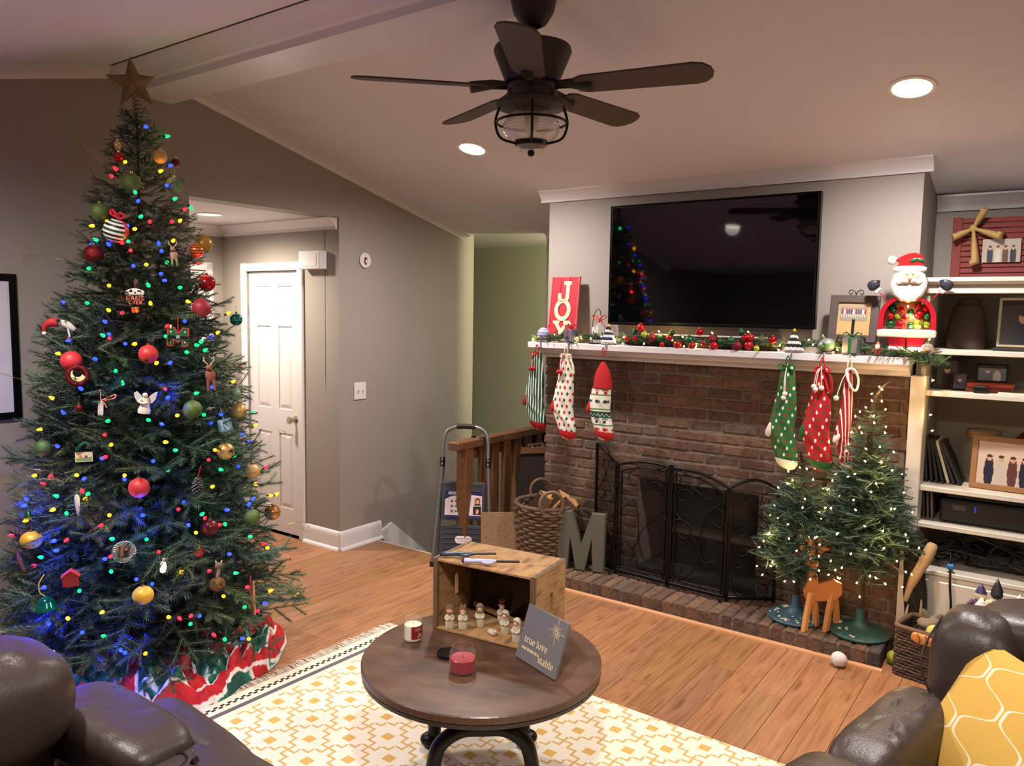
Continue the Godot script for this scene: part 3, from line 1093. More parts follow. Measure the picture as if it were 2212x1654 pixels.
func tree_ornaments() -> void:
	var matte_red = M(C(196, 48, 52), .5)
	var gloss_red = M(C(190, 30, 34), .12, .55)
	var gold = M(C(214, 170, 100), .45, .35)
	var mustard = M(C(222, 176, 60), .45, .2)
	var lime = glitter(C(150, 190, 90), .25)
	var teal = M(C(20, 110, 100), .12, .6)
	bauble("small clear gold ornament hanging highest on the tree's left side", V(-3.57, 2.477, -1.885), .018, M(C(224, 200, 140), .15, .7), 1.25)
	bauble("small glossy red ball under the little gold ornament near the treetop", V(-3.545, 2.423, -1.875), .021, gloss_red)
	bauble("gold ball nearest the treetop, right of centre", V(-3.47, 2.443, -2.03), .032, gold)
	bauble("small dark red ball beside the topmost gold ball", V(-3.54, 2.442, -2.15), .02, M(C(120, 22, 34), .15, .5))
	bauble("light green glittered ball in the middle of the tree's upper part", V(-3.47, 2.306, -1.89), .042, lime)
	bauble("dull green ball behind a blue bulb near the treetop", V(-3.455, 2.322, -2.09), .036, M(C(96, 130, 92), .5))
	bauble("light green ball sticking out of the upper left side of the tree", V(-3.56, 2.17, -1.79), .041, lime)
	bauble("red glittered ball low left of the striped monogram ball", V(-3.545, 1.979, -1.75), .042, glitter(C(190, 40, 44)))
	bauble("large olive gold ball behind the orange striped ball", V(-3.475, 2.062, -2.25), .04, M(C(176, 142, 62), .35, .4))
	bauble("orange red ball with fine gold stripes on the upper right", V(-3.415, 2.022, -2.17), .033, striped(C(206, 74, 40), C(240, 190, 110)))
	bauble("glossy red ball with a white band at the upper right edge", V(-3.38, 1.868, -2.20), .04, striped(C(176, 24, 34), C(230, 220, 220), 1, .4))
	bauble("matte crimson ball at the right edge level with the game ornament", V(-3.29, 1.75, -2.11), .043, M(C(158, 42, 58), .5))
	bauble("teal ball with thin stripes hanging over the closet door", V(-3.392, 1.694, -2.365), .031, striped(C(16, 96, 96), C(120, 190, 170), 2, .5))
	bauble("matte red ball in the centre under the letter ornament", V(-3.265, 1.545, -1.833), .041, matte_red)
	bauble("matte red ball above the red tinsel ring on the left", V(-3.50, 1.512, -1.618), .044, matte_red)
	bauble("tiny dark red ball left of the white tag", V(-3.43, 1.314, -1.61), .017, M(C(110, 24, 30), .2, .5))
	bauble("light green frosted ball right of the white angel", V(-3.18, 1.295, -1.985), .042, lime)
	bauble("dull green ball on the right edge above a gold one", V(-3.255, 1.335, -2.255), .031, M(C(100, 134, 96), .5))
	bauble("bronze gold ball on the right edge level with the door knob", V(-3.25, 1.256, -2.27), .036, gold)
	bauble("pale green ball low on the far left edge of the tree", V(-3.595, 1.133, -1.53), .035, glitter(C(130, 186, 110), .25))
	bauble("brownish gold ball right of centre at mid height", V(-3.145, 1.09, -2.125), .04, gold)
	bauble("tan gold ball on the right edge below mid height", V(-3.168, .965, -2.285), .037, M(C(206, 162, 104), .5, .3))
	bauble("matte red ball in the lower centre of the tree", V(-3.18, .983, -1.728), .043, matte_red)
	bauble("frosted green ball low on the right beside the bronze striped ball", V(-3.095, .765, -2.226), .038, lime)
	bauble("bronze striped ball hanging in front of the closet door's foot", V(-3.237, .719, -2.45), .04, striped(C(176, 110, 52), C(214, 160, 100), 6, .55))
	bauble("mustard gold ball low on the left edge of the tree", V(-3.525, .758, -1.44), .044, mustard, .85)
	bauble("dim dark red ball in the shade low on the right", V(-3.09, .765, -2.0), .038, M(C(96, 22, 34), .3, .3))
	bauble("small glossy red ball above the giraffe ornament", V(-3.05, .678, -1.92), .02, gloss_red)
	bauble("mustard gold ball lowest in the middle of the tree", V(-3.095, .543, -1.685), .043, mustard, .92)
	# star on top
	var star = thing("tree_topper", "gold glitter star on the very top of the tall tree", "tree topper", rot(V(-3.637, 2.79, -2.006), V(0, 61, 7)))
	var pts = []
	for k in 10: pts.append(Vector2.from_angle(PI / 2 + k * PI / 5) * (.122 if k % 2 == 0 else .05))
	pts[8] = Vector2.from_angle(PI / 2 + 8 * PI / 5) * .1
	var sm = MB.new()
	for k in 10:
		var a: Vector2 = pts[k]
		var b: Vector2 = pts[(k + 1) % 10]
		sm.tri(V(a.x, a.y, 0), V(b.x, b.y, 0), V(0, 0, .03))
		sm.tri(V(b.x, b.y, 0), V(a.x, a.y, 0), V(0, 0, -.03))
	part(star, "star", sm, glitter(C(226, 190, 130), .45))
	var cone = []
	for i in 40: cone.append(V(cos(i * .9) * (.012 + i * .0003), -.06 - i * .0026, sin(i * .9) * (.012 + i * .0003)))
	part(star, "coil", MB.new().tube(cone, .004, 6), glitter(C(226, 190, 130), .45))
	# monogram ball with a striped half and a red bow
	var t = bauble("red monogram ball with a white B and a striped half, bow on top", V(-3.472, 2.085, -1.815), .054, monogram())
	t.rotation_degrees = V(0, 15, -18)
	var bow = MB.new()
	for s in [-1, 1]: bow.tube(curve([V(0, .062, .01), V(.02 * s, .085, .015), V(.04 * s, .08, .01), V(.03 * s, .064, .012), V(0, .062, .01)], 4), .008, 6, false, true, .5)
	part(t, "bow", bow, M(C(206, 34, 44), .5))
	# carved wooden figure
	figure("wooden reindeer figure ornament hanging high in the tree's centre right", V(-3.36, 1.995, -2.02), M(C(186, 156, 116), .6), 1.0)
	# game ornament
	var g = thing("game_ornament", "white game controller ornament with pink GAME letters and a gift below", "ornament", rot(V(-3.352, 1.80, -1.828), V(0, 62, 0)))
	var pad = PackedVector2Array()
	for k in 28:
		var a = TAU * k / 28
		pad.append(Vector2(cos(a) * (.032 + .006 * cos(2 * a)), .016 + sin(a) * .015 - (.008 if sin(a) < -.2 and absf(cos(a)) > .5 else 0.0)))
	part(g, "controller", MB.new().prism(pad, .012, at(0, 0, -.006), .003), M(C(226, 222, 212), .35))
	for e in [[-.016, .02, .006], [.013, .02, .004], [.021, .02, .004], [0, .012, .004]]: part(g, "button", MB.new().ball(V(e[2], e[2], .003), at(e[0], e[1], .007), 10, 6), M(Color(.06, .06, .07), .3))
	part(g, "word", text_mesh("GAME", .026, .008), M(C(226, 120, 108), .45), at(0, -.012, .006))
	part(g, "word", text_mesh("OVER", .022, .008), M(C(226, 120, 108), .45), at(0, -.031, .006))
	part(g, "ribbon", MB.new().tube([V(0, .03, 0), V(.004, .075, -.01)], .0018, 5), M(C(150, 24, 34)))
	var gift = MB.new().box(V(.026, .024, .02), rot(V(0, -.063, .0), V(0, 20, 8)), .002)
	part(g, "gift", gift, M(C(216, 82, 60), .4))
	part(g, "gift_ribbon", MB.new().box(V(.006, .025, .021), rot(V(0, -.063, .0), V(0, 20, 8))), M(C(230, 190, 90), .4))
	# elf with a red cap
	var e = thing("elf_ornament", "little elf ornament with a red pompom cap on the left edge", "ornament", rot(V(-3.628, 1.655, -1.63), V(0, 60, 25)))
	part(e, "cap", MB.new().tube(curve([V(.005, .02, 0), V(-.02, .032, 0), V(-.046, .026, 0), V(-.06, .008, 0)], 4), [.021, .021, .02, .02, .019, .018, .016, .014, .012, .01, .008, .007, .006], 10), M(C(178, 28, 36), .7))
	part(e, "pompom", MB.new().ball(Vector3.ONE * .009, at(-.063, 0, 0), 10, 8), M(C(230, 226, 220), .9))
	part(e, "body", MB.new().tube(curve([V(.012, .02, 0), V(.034, -.004, 0), V(.05, -.036, 0)], 4), [.012, .014, .016, .017, .017, .016, .014, .012, .009], 10), M(C(208, 206, 196), .7))
	part(e, "leg", MB.new().tube([V(.03, -.02, .012), V(.02, -.055, .012)], .005, 6), M(C(196, 196, 190), .7))
	part(e, "boot", MB.new().ball(V(.009, .006, .006), at(.014, -.058, .012), 10, 6), M(C(150, 30, 40), .5))
	# letter M in green felt with red edge
	var lm = thing("letter_ornament", "green letter M ornament with red edges, belt and tiny santa cap", "ornament", rot(V(-3.243, 1.62, -1.96), V(0, 62, -4)))
	var mp = PackedVector2Array([Vector2(-.042, -.042), Vector2(-.042, .04), Vector2(-.018, .04), Vector2(0, .014), Vector2(.018, .04), Vector2(.042, .04), Vector2(.042, -.042), Vector2(.018, -.042), Vector2(.016, -.012), Vector2(0, -.026), Vector2(-.016, -.012), Vector2(-.018, -.042)])
	part(lm, "letter", MB.new().prism(mp, .01, at(0, 0, 0), .002), M(C(24, 96, 52), .7))
	var edge = []
	for q in mp: edge.append(V(q.x, q.y, .008))
	edge.append(edge[0])
	part(lm, "edging", MB.new().tube(edge, .0035, 6, true), M(C(206, 52, 44), .5))
	part(lm, "belt", MB.new().box(V(.084, .01, .006), at(0, -.001, .011)), M(Color(.03, .03, .03), .4))
	part(lm, "buckle", MB.new().box(V(.016, .014, .006), at(0, -.001, .013), .002), M(C(220, 216, 200), .3, .6))
	for q in [[-.03, .02], [.028, .022], [-.03, -.026], [.03, -.024]]: part(lm, "dot", MB.new().ball(V(.004, .004, .002), at(q[0], q[1], .0105), 8, 5), M(C(226, 230, 226), .5))
	part(lm, "cap", MB.new().ball(V(.014, .011, .009), rot(V(-.044, .042, .008), V(0, 0, 30)), 12, 8), M(C(206, 44, 38), .6))
	part(lm, "cap_trim", MB.new().ball(V(.006, .01, .01), rot(V(-.032, .042, .008), V(0, 0, 0)), 10, 8), M(C(236, 232, 226), .8))
	part(lm, "ribbon", MB.new().tube([V(0, .018, .004), V(-.004, .09, -.01)], .002, 5), M(C(190, 30, 40)))
	# red tinsel ring with a cream moon
	var w = thing("tinsel_ornament", "red tinsel ring ornament holding a cream crescent on the left", "ornament", rot(V(-3.452, 1.452, -1.62), V(0, 55, 0)))
	var ring = []
	for i in 49: ring.append(V(cos(i * TAU / 48) * .036, sin(i * TAU / 48) * .036, 0))
	part(w, "ring", MB.new().tube(ring, .013, 8, true), glitter(C(178, 24, 34), .5))
	var bris = MB.new()
	for i in 500:
		var a = rng.randf() * TAU
		var c = V(cos(a), sin(a), 0)
		var d = (c * rng.randf_range(-1, 1) + V(0, 0, rng.randf_range(-1, 1))).normalized()
		var p = c * .036 + d * .010
		var sd = d.cross(V(-c.y, c.x, 0)).normalized() * .0012
		bris.tri(p - sd, p + sd, p + d * .012)
	part(w, "tinsel", bris, glitter(C(196, 34, 42), .6)).set_meta("kind", "stuff")
	var moon = PackedVector2Array()
	for k in 13: moon.append(Vector2.from_angle(PI * .8 + k * PI * 1.1 / 12) * .03)
	for k in 13: moon.append(Vector2.from_angle(PI * 1.9 - k * PI * 1.1 / 12) * .018 + Vector2(-.003, .008))
	part(w, "moon", MB.new().prism(moon, .01, at(.004, .004, .004), .002), M(C(224, 212, 160), .5))
	# white tag with pink ribbon
	var tg = thing("tag_ornament", "slim white tag ornament with a pink ribbon bow", "ornament", rot(V(-3.35, 1.315, -1.662), V(0, 64, -3)))
	part(tg, "tag", MB.new().prism(rrect(.022, .062, .006), .008, at(0, 0, 0), .002), M(C(216, 206, 204), .4))
	var rb = MB.new()
	rb.tube(curve([V(0, .034, .004), V(.03, .05, .008), V(.055, .06, .004), V(.05, .045, .008), V(.012, .035, .006)], 5), .003, 6)
	rb.tube(curve([V(0, .034, .004), V(.014, .022, .008), V(.022, .004, .006)], 4), .003, 6)
	rb.tube([V(0, .034, .004), V(-.004, .08, -.01)], .002, 5)
	part(tg, "ribbon", rb, M(C(222, 130, 110), .5))
	# white angel
	var an = thing("angel_ornament", "white winged angel ornament left of the frosted green ball", "ornament", rot(V(-3.238, 1.335, -1.79), V(0, 62, -8)))
	part(an, "robe", MB.new().lathe([Vector2(.001, -.046), Vector2(.024, -.044), Vector2(.026, -.03), Vector2(.019, -.01), Vector2(.014, .01), Vector2(.015, .02), Vector2(.008, .028), Vector2(.001, .03)], 16, at(.006, 0, 0), 1.0, .7), M(C(216, 208, 196), .4))
	part(an, "head", MB.new().ball(Vector3.ONE * .0115, at(.002, .036, .004), 12, 8), M(C(214, 200, 186), .4))
	for s in [-1, 1]:
		var wing = PackedVector2Array([Vector2(0, .012), Vector2(.014 * s, .03), Vector2(.034 * s, .05), Vector2(.046 * s, .048 + .008 * s), Vector2(.042 * s, .022), Vector2(.03 * s, .004), Vector2(.012 * s, -.004)])
		part(an, "wing", MB.new().prism(wing, .005, at(.004, 0, -.008), .001), M(C(206, 200, 198), .35))
	part(an, "arm", MB.new().tube(curve([V(-.01, .018, .008), V(-.018, .006, .016), V(.0, .002, .02), V(.016, .008, .014)], 4), .005, 6), M(C(216, 208, 196), .4))
	figure("brown reindeer ornament with light antlers hanging right of centre", V(-3.205, 1.45, -2.092), M(C(150, 84, 64), .6), 1.35)
	# cards
	var cd = thing("card_ornament", "pale teal card ornament with a white letter N at the right", "ornament", rot(V(-3.185, 1.205, -2.152), V(0, 62, 12)))
	part(cd, "card", MB.new().box(V(.06, .058, .004), ID, .001), M(C(120, 170, 180), .4))
	part(cd, "letter", text_mesh("N", .06, .004), M(C(210, 220, 226), .4), at(0, 0, .003))
	part(cd, "ribbon", MB.new().tube([V(0, .028, 0), V(-.002, .08, -.01)], .0015, 5), M(C(170, 190, 200)))
	var kd = thing("photo_ornament", "small photo card ornament under green tinsel at the left", "ornament", rot(V(-3.37, 1.112, -1.595), V(0, 58, 0)))
	var ki = blank(48, 32, C(214, 196, 150))
	fillpoly(ki, [Vector2(0, 20), Vector2(48, 17), Vector2(48, 32), Vector2(0, 32)], C(120, 150, 90))
	disc(ki, 14, 14, 5, 6, C(190, 120, 100))
	disc(ki, 30, 15, 5, 6, C(90, 80, 130))
	part(kd, "card", MB.new().box(V(.066, .042, .003), ID), M(C(220, 205, 170), .5))
	part(kd, "picture", MB.new().quad(V(-.03, -.018, .002), V(.03, -.018, .002), V(.03, .018, .002), V(-.03, .018, .002)), printed(ki))
	part(kd, "tinsel", MB.new().tube(curve([V(-.026, .03, .005), V(-.01, .052, .01), V(.01, .062, .008), V(.024, .05, .01)], 4), .008, 7), glitter(C(30, 150, 90), .5))
	# pine cone, icicle
	var pc = thing("pinecone_ornament", "silver glittered pine cone ornament on a red ribbon, lower right", "ornament", rot(V(-3.097, .955, -1.948), V(0, 0, -6)))
	var cn = MB.new()
	for i in 60:
		var q = i / 60.0
		var a = i * 2.4
		var r = .02 * sin(PI * (.12 + .85 * q))
		cn.ball(V(.007, .004, .008), Transform3D(Basis.from_euler(V(.5, -a, 0)), V(sin(-a) * -r, .045 - .09 * q, cos(a) * r)), 6, 4)
	part(pc, "cone", cn, glitter(C(190, 186, 176), .8)).set_meta("kind", "stuff")
	part(pc, "ribbon", MB.new().tube([V(0, .045, 0), V(.004, .1, -.01)], .0025, 5), M(C(170, 30, 36)))
	var ic = thing("icicle_ornament", "long white icicle ornament low on the left", "ornament", rot(V(-3.335, .92, -1.545), V(0, 0, 6)))
	part(ic, "icicle", MB.new().lathe([Vector2(.0005, -.05), Vector2(.006, -.03), Vector2(.009, 0), Vector2(.010, .03), Vector2(.006, .042), Vector2(0, .044)], 10), M(C(208, 208, 206), .3))
	part(ic, "hook", hook(MB.new(), .042), mats.steel)
	# round photo frame
	var pf = thing("frame_ornament", "round silver lattice photo frame ornament low in the tree", "ornament", rot(V(-3.168, .725, -1.648), V(0, 62, -6)))
	var lat = MB.new()
	for ph in [0, 1]:
		var lp = []
		for i in 97: lp.append(V(cos(i * TAU / 96), sin(i * TAU / 96), 0) * (.039 + .007 * sin(i * TAU / 8 + ph * PI)) + V(0, 0, .002 * cos(i * TAU / 8 + ph * PI)))
		lat.tube(lp, .0028, 6, true)
	part(pf, "lattice", lat, M(C(204, 204, 200), .25, .8))
	part(pf, "back", MB.new().prism(circle(.041, 28), .004, at(0, 0, -.006)), M(C(180, 180, 178), .4))
	var pi2 = blank(40, 40, C(96, 60, 58))
	fillpoly(pi2, [Vector2(8, 0), Vector2(18, 0), Vector2(18, 40), Vector2(8, 40)], C(150, 110, 96))
	fillpoly(pi2, [Vector2(22, 12), Vector2(33, 12), Vector2(33, 40), Vector2(22, 40)], C(40, 28, 40))
	disc(pi2, 27, 9, 4, 5, C(190, 150, 130))
	part(pf, "picture", MB.new().quad(V(-.022, -.022, .001), V(.022, -.022, .001), V(.022, .022, .001), V(-.022, .022, .001)), printed(pi2))
	# wooden santa on the far left, giraffe, bell, lit white bulb, truck, sticks
	var ws = thing("wooden_ornament", "long brown carved ornament on a loop at the far lower left", "ornament", rot(V(-3.587, .655, -1.42), V(0, 60, 5)))
	part(ws, "figure", MB.new().tube(curve([V(-.004, .055, 0), V(-.006, .03, 0), V(0, 0, 0), V(.008, -.03, 0), V(.016, -.06, 0)], 4), [.006, .009, .011, .013, .016, .018, .019, .02, .021, .022, .021, .02, .021, .022, .018, .012, .007], 9, false, true, .5), noisy(C(132, 84, 66), noisetex(.05, [Color(.5, .45, .4), Color(1, 1, 1)], 6), Vector3.ONE * 12, .7))
	part(ws, "loop", MB.new().tube(curve([V(-.004, .052, 0), V(-.014, .085, 0), V(-.02, .11, 0)], 4), .0012, 4), M(Color(.2, .17, .14)))
	part(ws, "loop", MB.new().tube(curve([V(-.004, .052, 0), V(.006, .085, 0), V(.01, .11, 0)], 4), .0012, 4), M(Color(.2, .17, .14)))
	var gi = thing("giraffe_ornament", "gold glitter giraffe ornament with spotted round body, lower right", "ornament", rot(V(-3.003, .555, -1.975), V(0, 62, 0)))
	part(gi, "body", MB.new().ball(V(.036, .034, .03), at(0, -.025, 0), 16, 10), glitter(C(206, 150, 80), .5))
	for q in [[.012, -.018, .028], [.02, -.04, .022], [.008, -.045, .024]]: part(gi, "spot", MB.new().ball(V(.005, .005, .004), at(q[0], q[1], q[2]), 8, 6), M(Color(.05, .03, .02)))
	part(gi, "neck", MB.new().tube(curve([V(-.002, 0, 0), V(.006, .03, 0), V(.004, .05, 0)], 3), .0075, 8), M(C(150, 120, 110), .5))
	part(gi, "head", MB.new().ball(V(.018, .014, .012), rot(V(.006, .06, .004), V(0, 0, 20)), 12, 8), glitter(C(200, 184, 160), .3))
	for s in [-1, 1]: part(gi, "ear", MB.new().ball(V(.004, .009, .003), rot(V(.008 + .011 * s, .074, 0), V(0, 0, -20 * s)), 8, 6), M(C(206, 186, 160), .5))
	var be = thing("bell_ornament", "glossy teal bell ornament on a twisted gold rope, lower left", "ornament", rot(V(-3.392, .515, -1.43), V(0, 60, 0)))
	part(be, "bell", MB.new().lathe([Vector2(.048, -.024), Vector2(.05, -.02), Vector2(.04, -.008), Vector2(.033, .01), Vector2(.022, .025), Vector2(.006, .031), Vector2(0, .032)], 24), teal)
	part(be, "rope", MB.new().tube(curve([V(0, .03, 0), V(-.018, .05, .006), V(-.02, .09, .006), V(.0, .125, 0)], 4), .003, 6), M(C(214, 196, 120), .4, .4))
	var wb = thing("lit_ornament", "glowing white bulb ornament low in the middle of the tree", "ornament", rot(V(-3.085, .647, -1.772), V(0, 0, -14)))
	part(wb, "bulb", MB.new().lathe([Vector2(.0005, -.032), Vector2(.011, -.024), Vector2(.014, -.008), Vector2(.011, .012), Vector2(.007, .026), Vector2(.0005, .03)], 14), glow(Color(1, .94, .8), 3.5))
	part(wb, "cap", MB.new().lathe([Vector2(.008, .024), Vector2(.008, .036), Vector2(0, .038)], 10), M(C(220, 214, 200), .3, .6))
	lamp_at(V(0, -.005, 0), Color(1, .9, .7), .012, .012, wb)
	var tr = thing("house_ornament", "dim red house ornament in the lower left of the tree", "ornament", rot(V(-3.33, .612, -1.505), V(0, 60, 0)))
	part(tr, "house", MB.new().prism(PackedVector2Array([Vector2(-.03, -.03), Vector2(.03, -.03), Vector2(.03, .012), Vector2(0, .036), Vector2(-.03, .012)]), .03, at(0, 0, -.015), .002), M(C(140, 36, 34), .5))
	part(tr, "roof", MB.new().box(V(.046, .006, .036), rot(V(-.017, .026, 0), V(0, 0, 38)), .001), M(C(190, 60, 50), .5))
	part(tr, "roof", MB.new().box(V(.046, .006, .036), rot(V(.017, .026, 0), V(0, 0, -38)), .001), M(C(190, 60, 50), .5))
	var ca = thing("stick_ornament", "tall wooden stick ornament with red twine at the lowest right", "ornament", rot(V(-2.985, .42, -2.15), V(0, 0, 3)))
	part(ca, "stick", MB.new().prism(rrect(.011, .16, .004), .005, at(.006, 0, 0), .001), M(C(200, 150, 110), .6))
	part(ca, "twine", MB.new().tube(curve([V(-.018, .1, 0), V(-.012, .04, .006), V(-.004, -.02, .006), V(-.006, -.08, .004)], 4), .005, 6), M(C(150, 40, 36), .7))
	var gb = thing("bell_charm", "small green bell with gold rim at the left edge, below mid height", "ornament", at(-3.572, .865, -1.45))
	part(gb, "bell", MB.new().lathe([Vector2(.017, -.02), Vector2(.018, -.016), Vector2(.012, .0), Vector2(.007, .012), Vector2(0, .015)], 14), M(C(36, 96, 44), .2, .5))
	part(gb, "rim", MB.new().lathe([Vector2(.0165, -.023), Vector2(.019, -.021), Vector2(.018, -.017)], 14), M(C(220, 190, 100), .3, .7))
	# curled gold wire sprays that stand out of the foliage
	var spray = thing("wire_spray", "thin curled gold wire spray standing out of the tall tree", "decoration", Transform3D(Basis.IDENTITY, TREE), "gold wire sprays")
	var wp = []
	for i in 40: wp.append(V(.28 + .012 * i - .003 * i * sin(i * .2), .02 * sin(i * .35), .03 * cos(i * .35)))
	part(spray, "wire", MB.new().tube(wp, .0011, 4), M(C(190, 160, 110), .3, .8))
	spray.transform = rot(TREE + V(0, 2.3, 0), V(0, -60, 20), Vector3.ONE * .62)
	for q in [[2.42, 20, 25, .5], [2.2, 120, 10, .6], [2.0, 110, -5, .72], [1.5, -70, 15, .8], [1.38, 95, 6, 1.05], [1.1, -60, 0, 1.0], [.95, 92, 12, 1.15], [.72, -62, -10, 1.2], [2.3, 80, 30, .55]]:
		copy(spray, "thin curled gold wire spray standing out of the tall tree", rot(TREE + V(0, q[0], 0), V(0, -q[1], q[2]), Vector3.ONE * q[3]))


func figure(label: String, p: Vector3, mt: Material, s: float) -> void:
	var f = thing("reindeer_ornament", label, "ornament", rot(p, V(0, 62, 4), Vector3.ONE * s))
	part(f, "body", MB.new().ball(V(.017, .022, .012), at(0, -.006, 0), 14, 10), mt)
	part(f, "head", MB.new().tube(curve([V(0, .012, 0), V(-.004, .024, .006), V(-.006, .016, .016)], 3), [.009, .0095, .0098, .009, .008, .0065, .005], 9), mt)
	for k in 2:
		var sd: int = [-1, 1][k]
		part(f, "leg", MB.new().tube([V(.008 * sd, -.02, .004), V(.011 * sd, -.058, .002)], [.006, .004], 7), mt)
		var an = MB.new()
		an.tube(curve([V(.003 * sd, .03, 0), V(.014 * sd, .042, 0), V(.016 * sd, .058, 0)], 3), .0022, 5)
		an.tube([V(.012 * sd, .04, 0), V(.02 * sd, .046, 0)], .002, 5)
		part(f, "antler", an, M(C(206, 186, 150), .6))
	part(f, "scarf", MB.new().lathe([Vector2(.0095, .006), Vector2(.0125, .009), Vector2(.0095, .013)], 12), M(C(120, 24, 30), .7))


func monogram() -> StandardMaterial3D:
	var im = blank(256, 128, C(208, 58, 44))
	for k in 16: im.fill_rect(Rect2i(0, k * 8, 128, 8), [C(230, 226, 220), C(28, 22, 26), C(232, 230, 222), C(30, 70, 44)][k % 4])
	im.fill_rect(Rect2i(120, 0, 8, 128), C(208, 58, 44))
	# the letter on the red half
	var w = C(240, 216, 200)
	for y in range(42, 88): im.fill_rect(Rect2i(180, y, 4, 1), w)
	for q in [[54.0, 11.0], [76.0, 12.0]]:
		for a in 60:
			var g = -PI / 2 + PI * a / 59.0
			im.fill_rect(Rect2i(int(184 + cos(g) * 17), int(q[0] + sin(g) * q[1]), 4, 4), w)
	return printed(im, .4)


func tree_skirt() -> void:
	var t = thing("tree_skirt", "crumpled red, green and white patchwork cloth skirt under the tall tree", "tree skirt", at(-3.6, 0, -2.0))
	var f = FastNoiseLite.new()
	f.seed = 5
	f.frequency = 1.0
	var im = blank(1024, 256, C(20, 84, 68))
	var f2 = FastNoiseLite.new()
	f2.seed = 9
	f2.frequency = .02
	for y in 256:
		for x in 1024:
			var q = f2.get_noise_2d(x * .8, y * 1.4)
			var c = C(16, 70, 62).lerp(C(36, 128, 104), clampf(q + .4, 0, 1))
			if q > .32 and y > 60: c = C(206, 216, 220) if q > .40 else C(70, 150, 140)
			im.set_pixel(x, y, c)
	for k in 11:
		var x = 20 + k * 93
		fillpoly(im, [Vector2(x - 3, 0), Vector2(x + 29 + (k % 3) * 8, 0), Vector2(x + 27, 256), Vector2(x - 5 - (k % 2) * 9, 256)], C(232, 228, 224))
		fillpoly(im, [Vector2(x + 2, 0), Vector2(x + 24 + (k % 3) * 8, 0), Vector2(x + 22, 256), Vector2(x - (k % 2) * 9, 256)], C(188, 30, 42))
	for y in [70, 226]:
		for x in 1024:
			var o = int(6 * sin(x * .03))
			im.fill_rect(Rect2i(x, y + o, 1, 26), C(232, 228, 224))
			im.fill_rect(Rect2i(x, y + o + 4, 1, 18), C(188, 30, 42))
	for k in 26:
		var cx = rng.randf() * 1000 + 10
		var cy = 120 + rng.randf() * 70
		var st = []
		for j in 10: st.append(Vector2(cx, cy) + Vector2.from_angle(-PI / 2 + j * PI / 5) * (8.0 if j % 2 == 0 else 3.2))
		fillpoly(im, st, [C(214, 190, 110), C(240, 240, 236)][k % 2])
	var P = []
	for i in 33:
		var q = i / 32.0
		var row = PackedVector3Array()
		for j in 145:
			var a = TAU * (j % 144) / 144
			var r = lerpf(.62, .07, q) * (1.0 + .03 * sin(a * 5) + .02 * sin(a * 11 + 1))
			var x = cos(a) * r
			var z = sin(a) * r
			x = maxf(x, -.6)
			var h = absf(f.get_noise_2d(x * 4.2, z * 4.2)) * .20 + absf(f.get_noise_2d(x * 9 + 7, z * 9)) * .09
			h *= clampf(q * 9.0, 0, 1)
			var hem = .045 * clampf(q * 22.0, 0, 1)
			row.append(V(x, .004 + h + hem, z))
		P.append(row)
	part(t, "cloth", MB.new().grid(P, true), printed(im, .85))


# soft upholstered lump: a superellipsoid with gathered wrinkles
func pad(m: MB, s: Vector3, xf: Transform3D, e := .45, e2 := .45, wr := 0.0, seed_ := 1, seg := 40, rings := 24) -> MB:
	var f = FastNoiseLite.new()
	f.seed = seed_
	f.frequency = 1.0
	f.fractal_octaves = 2
	var P = []
	for i in rings + 1:
		var b = PI * (i / float(rings) - .5)
		var row = PackedVector3Array()
		for j in seg + 1:
			var a = TAU * (j % seg) / seg
			var cb = pow(absf(cos(b)), e)
			var q = V(cb * signf(cos(a)) * pow(absf(cos(a)), e2) * s.x / 2, signf(sin(b)) * pow(absf(sin(b)), e) * s.y / 2, cb * signf(sin(a)) * pow(absf(sin(a)), e2) * s.z / 2)
			# gathers run across the pad, deepest half way along it
			if wr > 0: q.y += s.y * wr * 1.6 * sin(q[1 if s.y > s.x and s.y > s.z else (0 if s.x > s.z else 2)] * 75 + 3 * f.get_noise_2d(q.x * 5, q.z * 5)) * exp(-pow(q[0 if s.x > s.z else 2] / max(s.x, s.z) * 3.2, 2))
			if wr > 0: q *= 1.0 + wr * f.get_noise_3d(q.x * 26, q.y * 7, q.z * 7) + wr * .8 * f.get_noise_3d(q.x * 6, q.y * 6 + 9, q.z * 6)
			row.append(xf * q)
		P.append(row)
	return m.grid(P, true)


func living() -> void:
	rug()
	coffee_table()
	crate()
	table_things()
	sofas()


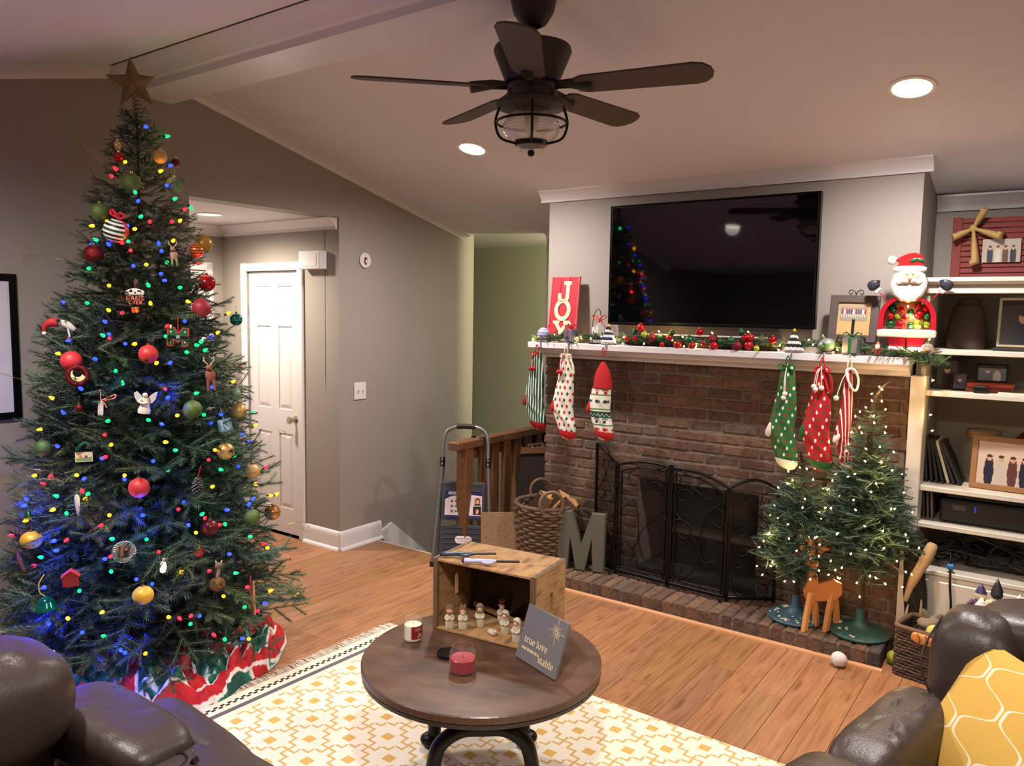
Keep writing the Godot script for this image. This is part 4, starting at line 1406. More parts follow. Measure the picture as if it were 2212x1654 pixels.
func rug() -> void:
	var t = thing("area_rug", "cream and gold flat-woven rug of stepped diamonds under the round table", "rug", rot(V(-2.945, 0, -3.045), V(0, -1.6, 0)))
	part(t, "body", MB.new().box(V(2.5, .007, 1.62), at(1.25, .0036, .81), .002), M(C(232, 222, 200), .95))
	var cream = C(232, 223, 204)
	var gold = C(204, 168, 102)
	var im = blank(234, 212, cream)
	var id = func(x: float, y: float) -> int:
		# which stepped diamond a point lies in: cells of a 6 by 6 grid, ties broken by quadrant
		var i = posmod(floori(x / 39.0), 6)
		var j = posmod(floori(y / 35.34), 6)
		var da = minf(i + .5, 5.5 - i) + minf(j + .5, 5.5 - j)
		var db = absf(i - 2.5) + absf(j - 2.5)
		if absf(da - db) < .1: return 0 if ((i < 3) == (j < 3)) else 1
		return 0 if da < db else 1
	for y in 212:
		for x in 234:
			var a: int = id.call(x, y)
			if a != id.call(x + 10, y) or a != id.call(x, y + 10): im.set_pixel(x, y, gold)
			elif (absf(x - 117) < 23 and absf(y - 106) < 21) or ((x < 23 or x > 211) and (y < 21 or y > 191)): im.set_pixel(x, y, C(212, 170, 92))
	var weave = noisetex(.4, [], 77, 128, 2)
	var fm = printed(im, .95)
	fm.uv1_scale = V(2.32 / .234, 1.62 / .212, 1)
	fm.uv1_offset = V(.28, .1, 0)
	fm.heightmap_enabled = false
	part(t, "field", MB.new().quad(V(.16, .0078, 1.62), V(2.49, .0078, 1.62), V(2.49, .0078, .0), V(.16, .0078, .0)), fm)
	part(t, "stripe", MB.new().box(V(.027, .0012, 1.61), at(.112, .0076, .81)), M(C(98, 92, 100), .95))
	var dash = MB.new()
	for k in 46:
		var z = .02 + k * .035
		for q in [[.048, 0.0], [.062, .0175]]: dash.box(V(.012, .0012, .0185), at(q[0], .0076, z + q[1]))
	part(t, "dash_row", dash, M(C(36, 34, 44), .95)).set_meta("kind", "stuff")
	var fr = MB.new()
	for k in 200:
		var z = .005 + k * .0081
		for q in 2:
			var o = rng.randf_range(-.012, .012)
			var L = rng.randf_range(.045, .075)
			fr.tube([V(.004, .004, z), V(-L * .5, rng.randf_range(.004, .012), z + o * .4), V(-L, .003, z + o)], [.0022, .002, .0014], 4, false, false)
	part(t, "fringe", fr, M(C(230, 222, 204), .95)).set_meta("kind", "stuff")


func dark_wood() -> StandardMaterial3D:
	if mats.has("dwood"): return mats.dwood
	var m = StandardMaterial3D.new()
	m.albedo_texture = ImageTexture.create_from_image(wood_image(256, 512, 91, C(58, 40, 30), C(84, 60, 45), C(104, 78, 58), 0))
	m.roughness = .33
	mats.dwood = m
	return m


func coffee_table() -> void:
	var t = thing("coffee_table", "round coffee table with dark striped wood top on black iron legs", "coffee table", at(-1.71, 0, -2.226))
	var top = MB.new()
	var R = .446
	top.prism(circle(R, 96), .03, Transform3D(Basis(V(1, 0, 0), V(0, 0, -1), V(0, 1, 0)).rotated(Vector3.UP, .45), V(0, .44, 0)), .004, .6, 1.0)
	var wm: StandardMaterial3D = dark_wood().duplicate()
	wm.uv1_scale = V(1.0, 1.0, 1)
	for i in top.t.size(): top.t[i] = Vector2(top.t[i].y, top.t[i].x) * 1.12 + Vector2(.5, .5)
	part(t, "tabletop", top, wm)
	part(t, "apron", MB.new().lathe([Vector2(.36, .418), Vector2(R - .012, .42), Vector2(R - .003, .426), Vector2(R - .001, .44)], 72), M(C(44, 33, 29), .45))
	var iron: Material = mats.iron
	var u = V(.77, 0, -.64)
	var w = V(.64, 0, .77)
	for sb in [-1, 1]:
		var c: Vector3 = w * .19 * sb
		for sa in [-1, 1]:
			var leg = MB.new()
			leg.tube(curve([c + V(0, .29, 0), c + u * .08 * sa + V(0, .285, 0), c + u * .15 * sa + V(0, .235, 0), c + u * .175 * sa + V(0, .15, 0), c + u * .18 * sa + V(0, .06, 0), c + u * .185 * sa + V(0, .042, 0)], 5), .027, 10)
			part(t, "leg", leg, iron)
			part(t, "foot", MB.new().ball(V(.045, .03, .038), Transform3D(Basis(u, V(0, 1, 0), w), c + u * .192 * sa + V(0, .0385, 0)), 14, 10), iron)
		part(t, "upright", MB.new().box(V(.05, .13, .05), Transform3D(Basis(u, V(0, 1, 0), w), c + V(0, .35, 0)), .01), iron)
	part(t, "crossbar", MB.new().tube(curve([w * -.2 + V(0, .3, 0), w * -.08 + V(0, .33, 0), w * .08 + V(0, .33, 0), w * .2 + V(0, .3, 0)], 4), .028, 10), iron)
	part(t, "hub", MB.new().lathe([Vector2(.05, .3), Vector2(.07, .32), Vector2(.06, .36), Vector2(.1, .4), Vector2(.11, .41), Vector2(0, .41)], 24), iron)


func crate_wood(dark := 1.0) -> StandardMaterial3D:
	var key = "cw%.2f" % dark
	if mats.has(key): return mats[key]
	if not mats.has("crate_img"): mats["crate_img"] = ImageTexture.create_from_image(wood_image(160, 320, 61, C(120, 88, 54), C(168, 128, 82), C(190, 150, 100), 3))
	var m = StandardMaterial3D.new()
	m.albedo_texture = mats["crate_img"]
	m.albedo_color = Color(dark, dark, dark)
	m.uv1_scale = V(3, 1.4, 1)
	m.roughness = .75
	mats[key] = m
	return m


func slot_end(w: float, h: float, th: float) -> MB:
	# an end board with an oval hand hole: drawn as two halves round the slot
	var m = MB.new()
	var a = PackedVector2Array([Vector2(-w / 2, 0), Vector2(w / 2, 0), Vector2(w / 2, h), Vector2(-w / 2, h)])
	var sl = rrect(.09, .026, .0129, 5)
	for i in sl.size(): sl[i] += Vector2(0, h * .55)
	# cut the board into a left and a right piece that meet above and below the slot
	var L = PackedVector2Array([Vector2(-w / 2, 0), Vector2(0, 0)])
	var Rr = PackedVector2Array([Vector2(0, 0), Vector2(w / 2, 0), Vector2(w / 2, h), Vector2(0, h)])
	var left = []
	var right = []
	for p in sl:
		if p.x < 0: left.append(p)
		else: right.append(p)
	left.sort_custom(func(p, q): return p.y < q.y if absf(p.y - q.y) > 1e-6 else p.x > q.x)
	right.sort_custom(func(p, q): return p.y > q.y if absf(p.y - q.y) > 1e-6 else p.x > q.x)
	left = _arc(left, -1, h * .55)
	right = _arc(right, 1, h * .55)
	L.append_array(left)
	L.append_array([Vector2(0, h), Vector2(-w / 2, h)])
	Rr.append_array(right)
	m.prism(L, th, at(0, 0, -th / 2), 0.0, .5, 2.0)
	m.prism(Rr, th, at(0, 0, -th / 2), 0.0, .5, 2.0)
	return m


func _arc(_pts: Array, s: int, cy: float) -> Array:
	var out = []
	var n = 7
	for i in n:
		var a = -PI / 2 + PI * i / (n - 1.0)
		out.append(Vector2(s * (.032 + cos(a) * .013), cy + sin(a) * .013))
	out.insert(0, Vector2(0, cy - .013))
	out.append(Vector2(0, cy + .013))
	if s > 0: out.reverse()
	return out


func crate() -> void:
	# stands on its long side, open to the front
	var t = thing("wooden_crate", "old open wooden crate on its side on the round table", "crate", rot(V(-2.022, .471, -2.302), V(0, 6.5, 0)))
	var W = .462
	var H = .292
	var D = .272
	var outer = crate_wood(.95)
	var th = .012
	for k in 2: part(t, "top_board", MB.new().box(V(W, .010, D / 2 - .002), at(W / 2, H - .005, -D * (.25 + .5 * k)), .0015), crate_wood([1.0, .94][k]))
	for k in 2: part(t, "bottom_board", MB.new().box(V(W, .010, D / 2 - .002), at(W / 2, .0055, -D * (.25 + .5 * k)), .0015), crate_wood([1.0, .9][k]))
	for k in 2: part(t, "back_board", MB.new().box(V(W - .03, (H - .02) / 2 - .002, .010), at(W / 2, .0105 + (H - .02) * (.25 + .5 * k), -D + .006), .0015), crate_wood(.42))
	for s in [0, 1]:
		var xf = Transform3D(Basis(V(0, 1, 0), V(0, 0, -1), V(-1, 0, 0)), V(.009 if s == 0 else W - .009, H / 2, -.002))
		part(t, "end_board", slot_end(H - .022, D - .004, .016), outer, xf)
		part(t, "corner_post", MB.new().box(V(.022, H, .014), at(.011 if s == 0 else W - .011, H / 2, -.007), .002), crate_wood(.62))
		part(t, "edge_strip", MB.new().box(V(.016, .003, D), at(.008 if s == 0 else W - .008, H + .0012, -D / 2), .001), M(C(120, 108, 90), .4, .6))
		for k in 5: part(t, "nail", MB.new().ball(V(.003, .0018, .003), at(.008 if s == 0 else W - .008, H + .003, -.03 - k * .06), 8, 4), M(C(90, 84, 76), .35, .8))
	# dark star that leans inside against the back, with a stick across the floor
	var st = thing("wooden_star", "large dark brown star leaning inside the crate against its back", "star", Transform3D(t.transform.basis * Basis.from_euler(V(-.2, 0, .12)), t.transform * V(.31, .15, -.22)))
	var p = PackedVector2Array()
	for k in 10: p.append(Vector2.from_angle(PI / 2 + k * PI / 5) * (.125 if k % 2 == 0 else .05))
	part(st, "star", MB.new().prism(p, .012, ID, .002), M(C(74, 54, 46), .7))
	var sk = thing("wooden_stick", "pale wooden stick lying across the crate floor behind the figures", "stick", Transform3D(t.transform.basis, t.transform * V(.19, .032, -.2)))
	part(sk, "stick", MB.new().box(V(.26, .022, .012), rot(Vector3.ZERO, V(0, -8, -6)), .002), crate_wood(.9))


func nativity(label: String, p: Vector3, yaw: float, kind: int) -> void:
	var t = thing("nativity_figure", label, "figurine", rot(p, V(0, yaw, 0)), "cream nativity figures in the crate")
	var robe = M(C(206, 194, 168), .7)
	var skin = M(C(226, 178, 146), .55)
	if kind == 9:
		part(t, "bundle", MB.new().ball(V(.024, .0125, .0135), at(0, .0125, 0), 18, 12), robe)
		part(t, "head", MB.new().ball(Vector3.ONE * .0085, at(.019, .019, .002), 12, 8), skin)
		part(t, "wrap", MB.new().tube(curve([V(.012, .006, .012), V(.006, .024, .004), V(.01, .02, -.01)], 3), .003, 6), M(C(190, 178, 152), .7))
		return
	var H = .096
	part(t, "robe", MB.new().lathe([Vector2(.0001, 0), Vector2(.0165, 0), Vector2(.0185, .006), Vector2(.0185, .024), Vector2(.015, .042), Vector2(.0125, .053), Vector2(.0115, .058), Vector2(.006, .0625), Vector2(.0001, .063)], 20, ID, 1.0, .86), robe)
	part(t, "head", MB.new().ball(V(.0135, .0145, .0132), at(0, .0735, .001), 16, 12), skin)
	for s in [-1, 1]: part(t, "arm", MB.new().tube(curve([V(.0115 * s, .054, 0), V(.0155 * s, .044, .005), V(.009 * s, .039, .0135), V(.0015 * s, .0415, .0155)], 4), [.0052, .0054, .0055, .0055, .0055, .0054, .0052, .005, .0047, .0043, .004, .0036, .003], 8), robe)
	var fold = MB.new()
	for k in 3: fold.tube(curve([V(-.008 + .008 * k, .036, .0145), V(-.007 + .006 * k, .02, .0166), V(-.009 + .009 * k, .003, .0168)], 3), .0014, 5)
	part(t, "robe_fold", fold, robe)
	if kind < 3:
		var hair = M([C(150, 96, 66), C(132, 78, 52), C(80, 62, 52)][kind], .6)
		part(t, "hair", MB.new().ball(V(.0148, .0105, .0145), at(0, .0795, -.0018), 14, 10), hair)
		for s in [-1, 1]: part(t, "curl", MB.new().ball(V(.0045, .0045, .0045), at(.0145 * s, .074, .002), 8, 6), hair)
		var cr = MB.new()
		for k in 6:
			var a = TAU * k / 6
			cr.tube([V(cos(a) * .0088, .086, sin(a) * .0088), V(cos(a) * .0125, .0985, sin(a) * .0125)], [.0028, .0005], 5)
		cr.lathe([Vector2(.0085, .0855), Vector2(.0095, .087), Vector2(.0098, .0905), Vector2(.0086, .0905)], 18)
		part(t, "crown", cr, M(C(190, 182, 160), .3, .7))
		part(t, "gift", MB.new().box(V(.008, .008, .008), at(0, .046, .017), .0015), M(C(214, 200, 160), .4))
		part(t, "beard" if kind == 0 else "collar", MB.new().ball(V(.008, .007, .005), at(0, .0655, .0105), 10, 8), hair if kind == 0 else robe)
	else:
		var veil = M([C(132, 116, 96), C(190, 180, 158), C(226, 216, 192)][kind - 3], .75)
		part(t, "veil", MB.new().lathe([Vector2(.0135, .042), Vector2(.0155, .055), Vector2(.016, .07), Vector2(.0158, .08), Vector2(.0125, .089), Vector2(.006, .0935), Vector2(.0001, .094)], 18, at(0, 0, -.0042), 1.0, .95), veil)
		part(t, "hair_band", MB.new().tube(curve([V(-.0122, .07, .006), V(-.007, .0825, .0105), V(.007, .0825, .0105), V(.0122, .07, .006)], 4), .0022, 6), M(C(112, 74, 52), .6))


func table_things() -> void:
	var y = .4705
	var yc_ = y + .0112
	nativity("first crowned cream figure from the left, with curly brown hair", V(-1.952, yc_, -2.325), 36, 0)
	nativity("second crowned cream figure from the left in the crate", V(-1.908, yc_, -2.355), 36, 1)
	nativity("cream figure with a brown veil standing third from the left", V(-1.868, yc_, -2.415), 36, 3)
	nativity("dim crowned figure standing deepest in the crate under the dark star", V(-1.82, yc_, -2.50), 36, 2)
	nativity("cream figure with a grey veil second from the right", V(-1.745, yc_, -2.42), 10, 4)
	nativity("cream kneeling figure with a white veil nearest the grey sign", V(-1.665, yc_, -2.385), 5, 5)
	nativity("tiny swaddled cream baby lying in the middle of the crate floor", V(-1.775, yc_, -2.375), -5, 9)
	# two utility lighters on the crate
	for k in 2:
		var top = V([-1.955, -1.83][k], y + .307, [-2.36, -2.345][k])
		var lt = thing("utility_lighter", ["dark blue long-nosed lighter lying left on the crate top", "pale lavender long-nosed lighter lying right on the crate top"][k], "lighter", rot(top, V(0, [31, 26][k], 0)))
		var mt = M([C(44, 62, 84), C(188, 188, 222)][k], .3)
		part(lt, "handle", MB.new().tube(curve([V(-.055, 0, .004), V(-.03, 0, 0), V(.01, 0, -.006), V(.035, 0, -.004)], 4), [.009, .0125, .0135, .0135, .013, .012, .0118, .0118, .012, .0125, .012, .011, .009], 12, false, true, .72), mt)
		part(lt, "trigger_guard", MB.new().tube(curve([V(.02, 0, .002), V(.036, 0, .016), V(.056, 0, .012), V(.06, 0, -.004)], 4), .006, 8, false, true, .9), mt)
		part(lt, "nose", MB.new().tube([V(.03, .001, -.004), V(.075, .002, -.008)], [.0085, .007], 10), mt)
		part(lt, "rod", MB.new().tube([V(.07, .002, -.008), V(.165, .003, -.02)], .0048, 10), M(Color(.03, .03, .035), .3))
		part(lt, "end_cap", MB.new().ball(V(.008, .009, .0115), at(-.054, 0, .004), 12, 8), M(C(40, 40, 46), .2, .6))
	# cream candle in a glass with a red label
	var c = thing("glass_candle", "cream candle in a straight glass with a red label, left of the crate", "candle", rot(V(-2.012, y, -2.175), V(0, 20, 0)))
	part(c, "glass", MB.new().lathe([Vector2(0, .001), Vector2(.034, .001), Vector2(.036, .004), Vector2(.0362, .088), Vector2(.035, .0895), Vector2(.0335, .088)], 36), glass(Color(.96, .98, 1), .05))
	part(c, "wax", MB.new().lathe([Vector2(.0325, .004), Vector2(.0335, .01), Vector2(.0335, .062), Vector2(.030, .064), Vector2(0, .0625)], 32), M(C(240, 230, 196), .5))
	part(c, "wick", MB.new().tube([V(0, .062, 0), V(.001, .072, 0)], .001, 5), M(Color(.05, .04, .03)))
	var lb = []
	for i in 2:
		var row = PackedVector3Array()
		for j in 17:
			var a = 1.15 - 1.75 * j / 16.0 + .2
			row.append(V(cos(a) * .0366, .014 + i * .05, sin(a) * .0366))
		lb.append(row)
	var li = blank(96, 96, C(140, 26, 36))
	for k in 5: li.fill_rect(Rect2i(20 + (k % 2) * 6, 14 + k * 5, 50 - (k % 2) * 12, 2), C(214, 180, 170))
	fillpoly(li, [Vector2(34, 90), Vector2(48, 46), Vector2(56, 66), Vector2(64, 54), Vector2(74, 90)], C(206, 150, 130))
	fillpoly(li, [Vector2(44, 90), Vector2(50, 66), Vector2(58, 90)], C(150, 60, 60))
	part(c, "label", MB.new().grid(lb), printed(li, .5))
	# red jar candle and its lid
	var r = thing("jar_candle", "red candle in a round-shouldered glass jar at the front of the table", "candle", at(-1.688, y, -2.085))
	part(r, "jar", MB.new().lathe([Vector2(0, .001), Vector2(.043, .001), Vector2(.048, .006), Vector2(.0485, .066), Vector2(.046, .076), Vector2(.040, .083), Vector2(.0385, .092), Vector2(.0395, .096), Vector2(.037, .0975)], 40), glass(Color(1, .93, .95), .04))
	part(r, "wax", MB.new().lathe([Vector2(.042, .004), Vector2(.046, .009), Vector2(.0463, .05), Vector2(.043, .053), Vector2(0, .051)], 36), M(C(150, 12, 26), .35))
	part(r, "wick", MB.new().tube([V(0, .05, 0), V(.002, .06, .001)], .0012, 5), M(Color(.05, .03, .03)))
	solo("black_disc", "flat round black jar lid lying beside the red candle", "jar lid", MB.new().lathe([Vector2(0, 0), Vector2(.040, 0), Vector2(.0425, .003), Vector2(.0425, .011), Vector2(.040, .0145), Vector2(.034, .0145), Vector2(.033, .0125), Vector2(0, .0125)], 36), M(Color(.025, .025, .03), .35), at(-1.812, y, -2.15))
	# grey sign
	var BLp = V(-1.604, y, -2.303)
	var u = V(.946, 0, .324)
	var w = V(-.324, 0, .946)
	var tl = deg_to_rad(18)
	var up = V(0, cos(tl), 0) - w * sin(tl)
	var n = u.cross(up)
	var sg = thing("grey_sign", "grey wooden sign reading true love was born in a stable, leaning on the crate", "sign", Transform3D(Basis(u, up, n), BLp + u * .119 + up * .1 + n * .004))
	part(sg, "board", MB.new().box(V(.236, .2, .012), at(0, 0, 0), .0015), M(C(112, 108, 106), .6))
	var ink = M(C(232, 212, 166), .5)
	part(sg, "lettering", text_mesh("true love", .032, .002, "Droid Serif", false, true), ink, Transform3D(Basis.from_scale(V(1.0, 1.0, 1)), V(-.022, -.022, .0065)))
	part(sg, "lettering", text_mesh("WAS BORN IN A", .0135, .002, "Droid Sans", true), ink, at(-.042, -.055, .0065))
	part(sg, "lettering", text_mesh("stable", .031, .002, "Droid Serif", false, true), ink, at(.052, -.066, .0065))
	var ray = MB.new()
	for k in 16:
		var a = TAU * k / 16
		var L = [.042, .02, .028, .02][k % 4]
		ray.box(V(L, .0016, .0016), Transform3D(Basis(V(0, 0, 1), a), V(.068 + cos(a) * (L / 2 + .004), .052 + sin(a) * (L / 2 + .004), .0066)))
	part(sg, "starburst", ray, M(C(226, 202, 150), .4, .2)).set_meta("kind", "stuff")


func sofas() -> void:
	var lea: Material = mats.leather
	# recliner at the right, turned towards the camera
	var B = Basis(V(.98, 0, .19), V(0, 1, 0), V(-.19, 0, .98))
	var s = thing("recliner", "dark brown leather recliner at the right edge with gathered arm pads", "armchair", Transform3D(B, V(-.36, 0, -2.3)))
	part(s, "arm_pad", pad(MB.new(), V(.19, .20, .62), at(.02, .535, -.06), .5, .5, .008, 3, 56, 30), lea)
	part(s, "arm_pad", pad(MB.new(), V(.215, .22, .46), at(.0, .52, .42), .55, .55, .006, 4, 48, 28), lea)
	part(s, "arm_panel", pad(MB.new(), V(.17, .5, 1.1), at(.015, .27, .1), .25, .25), lea)
	part(s, "back_wing", pad(MB.new(), V(.26, .40, .30), at(.12, .66, -.46), .6, .65, .012, 5), lea)
	part(s, "backrest", pad(MB.new(), V(.9, .56, .3), at(.5, .60, -.56), .5, .4, .012, 6), lea)
	part(s, "headrest", pad(MB.new(), V(.84, .17, .34), at(.5, .80, -.56), .6, .5, .012, 7), lea)
	part(s, "seat", pad(MB.new(), V(.72, .24, .9), at(.5, .36, -.02), .35, .3, .012, 8), lea)
	part(s, "seam", MB.new().tube(curve([V(.02, .83, -.40), V(.0, .72, -.30), V(.06, .60, -.29), V(.2, .56, -.3)], 6), .0035, 6), M(C(34, 24, 20), .5))
	part(s, "base", MB.new().box(V(.95, .2, 1.1), at(.45, .12, .0), .03), lea)
	# yellow trellis pillow
	var A = V(-.18, .815, -2.675)
	var E = V(-.285, .455, -2.46)
	var u = V(.31, -.03, .25).normalized()
	var v = (A - E).normalized()
	var n = u.cross(v).normalized()
	v = n.cross(u)
	var cen = (A + E) / 2 + u * .21
	var tp = thing("trellis_pillow", "yellow throw pillow with a white trellis print on the recliner", "pillow", Transform3D(Basis(u, v, n), cen))
	part(tp, "cushion", throw_pillow(.43, .43, .12), trellis())
	# green pillow behind it
	var gp = thing("green_pillow", "plain green pillow mostly hidden behind the yellow one", "pillow", Transform3D(Basis(u, v, n), cen - n * .1 + u * .075 - v * .02))
	part(gp, "cushion", throw_pillow(.42, .40, .09), M(C(92, 150, 66), .85))
	# sofa at the lower left
	var q = thing("leather_sofa", "dark brown leather sofa in the lower left corner with a cup holder arm", "sofa", at(-2.1, 0, -.75))
	part(q, "backrest", pad(MB.new(), V(.34, .5, 1.1), at(-.32, .54, .3), .5, .42, .01, 11), lea)
	part(q, "headrest", pad(MB.new(), V(.42, .32, .56), at(-.22, .675, .02), .7, .6, .012, 12), lea)
	part(q, "arm_pad", pad(MB.new(), V(.56, .17, .23), at(-.06, .52, -.33), .5, .5, .009, 13, 56, 30), lea)
	part(q, "arm_panel", pad(MB.new(), V(.9, .44, .24), at(.12, .25, -.36), .3, .3), lea)
	part(q, "side_roll", pad(MB.new(), V(.56, .115, .115), rot(V(.13, .50, -.475), V(0, -6, 0)), .6, .5, .01, 14), lea)
	part(q, "seat", pad(MB.new(), V(.8, .24, .8), at(.2, .36, .12), .4, .35, .016, 15, 60, 34), lea)
	part(q, "console", pad(MB.new(), V(.34, .1, .27), at(.36, .505, -.36), .35, .3, .0, 16), lea)
	var ch = MB.new().lathe([Vector2(.0, -.06), Vector2(.038, -.06), Vector2(.04, .0), Vector2(.046, .005), Vector2(.05, .002)], 32, at(.235, .553, -.32))
	part(q, "cup_holder", ch, M(Color(.03, .025, .025), .3))
	part(q, "base", MB.new().box(V(1.0, .2, 1.3), at(.1, .12, .0), .03), lea)
	# a binder clip left on the arm
	var bc = thing("binder_clip", "small silver binder clip standing on the sofa arm beside the cup holder", "clip", rot(V(-1.79, .565, -1.1), V(0, 20, 0)))
	part(bc, "jaw", MB.new().prism(PackedVector2Array([Vector2(-.008, 0), Vector2(.008, 0), Vector2(.002, .014), Vector2(-.002, .014)]), .02, at(0, 0, -.01)), M(Color(.04, .04, .04), .3))
	part(bc, "handle", MB.new().tube(curve([V(-.002, .012, -.005), V(-.004, .026, -.004), V(-.004, .034, 0), V(-.004, .026, .004), V(-.002, .012, .005)], 4), .0012, 6), mats.steel)


func throw_pillow(w: float, h: float, d: float) -> MB:
	var m = MB.new()
	for s in [1, -1]:
		var P = []
		for i in 25:
			var row = PackedVector3Array()
			for j in 25:
				var a = (j / 24.0 * 2 - 1)
				var b = (i / 24.0 * 2 - 1)
				var pinch = 1.0 - .06 * (1 - a * a) * absf(b) - .0
				var pin2 = 1.0 - .06 * (1 - b * b) * absf(a)
				var z = d / 2 * pow(maxf(0, 1 - a * a), .45) * pow(maxf(0, 1 - b * b), .45) * s
				row.append(V(a * w / 2 * pin2 * s, b * h / 2 * pinch, z))
			P.append(row)
		var k0 = m.v.size()
		m.grid(P)
		# grid() faces du x dv; flip so that the bulge is outside
		for k in range(k0, m.v.size()): m.n[k] = -m.n[k]
		var first = m.ix.size() - 24 * 24 * 6
		for k in range(first, m.ix.size(), 3):
			var q = m.ix[k + 1]
			m.ix[k + 1] = m.ix[k + 2]
			m.ix[k + 2] = q
	return m


func trellis() -> StandardMaterial3D:
	var N = 512
	var im = blank(N, N, C(214, 172, 78))
	var w = C(236, 226, 196)
	# ogee lattice: mirrored wavy lines
	for y in N:
		for k in range(-1, 6):
			var s = 1.0 if k % 2 else -1.0
			var ph = y / 512.0 * TAU * 2.5
			var x = (k + .5) * N / 4.0 + s * cos(ph) * N / 4.0 * .5 - s * cos(ph * 3) * 9
			im.fill_rect(Rect2i(int(x) - 5, y, 11, 1), w)
	var m = printed(im, .85)
	return m


const MT := 1.5555   # top of the mantel shelf


func mantel_things() -> void:
	television()
	joy_sign()
	garland()
	stocking_row()
	glass_ornament()
	easel_frame()
	santa()
	trinkets()


func television() -> void:
	var t = thing("television", "large flat black television on the wall over the mantel", "television", at(-1.772, 2.055, -4.44))
	part(t, "body", MB.new().box(V(1.27, .735, .035), at(0, 0, 0), .006), M(Color(.018, .018, .02), .35))
	var sc = M(Color(.006, .006, .009), .035)
	sc.metallic_specular = .62
	part(t, "screen", MB.new().box(V(1.25, .712, .004), at(0, .003, .0185), .001), sc)
	var br = MB.new()
	br.box(V(1.276, .006, .04), at(0, .3695, 0), .001)
	br.box(V(1.276, .01, .042), at(0, -.3685, 0), .002)
	for s in [-1, 1]: br.box(V(.006, .74, .04), at(s * .636, 0, 0), .001)
	part(t, "bezel", br, M(Color(.03, .028, .03), .25, .4))
	part(t, "mount", MB.new().box(V(.4, .3, .05), at(0, 0, -.037), .004), mats.black)
	# sound bar and the pale strip over it
	var s = thing("sound_bar", "long black sound bar with a pale top edge under the television", "speaker", at(-1.80, MT, -4.44))
	part(s, "body", MB.new().box(V(.96, .062, .075), at(0, .033, 0), .008), M(Color(.022, .022, .024), .5))
	part(s, "grille", MB.new().box(V(.93, .045, .004), at(0, .032, .0385), .001), M(Color(.012, .012, .013), .8))
	var w = thing("light_strip", "thin pale metal strip lying along the top of the sound bar", "strip", at(-1.77, MT + .0665, -4.415))
	part(w, "strip", MB.new().box(V(.73, .0095, .022), at(0, .0055, 0), .002), M(Color(.86, .84, .82), .3, .2))
	part(w, "end_cap", MB.new().box(V(.02, .0105, .024), at(.372, .0055, 0), .002), M(Color(.75, .7, .6), .4))
	part(w, "end_cap", MB.new().box(V(.02, .0105, .024), at(-.372, .0055, 0), .002), M(Color(.75, .7, .6), .4))


func joy_sign() -> void:
	var t = thing("joy_sign", "tall red plank sign with cream letters JOY on the left of the mantel", "sign", rot(V(-2.742, MT + .006, -4.392), V(-7, 0, 0)))
	for k in 3: part(t, "plank", MB.new().box(V(.0655, .425, .013), at(-.068 + .068 * k, .2135, 0), .0015), M([C(170, 34, 48), C(178, 36, 50), C(172, 33, 46)][k], .55))
	var fr = MB.new()
	for s in [-1, 1]: fr.box(V(.007, .432, .018), at(s * .105, .2145, .0), .001)
	for y in [.004, .428]: fr.box(V(.217, .007, .018), at(0, y, 0), .001)
	part(t, "edging", fr, M(C(206, 92, 96), .6))
	var cream = M(C(238, 216, 172), .55)
	# slab letters J, O and Y
	var J = PackedVector2Array([Vector2(.005, .105), Vector2(.062, .105), Vector2(.062, .08), Vector2(.05, .08), Vector2(.05, .0)])
	for k in 9: J.append(Vector2(.006, .0) + Vector2.from_angle(-PI * k / 8) * V2(.044, .04))
	J.append_array([Vector2(-.038, .025), Vector2(-.012, .025), Vector2(-.012, .0)])
	for k in 7: J.append(Vector2(.005, .0) + Vector2.from_angle(PI + PI * k / 6) * V2(.017, .016))
	J.append_array([Vector2(.022, .08), Vector2(.005, .08)])
	part(t, "letter", MB.new().prism(J, .005, at(-.012, .295, .006), .001), cream)
	var O = MB.new()
	var P = []
	for q in [[.036, .045, 0.0], [.036, .045, .005], [.063, .073, .005], [.063, .073, 0.0]]:
		var row = PackedVector3Array()
		for j in 49: row.append(V(cos(TAU * j / 48) * q[0], sin(TAU * j / 48) * q[1], q[2]))
		P.append(row)
	for i in 3: O.grid([P[i + 1], P[i]], true)
	part(t, "letter", O, cream, at(-.006, .21, .006))
	var Y = PackedVector2Array([Vector2(-.066, .065), Vector2(-.016, .065), Vector2(-.016, .045), Vector2(-.026, .045), Vector2(0, .012), Vector2(.024, .045), Vector2(.014, .045), Vector2(.014, .065), Vector2(.066, .065), Vector2(.066, .045), Vector2(.054, .045), Vector2(.018, -.005), Vector2(.018, -.05), Vector2(.034, -.05), Vector2(.034, -.07), Vector2(-.034, -.07), Vector2(-.034, -.05), Vector2(-.018, -.05), Vector2(-.018, -.005), Vector2(-.054, .045), Vector2(-.066, .045)])
	part(t, "letter", MB.new().prism(Y, .005, at(-.006, .073, .006), .001), cream)


func V2(x: float, y: float) -> Vector2:
	return Vector2(x, y)


func garland_path() -> Array:
	return curve([V(-2.90, MT + .02, -4.40), V(-2.72, MT + .03, -4.36), V(-2.5, MT + .035, -4.385), V(-2.25, MT + .03, -4.37), V(-2.0, MT + .035, -4.36), V(-1.7, MT + .03, -4.36), V(-1.4, MT + .035, -4.365), V(-1.15, MT + .04, -4.385), V(-.95, MT + .03, -4.37), V(-.75, MT + .02, -4.34), V(-.6, MT + .005, -4.31), V(-.53, MT - .03, -4.285)], 8)


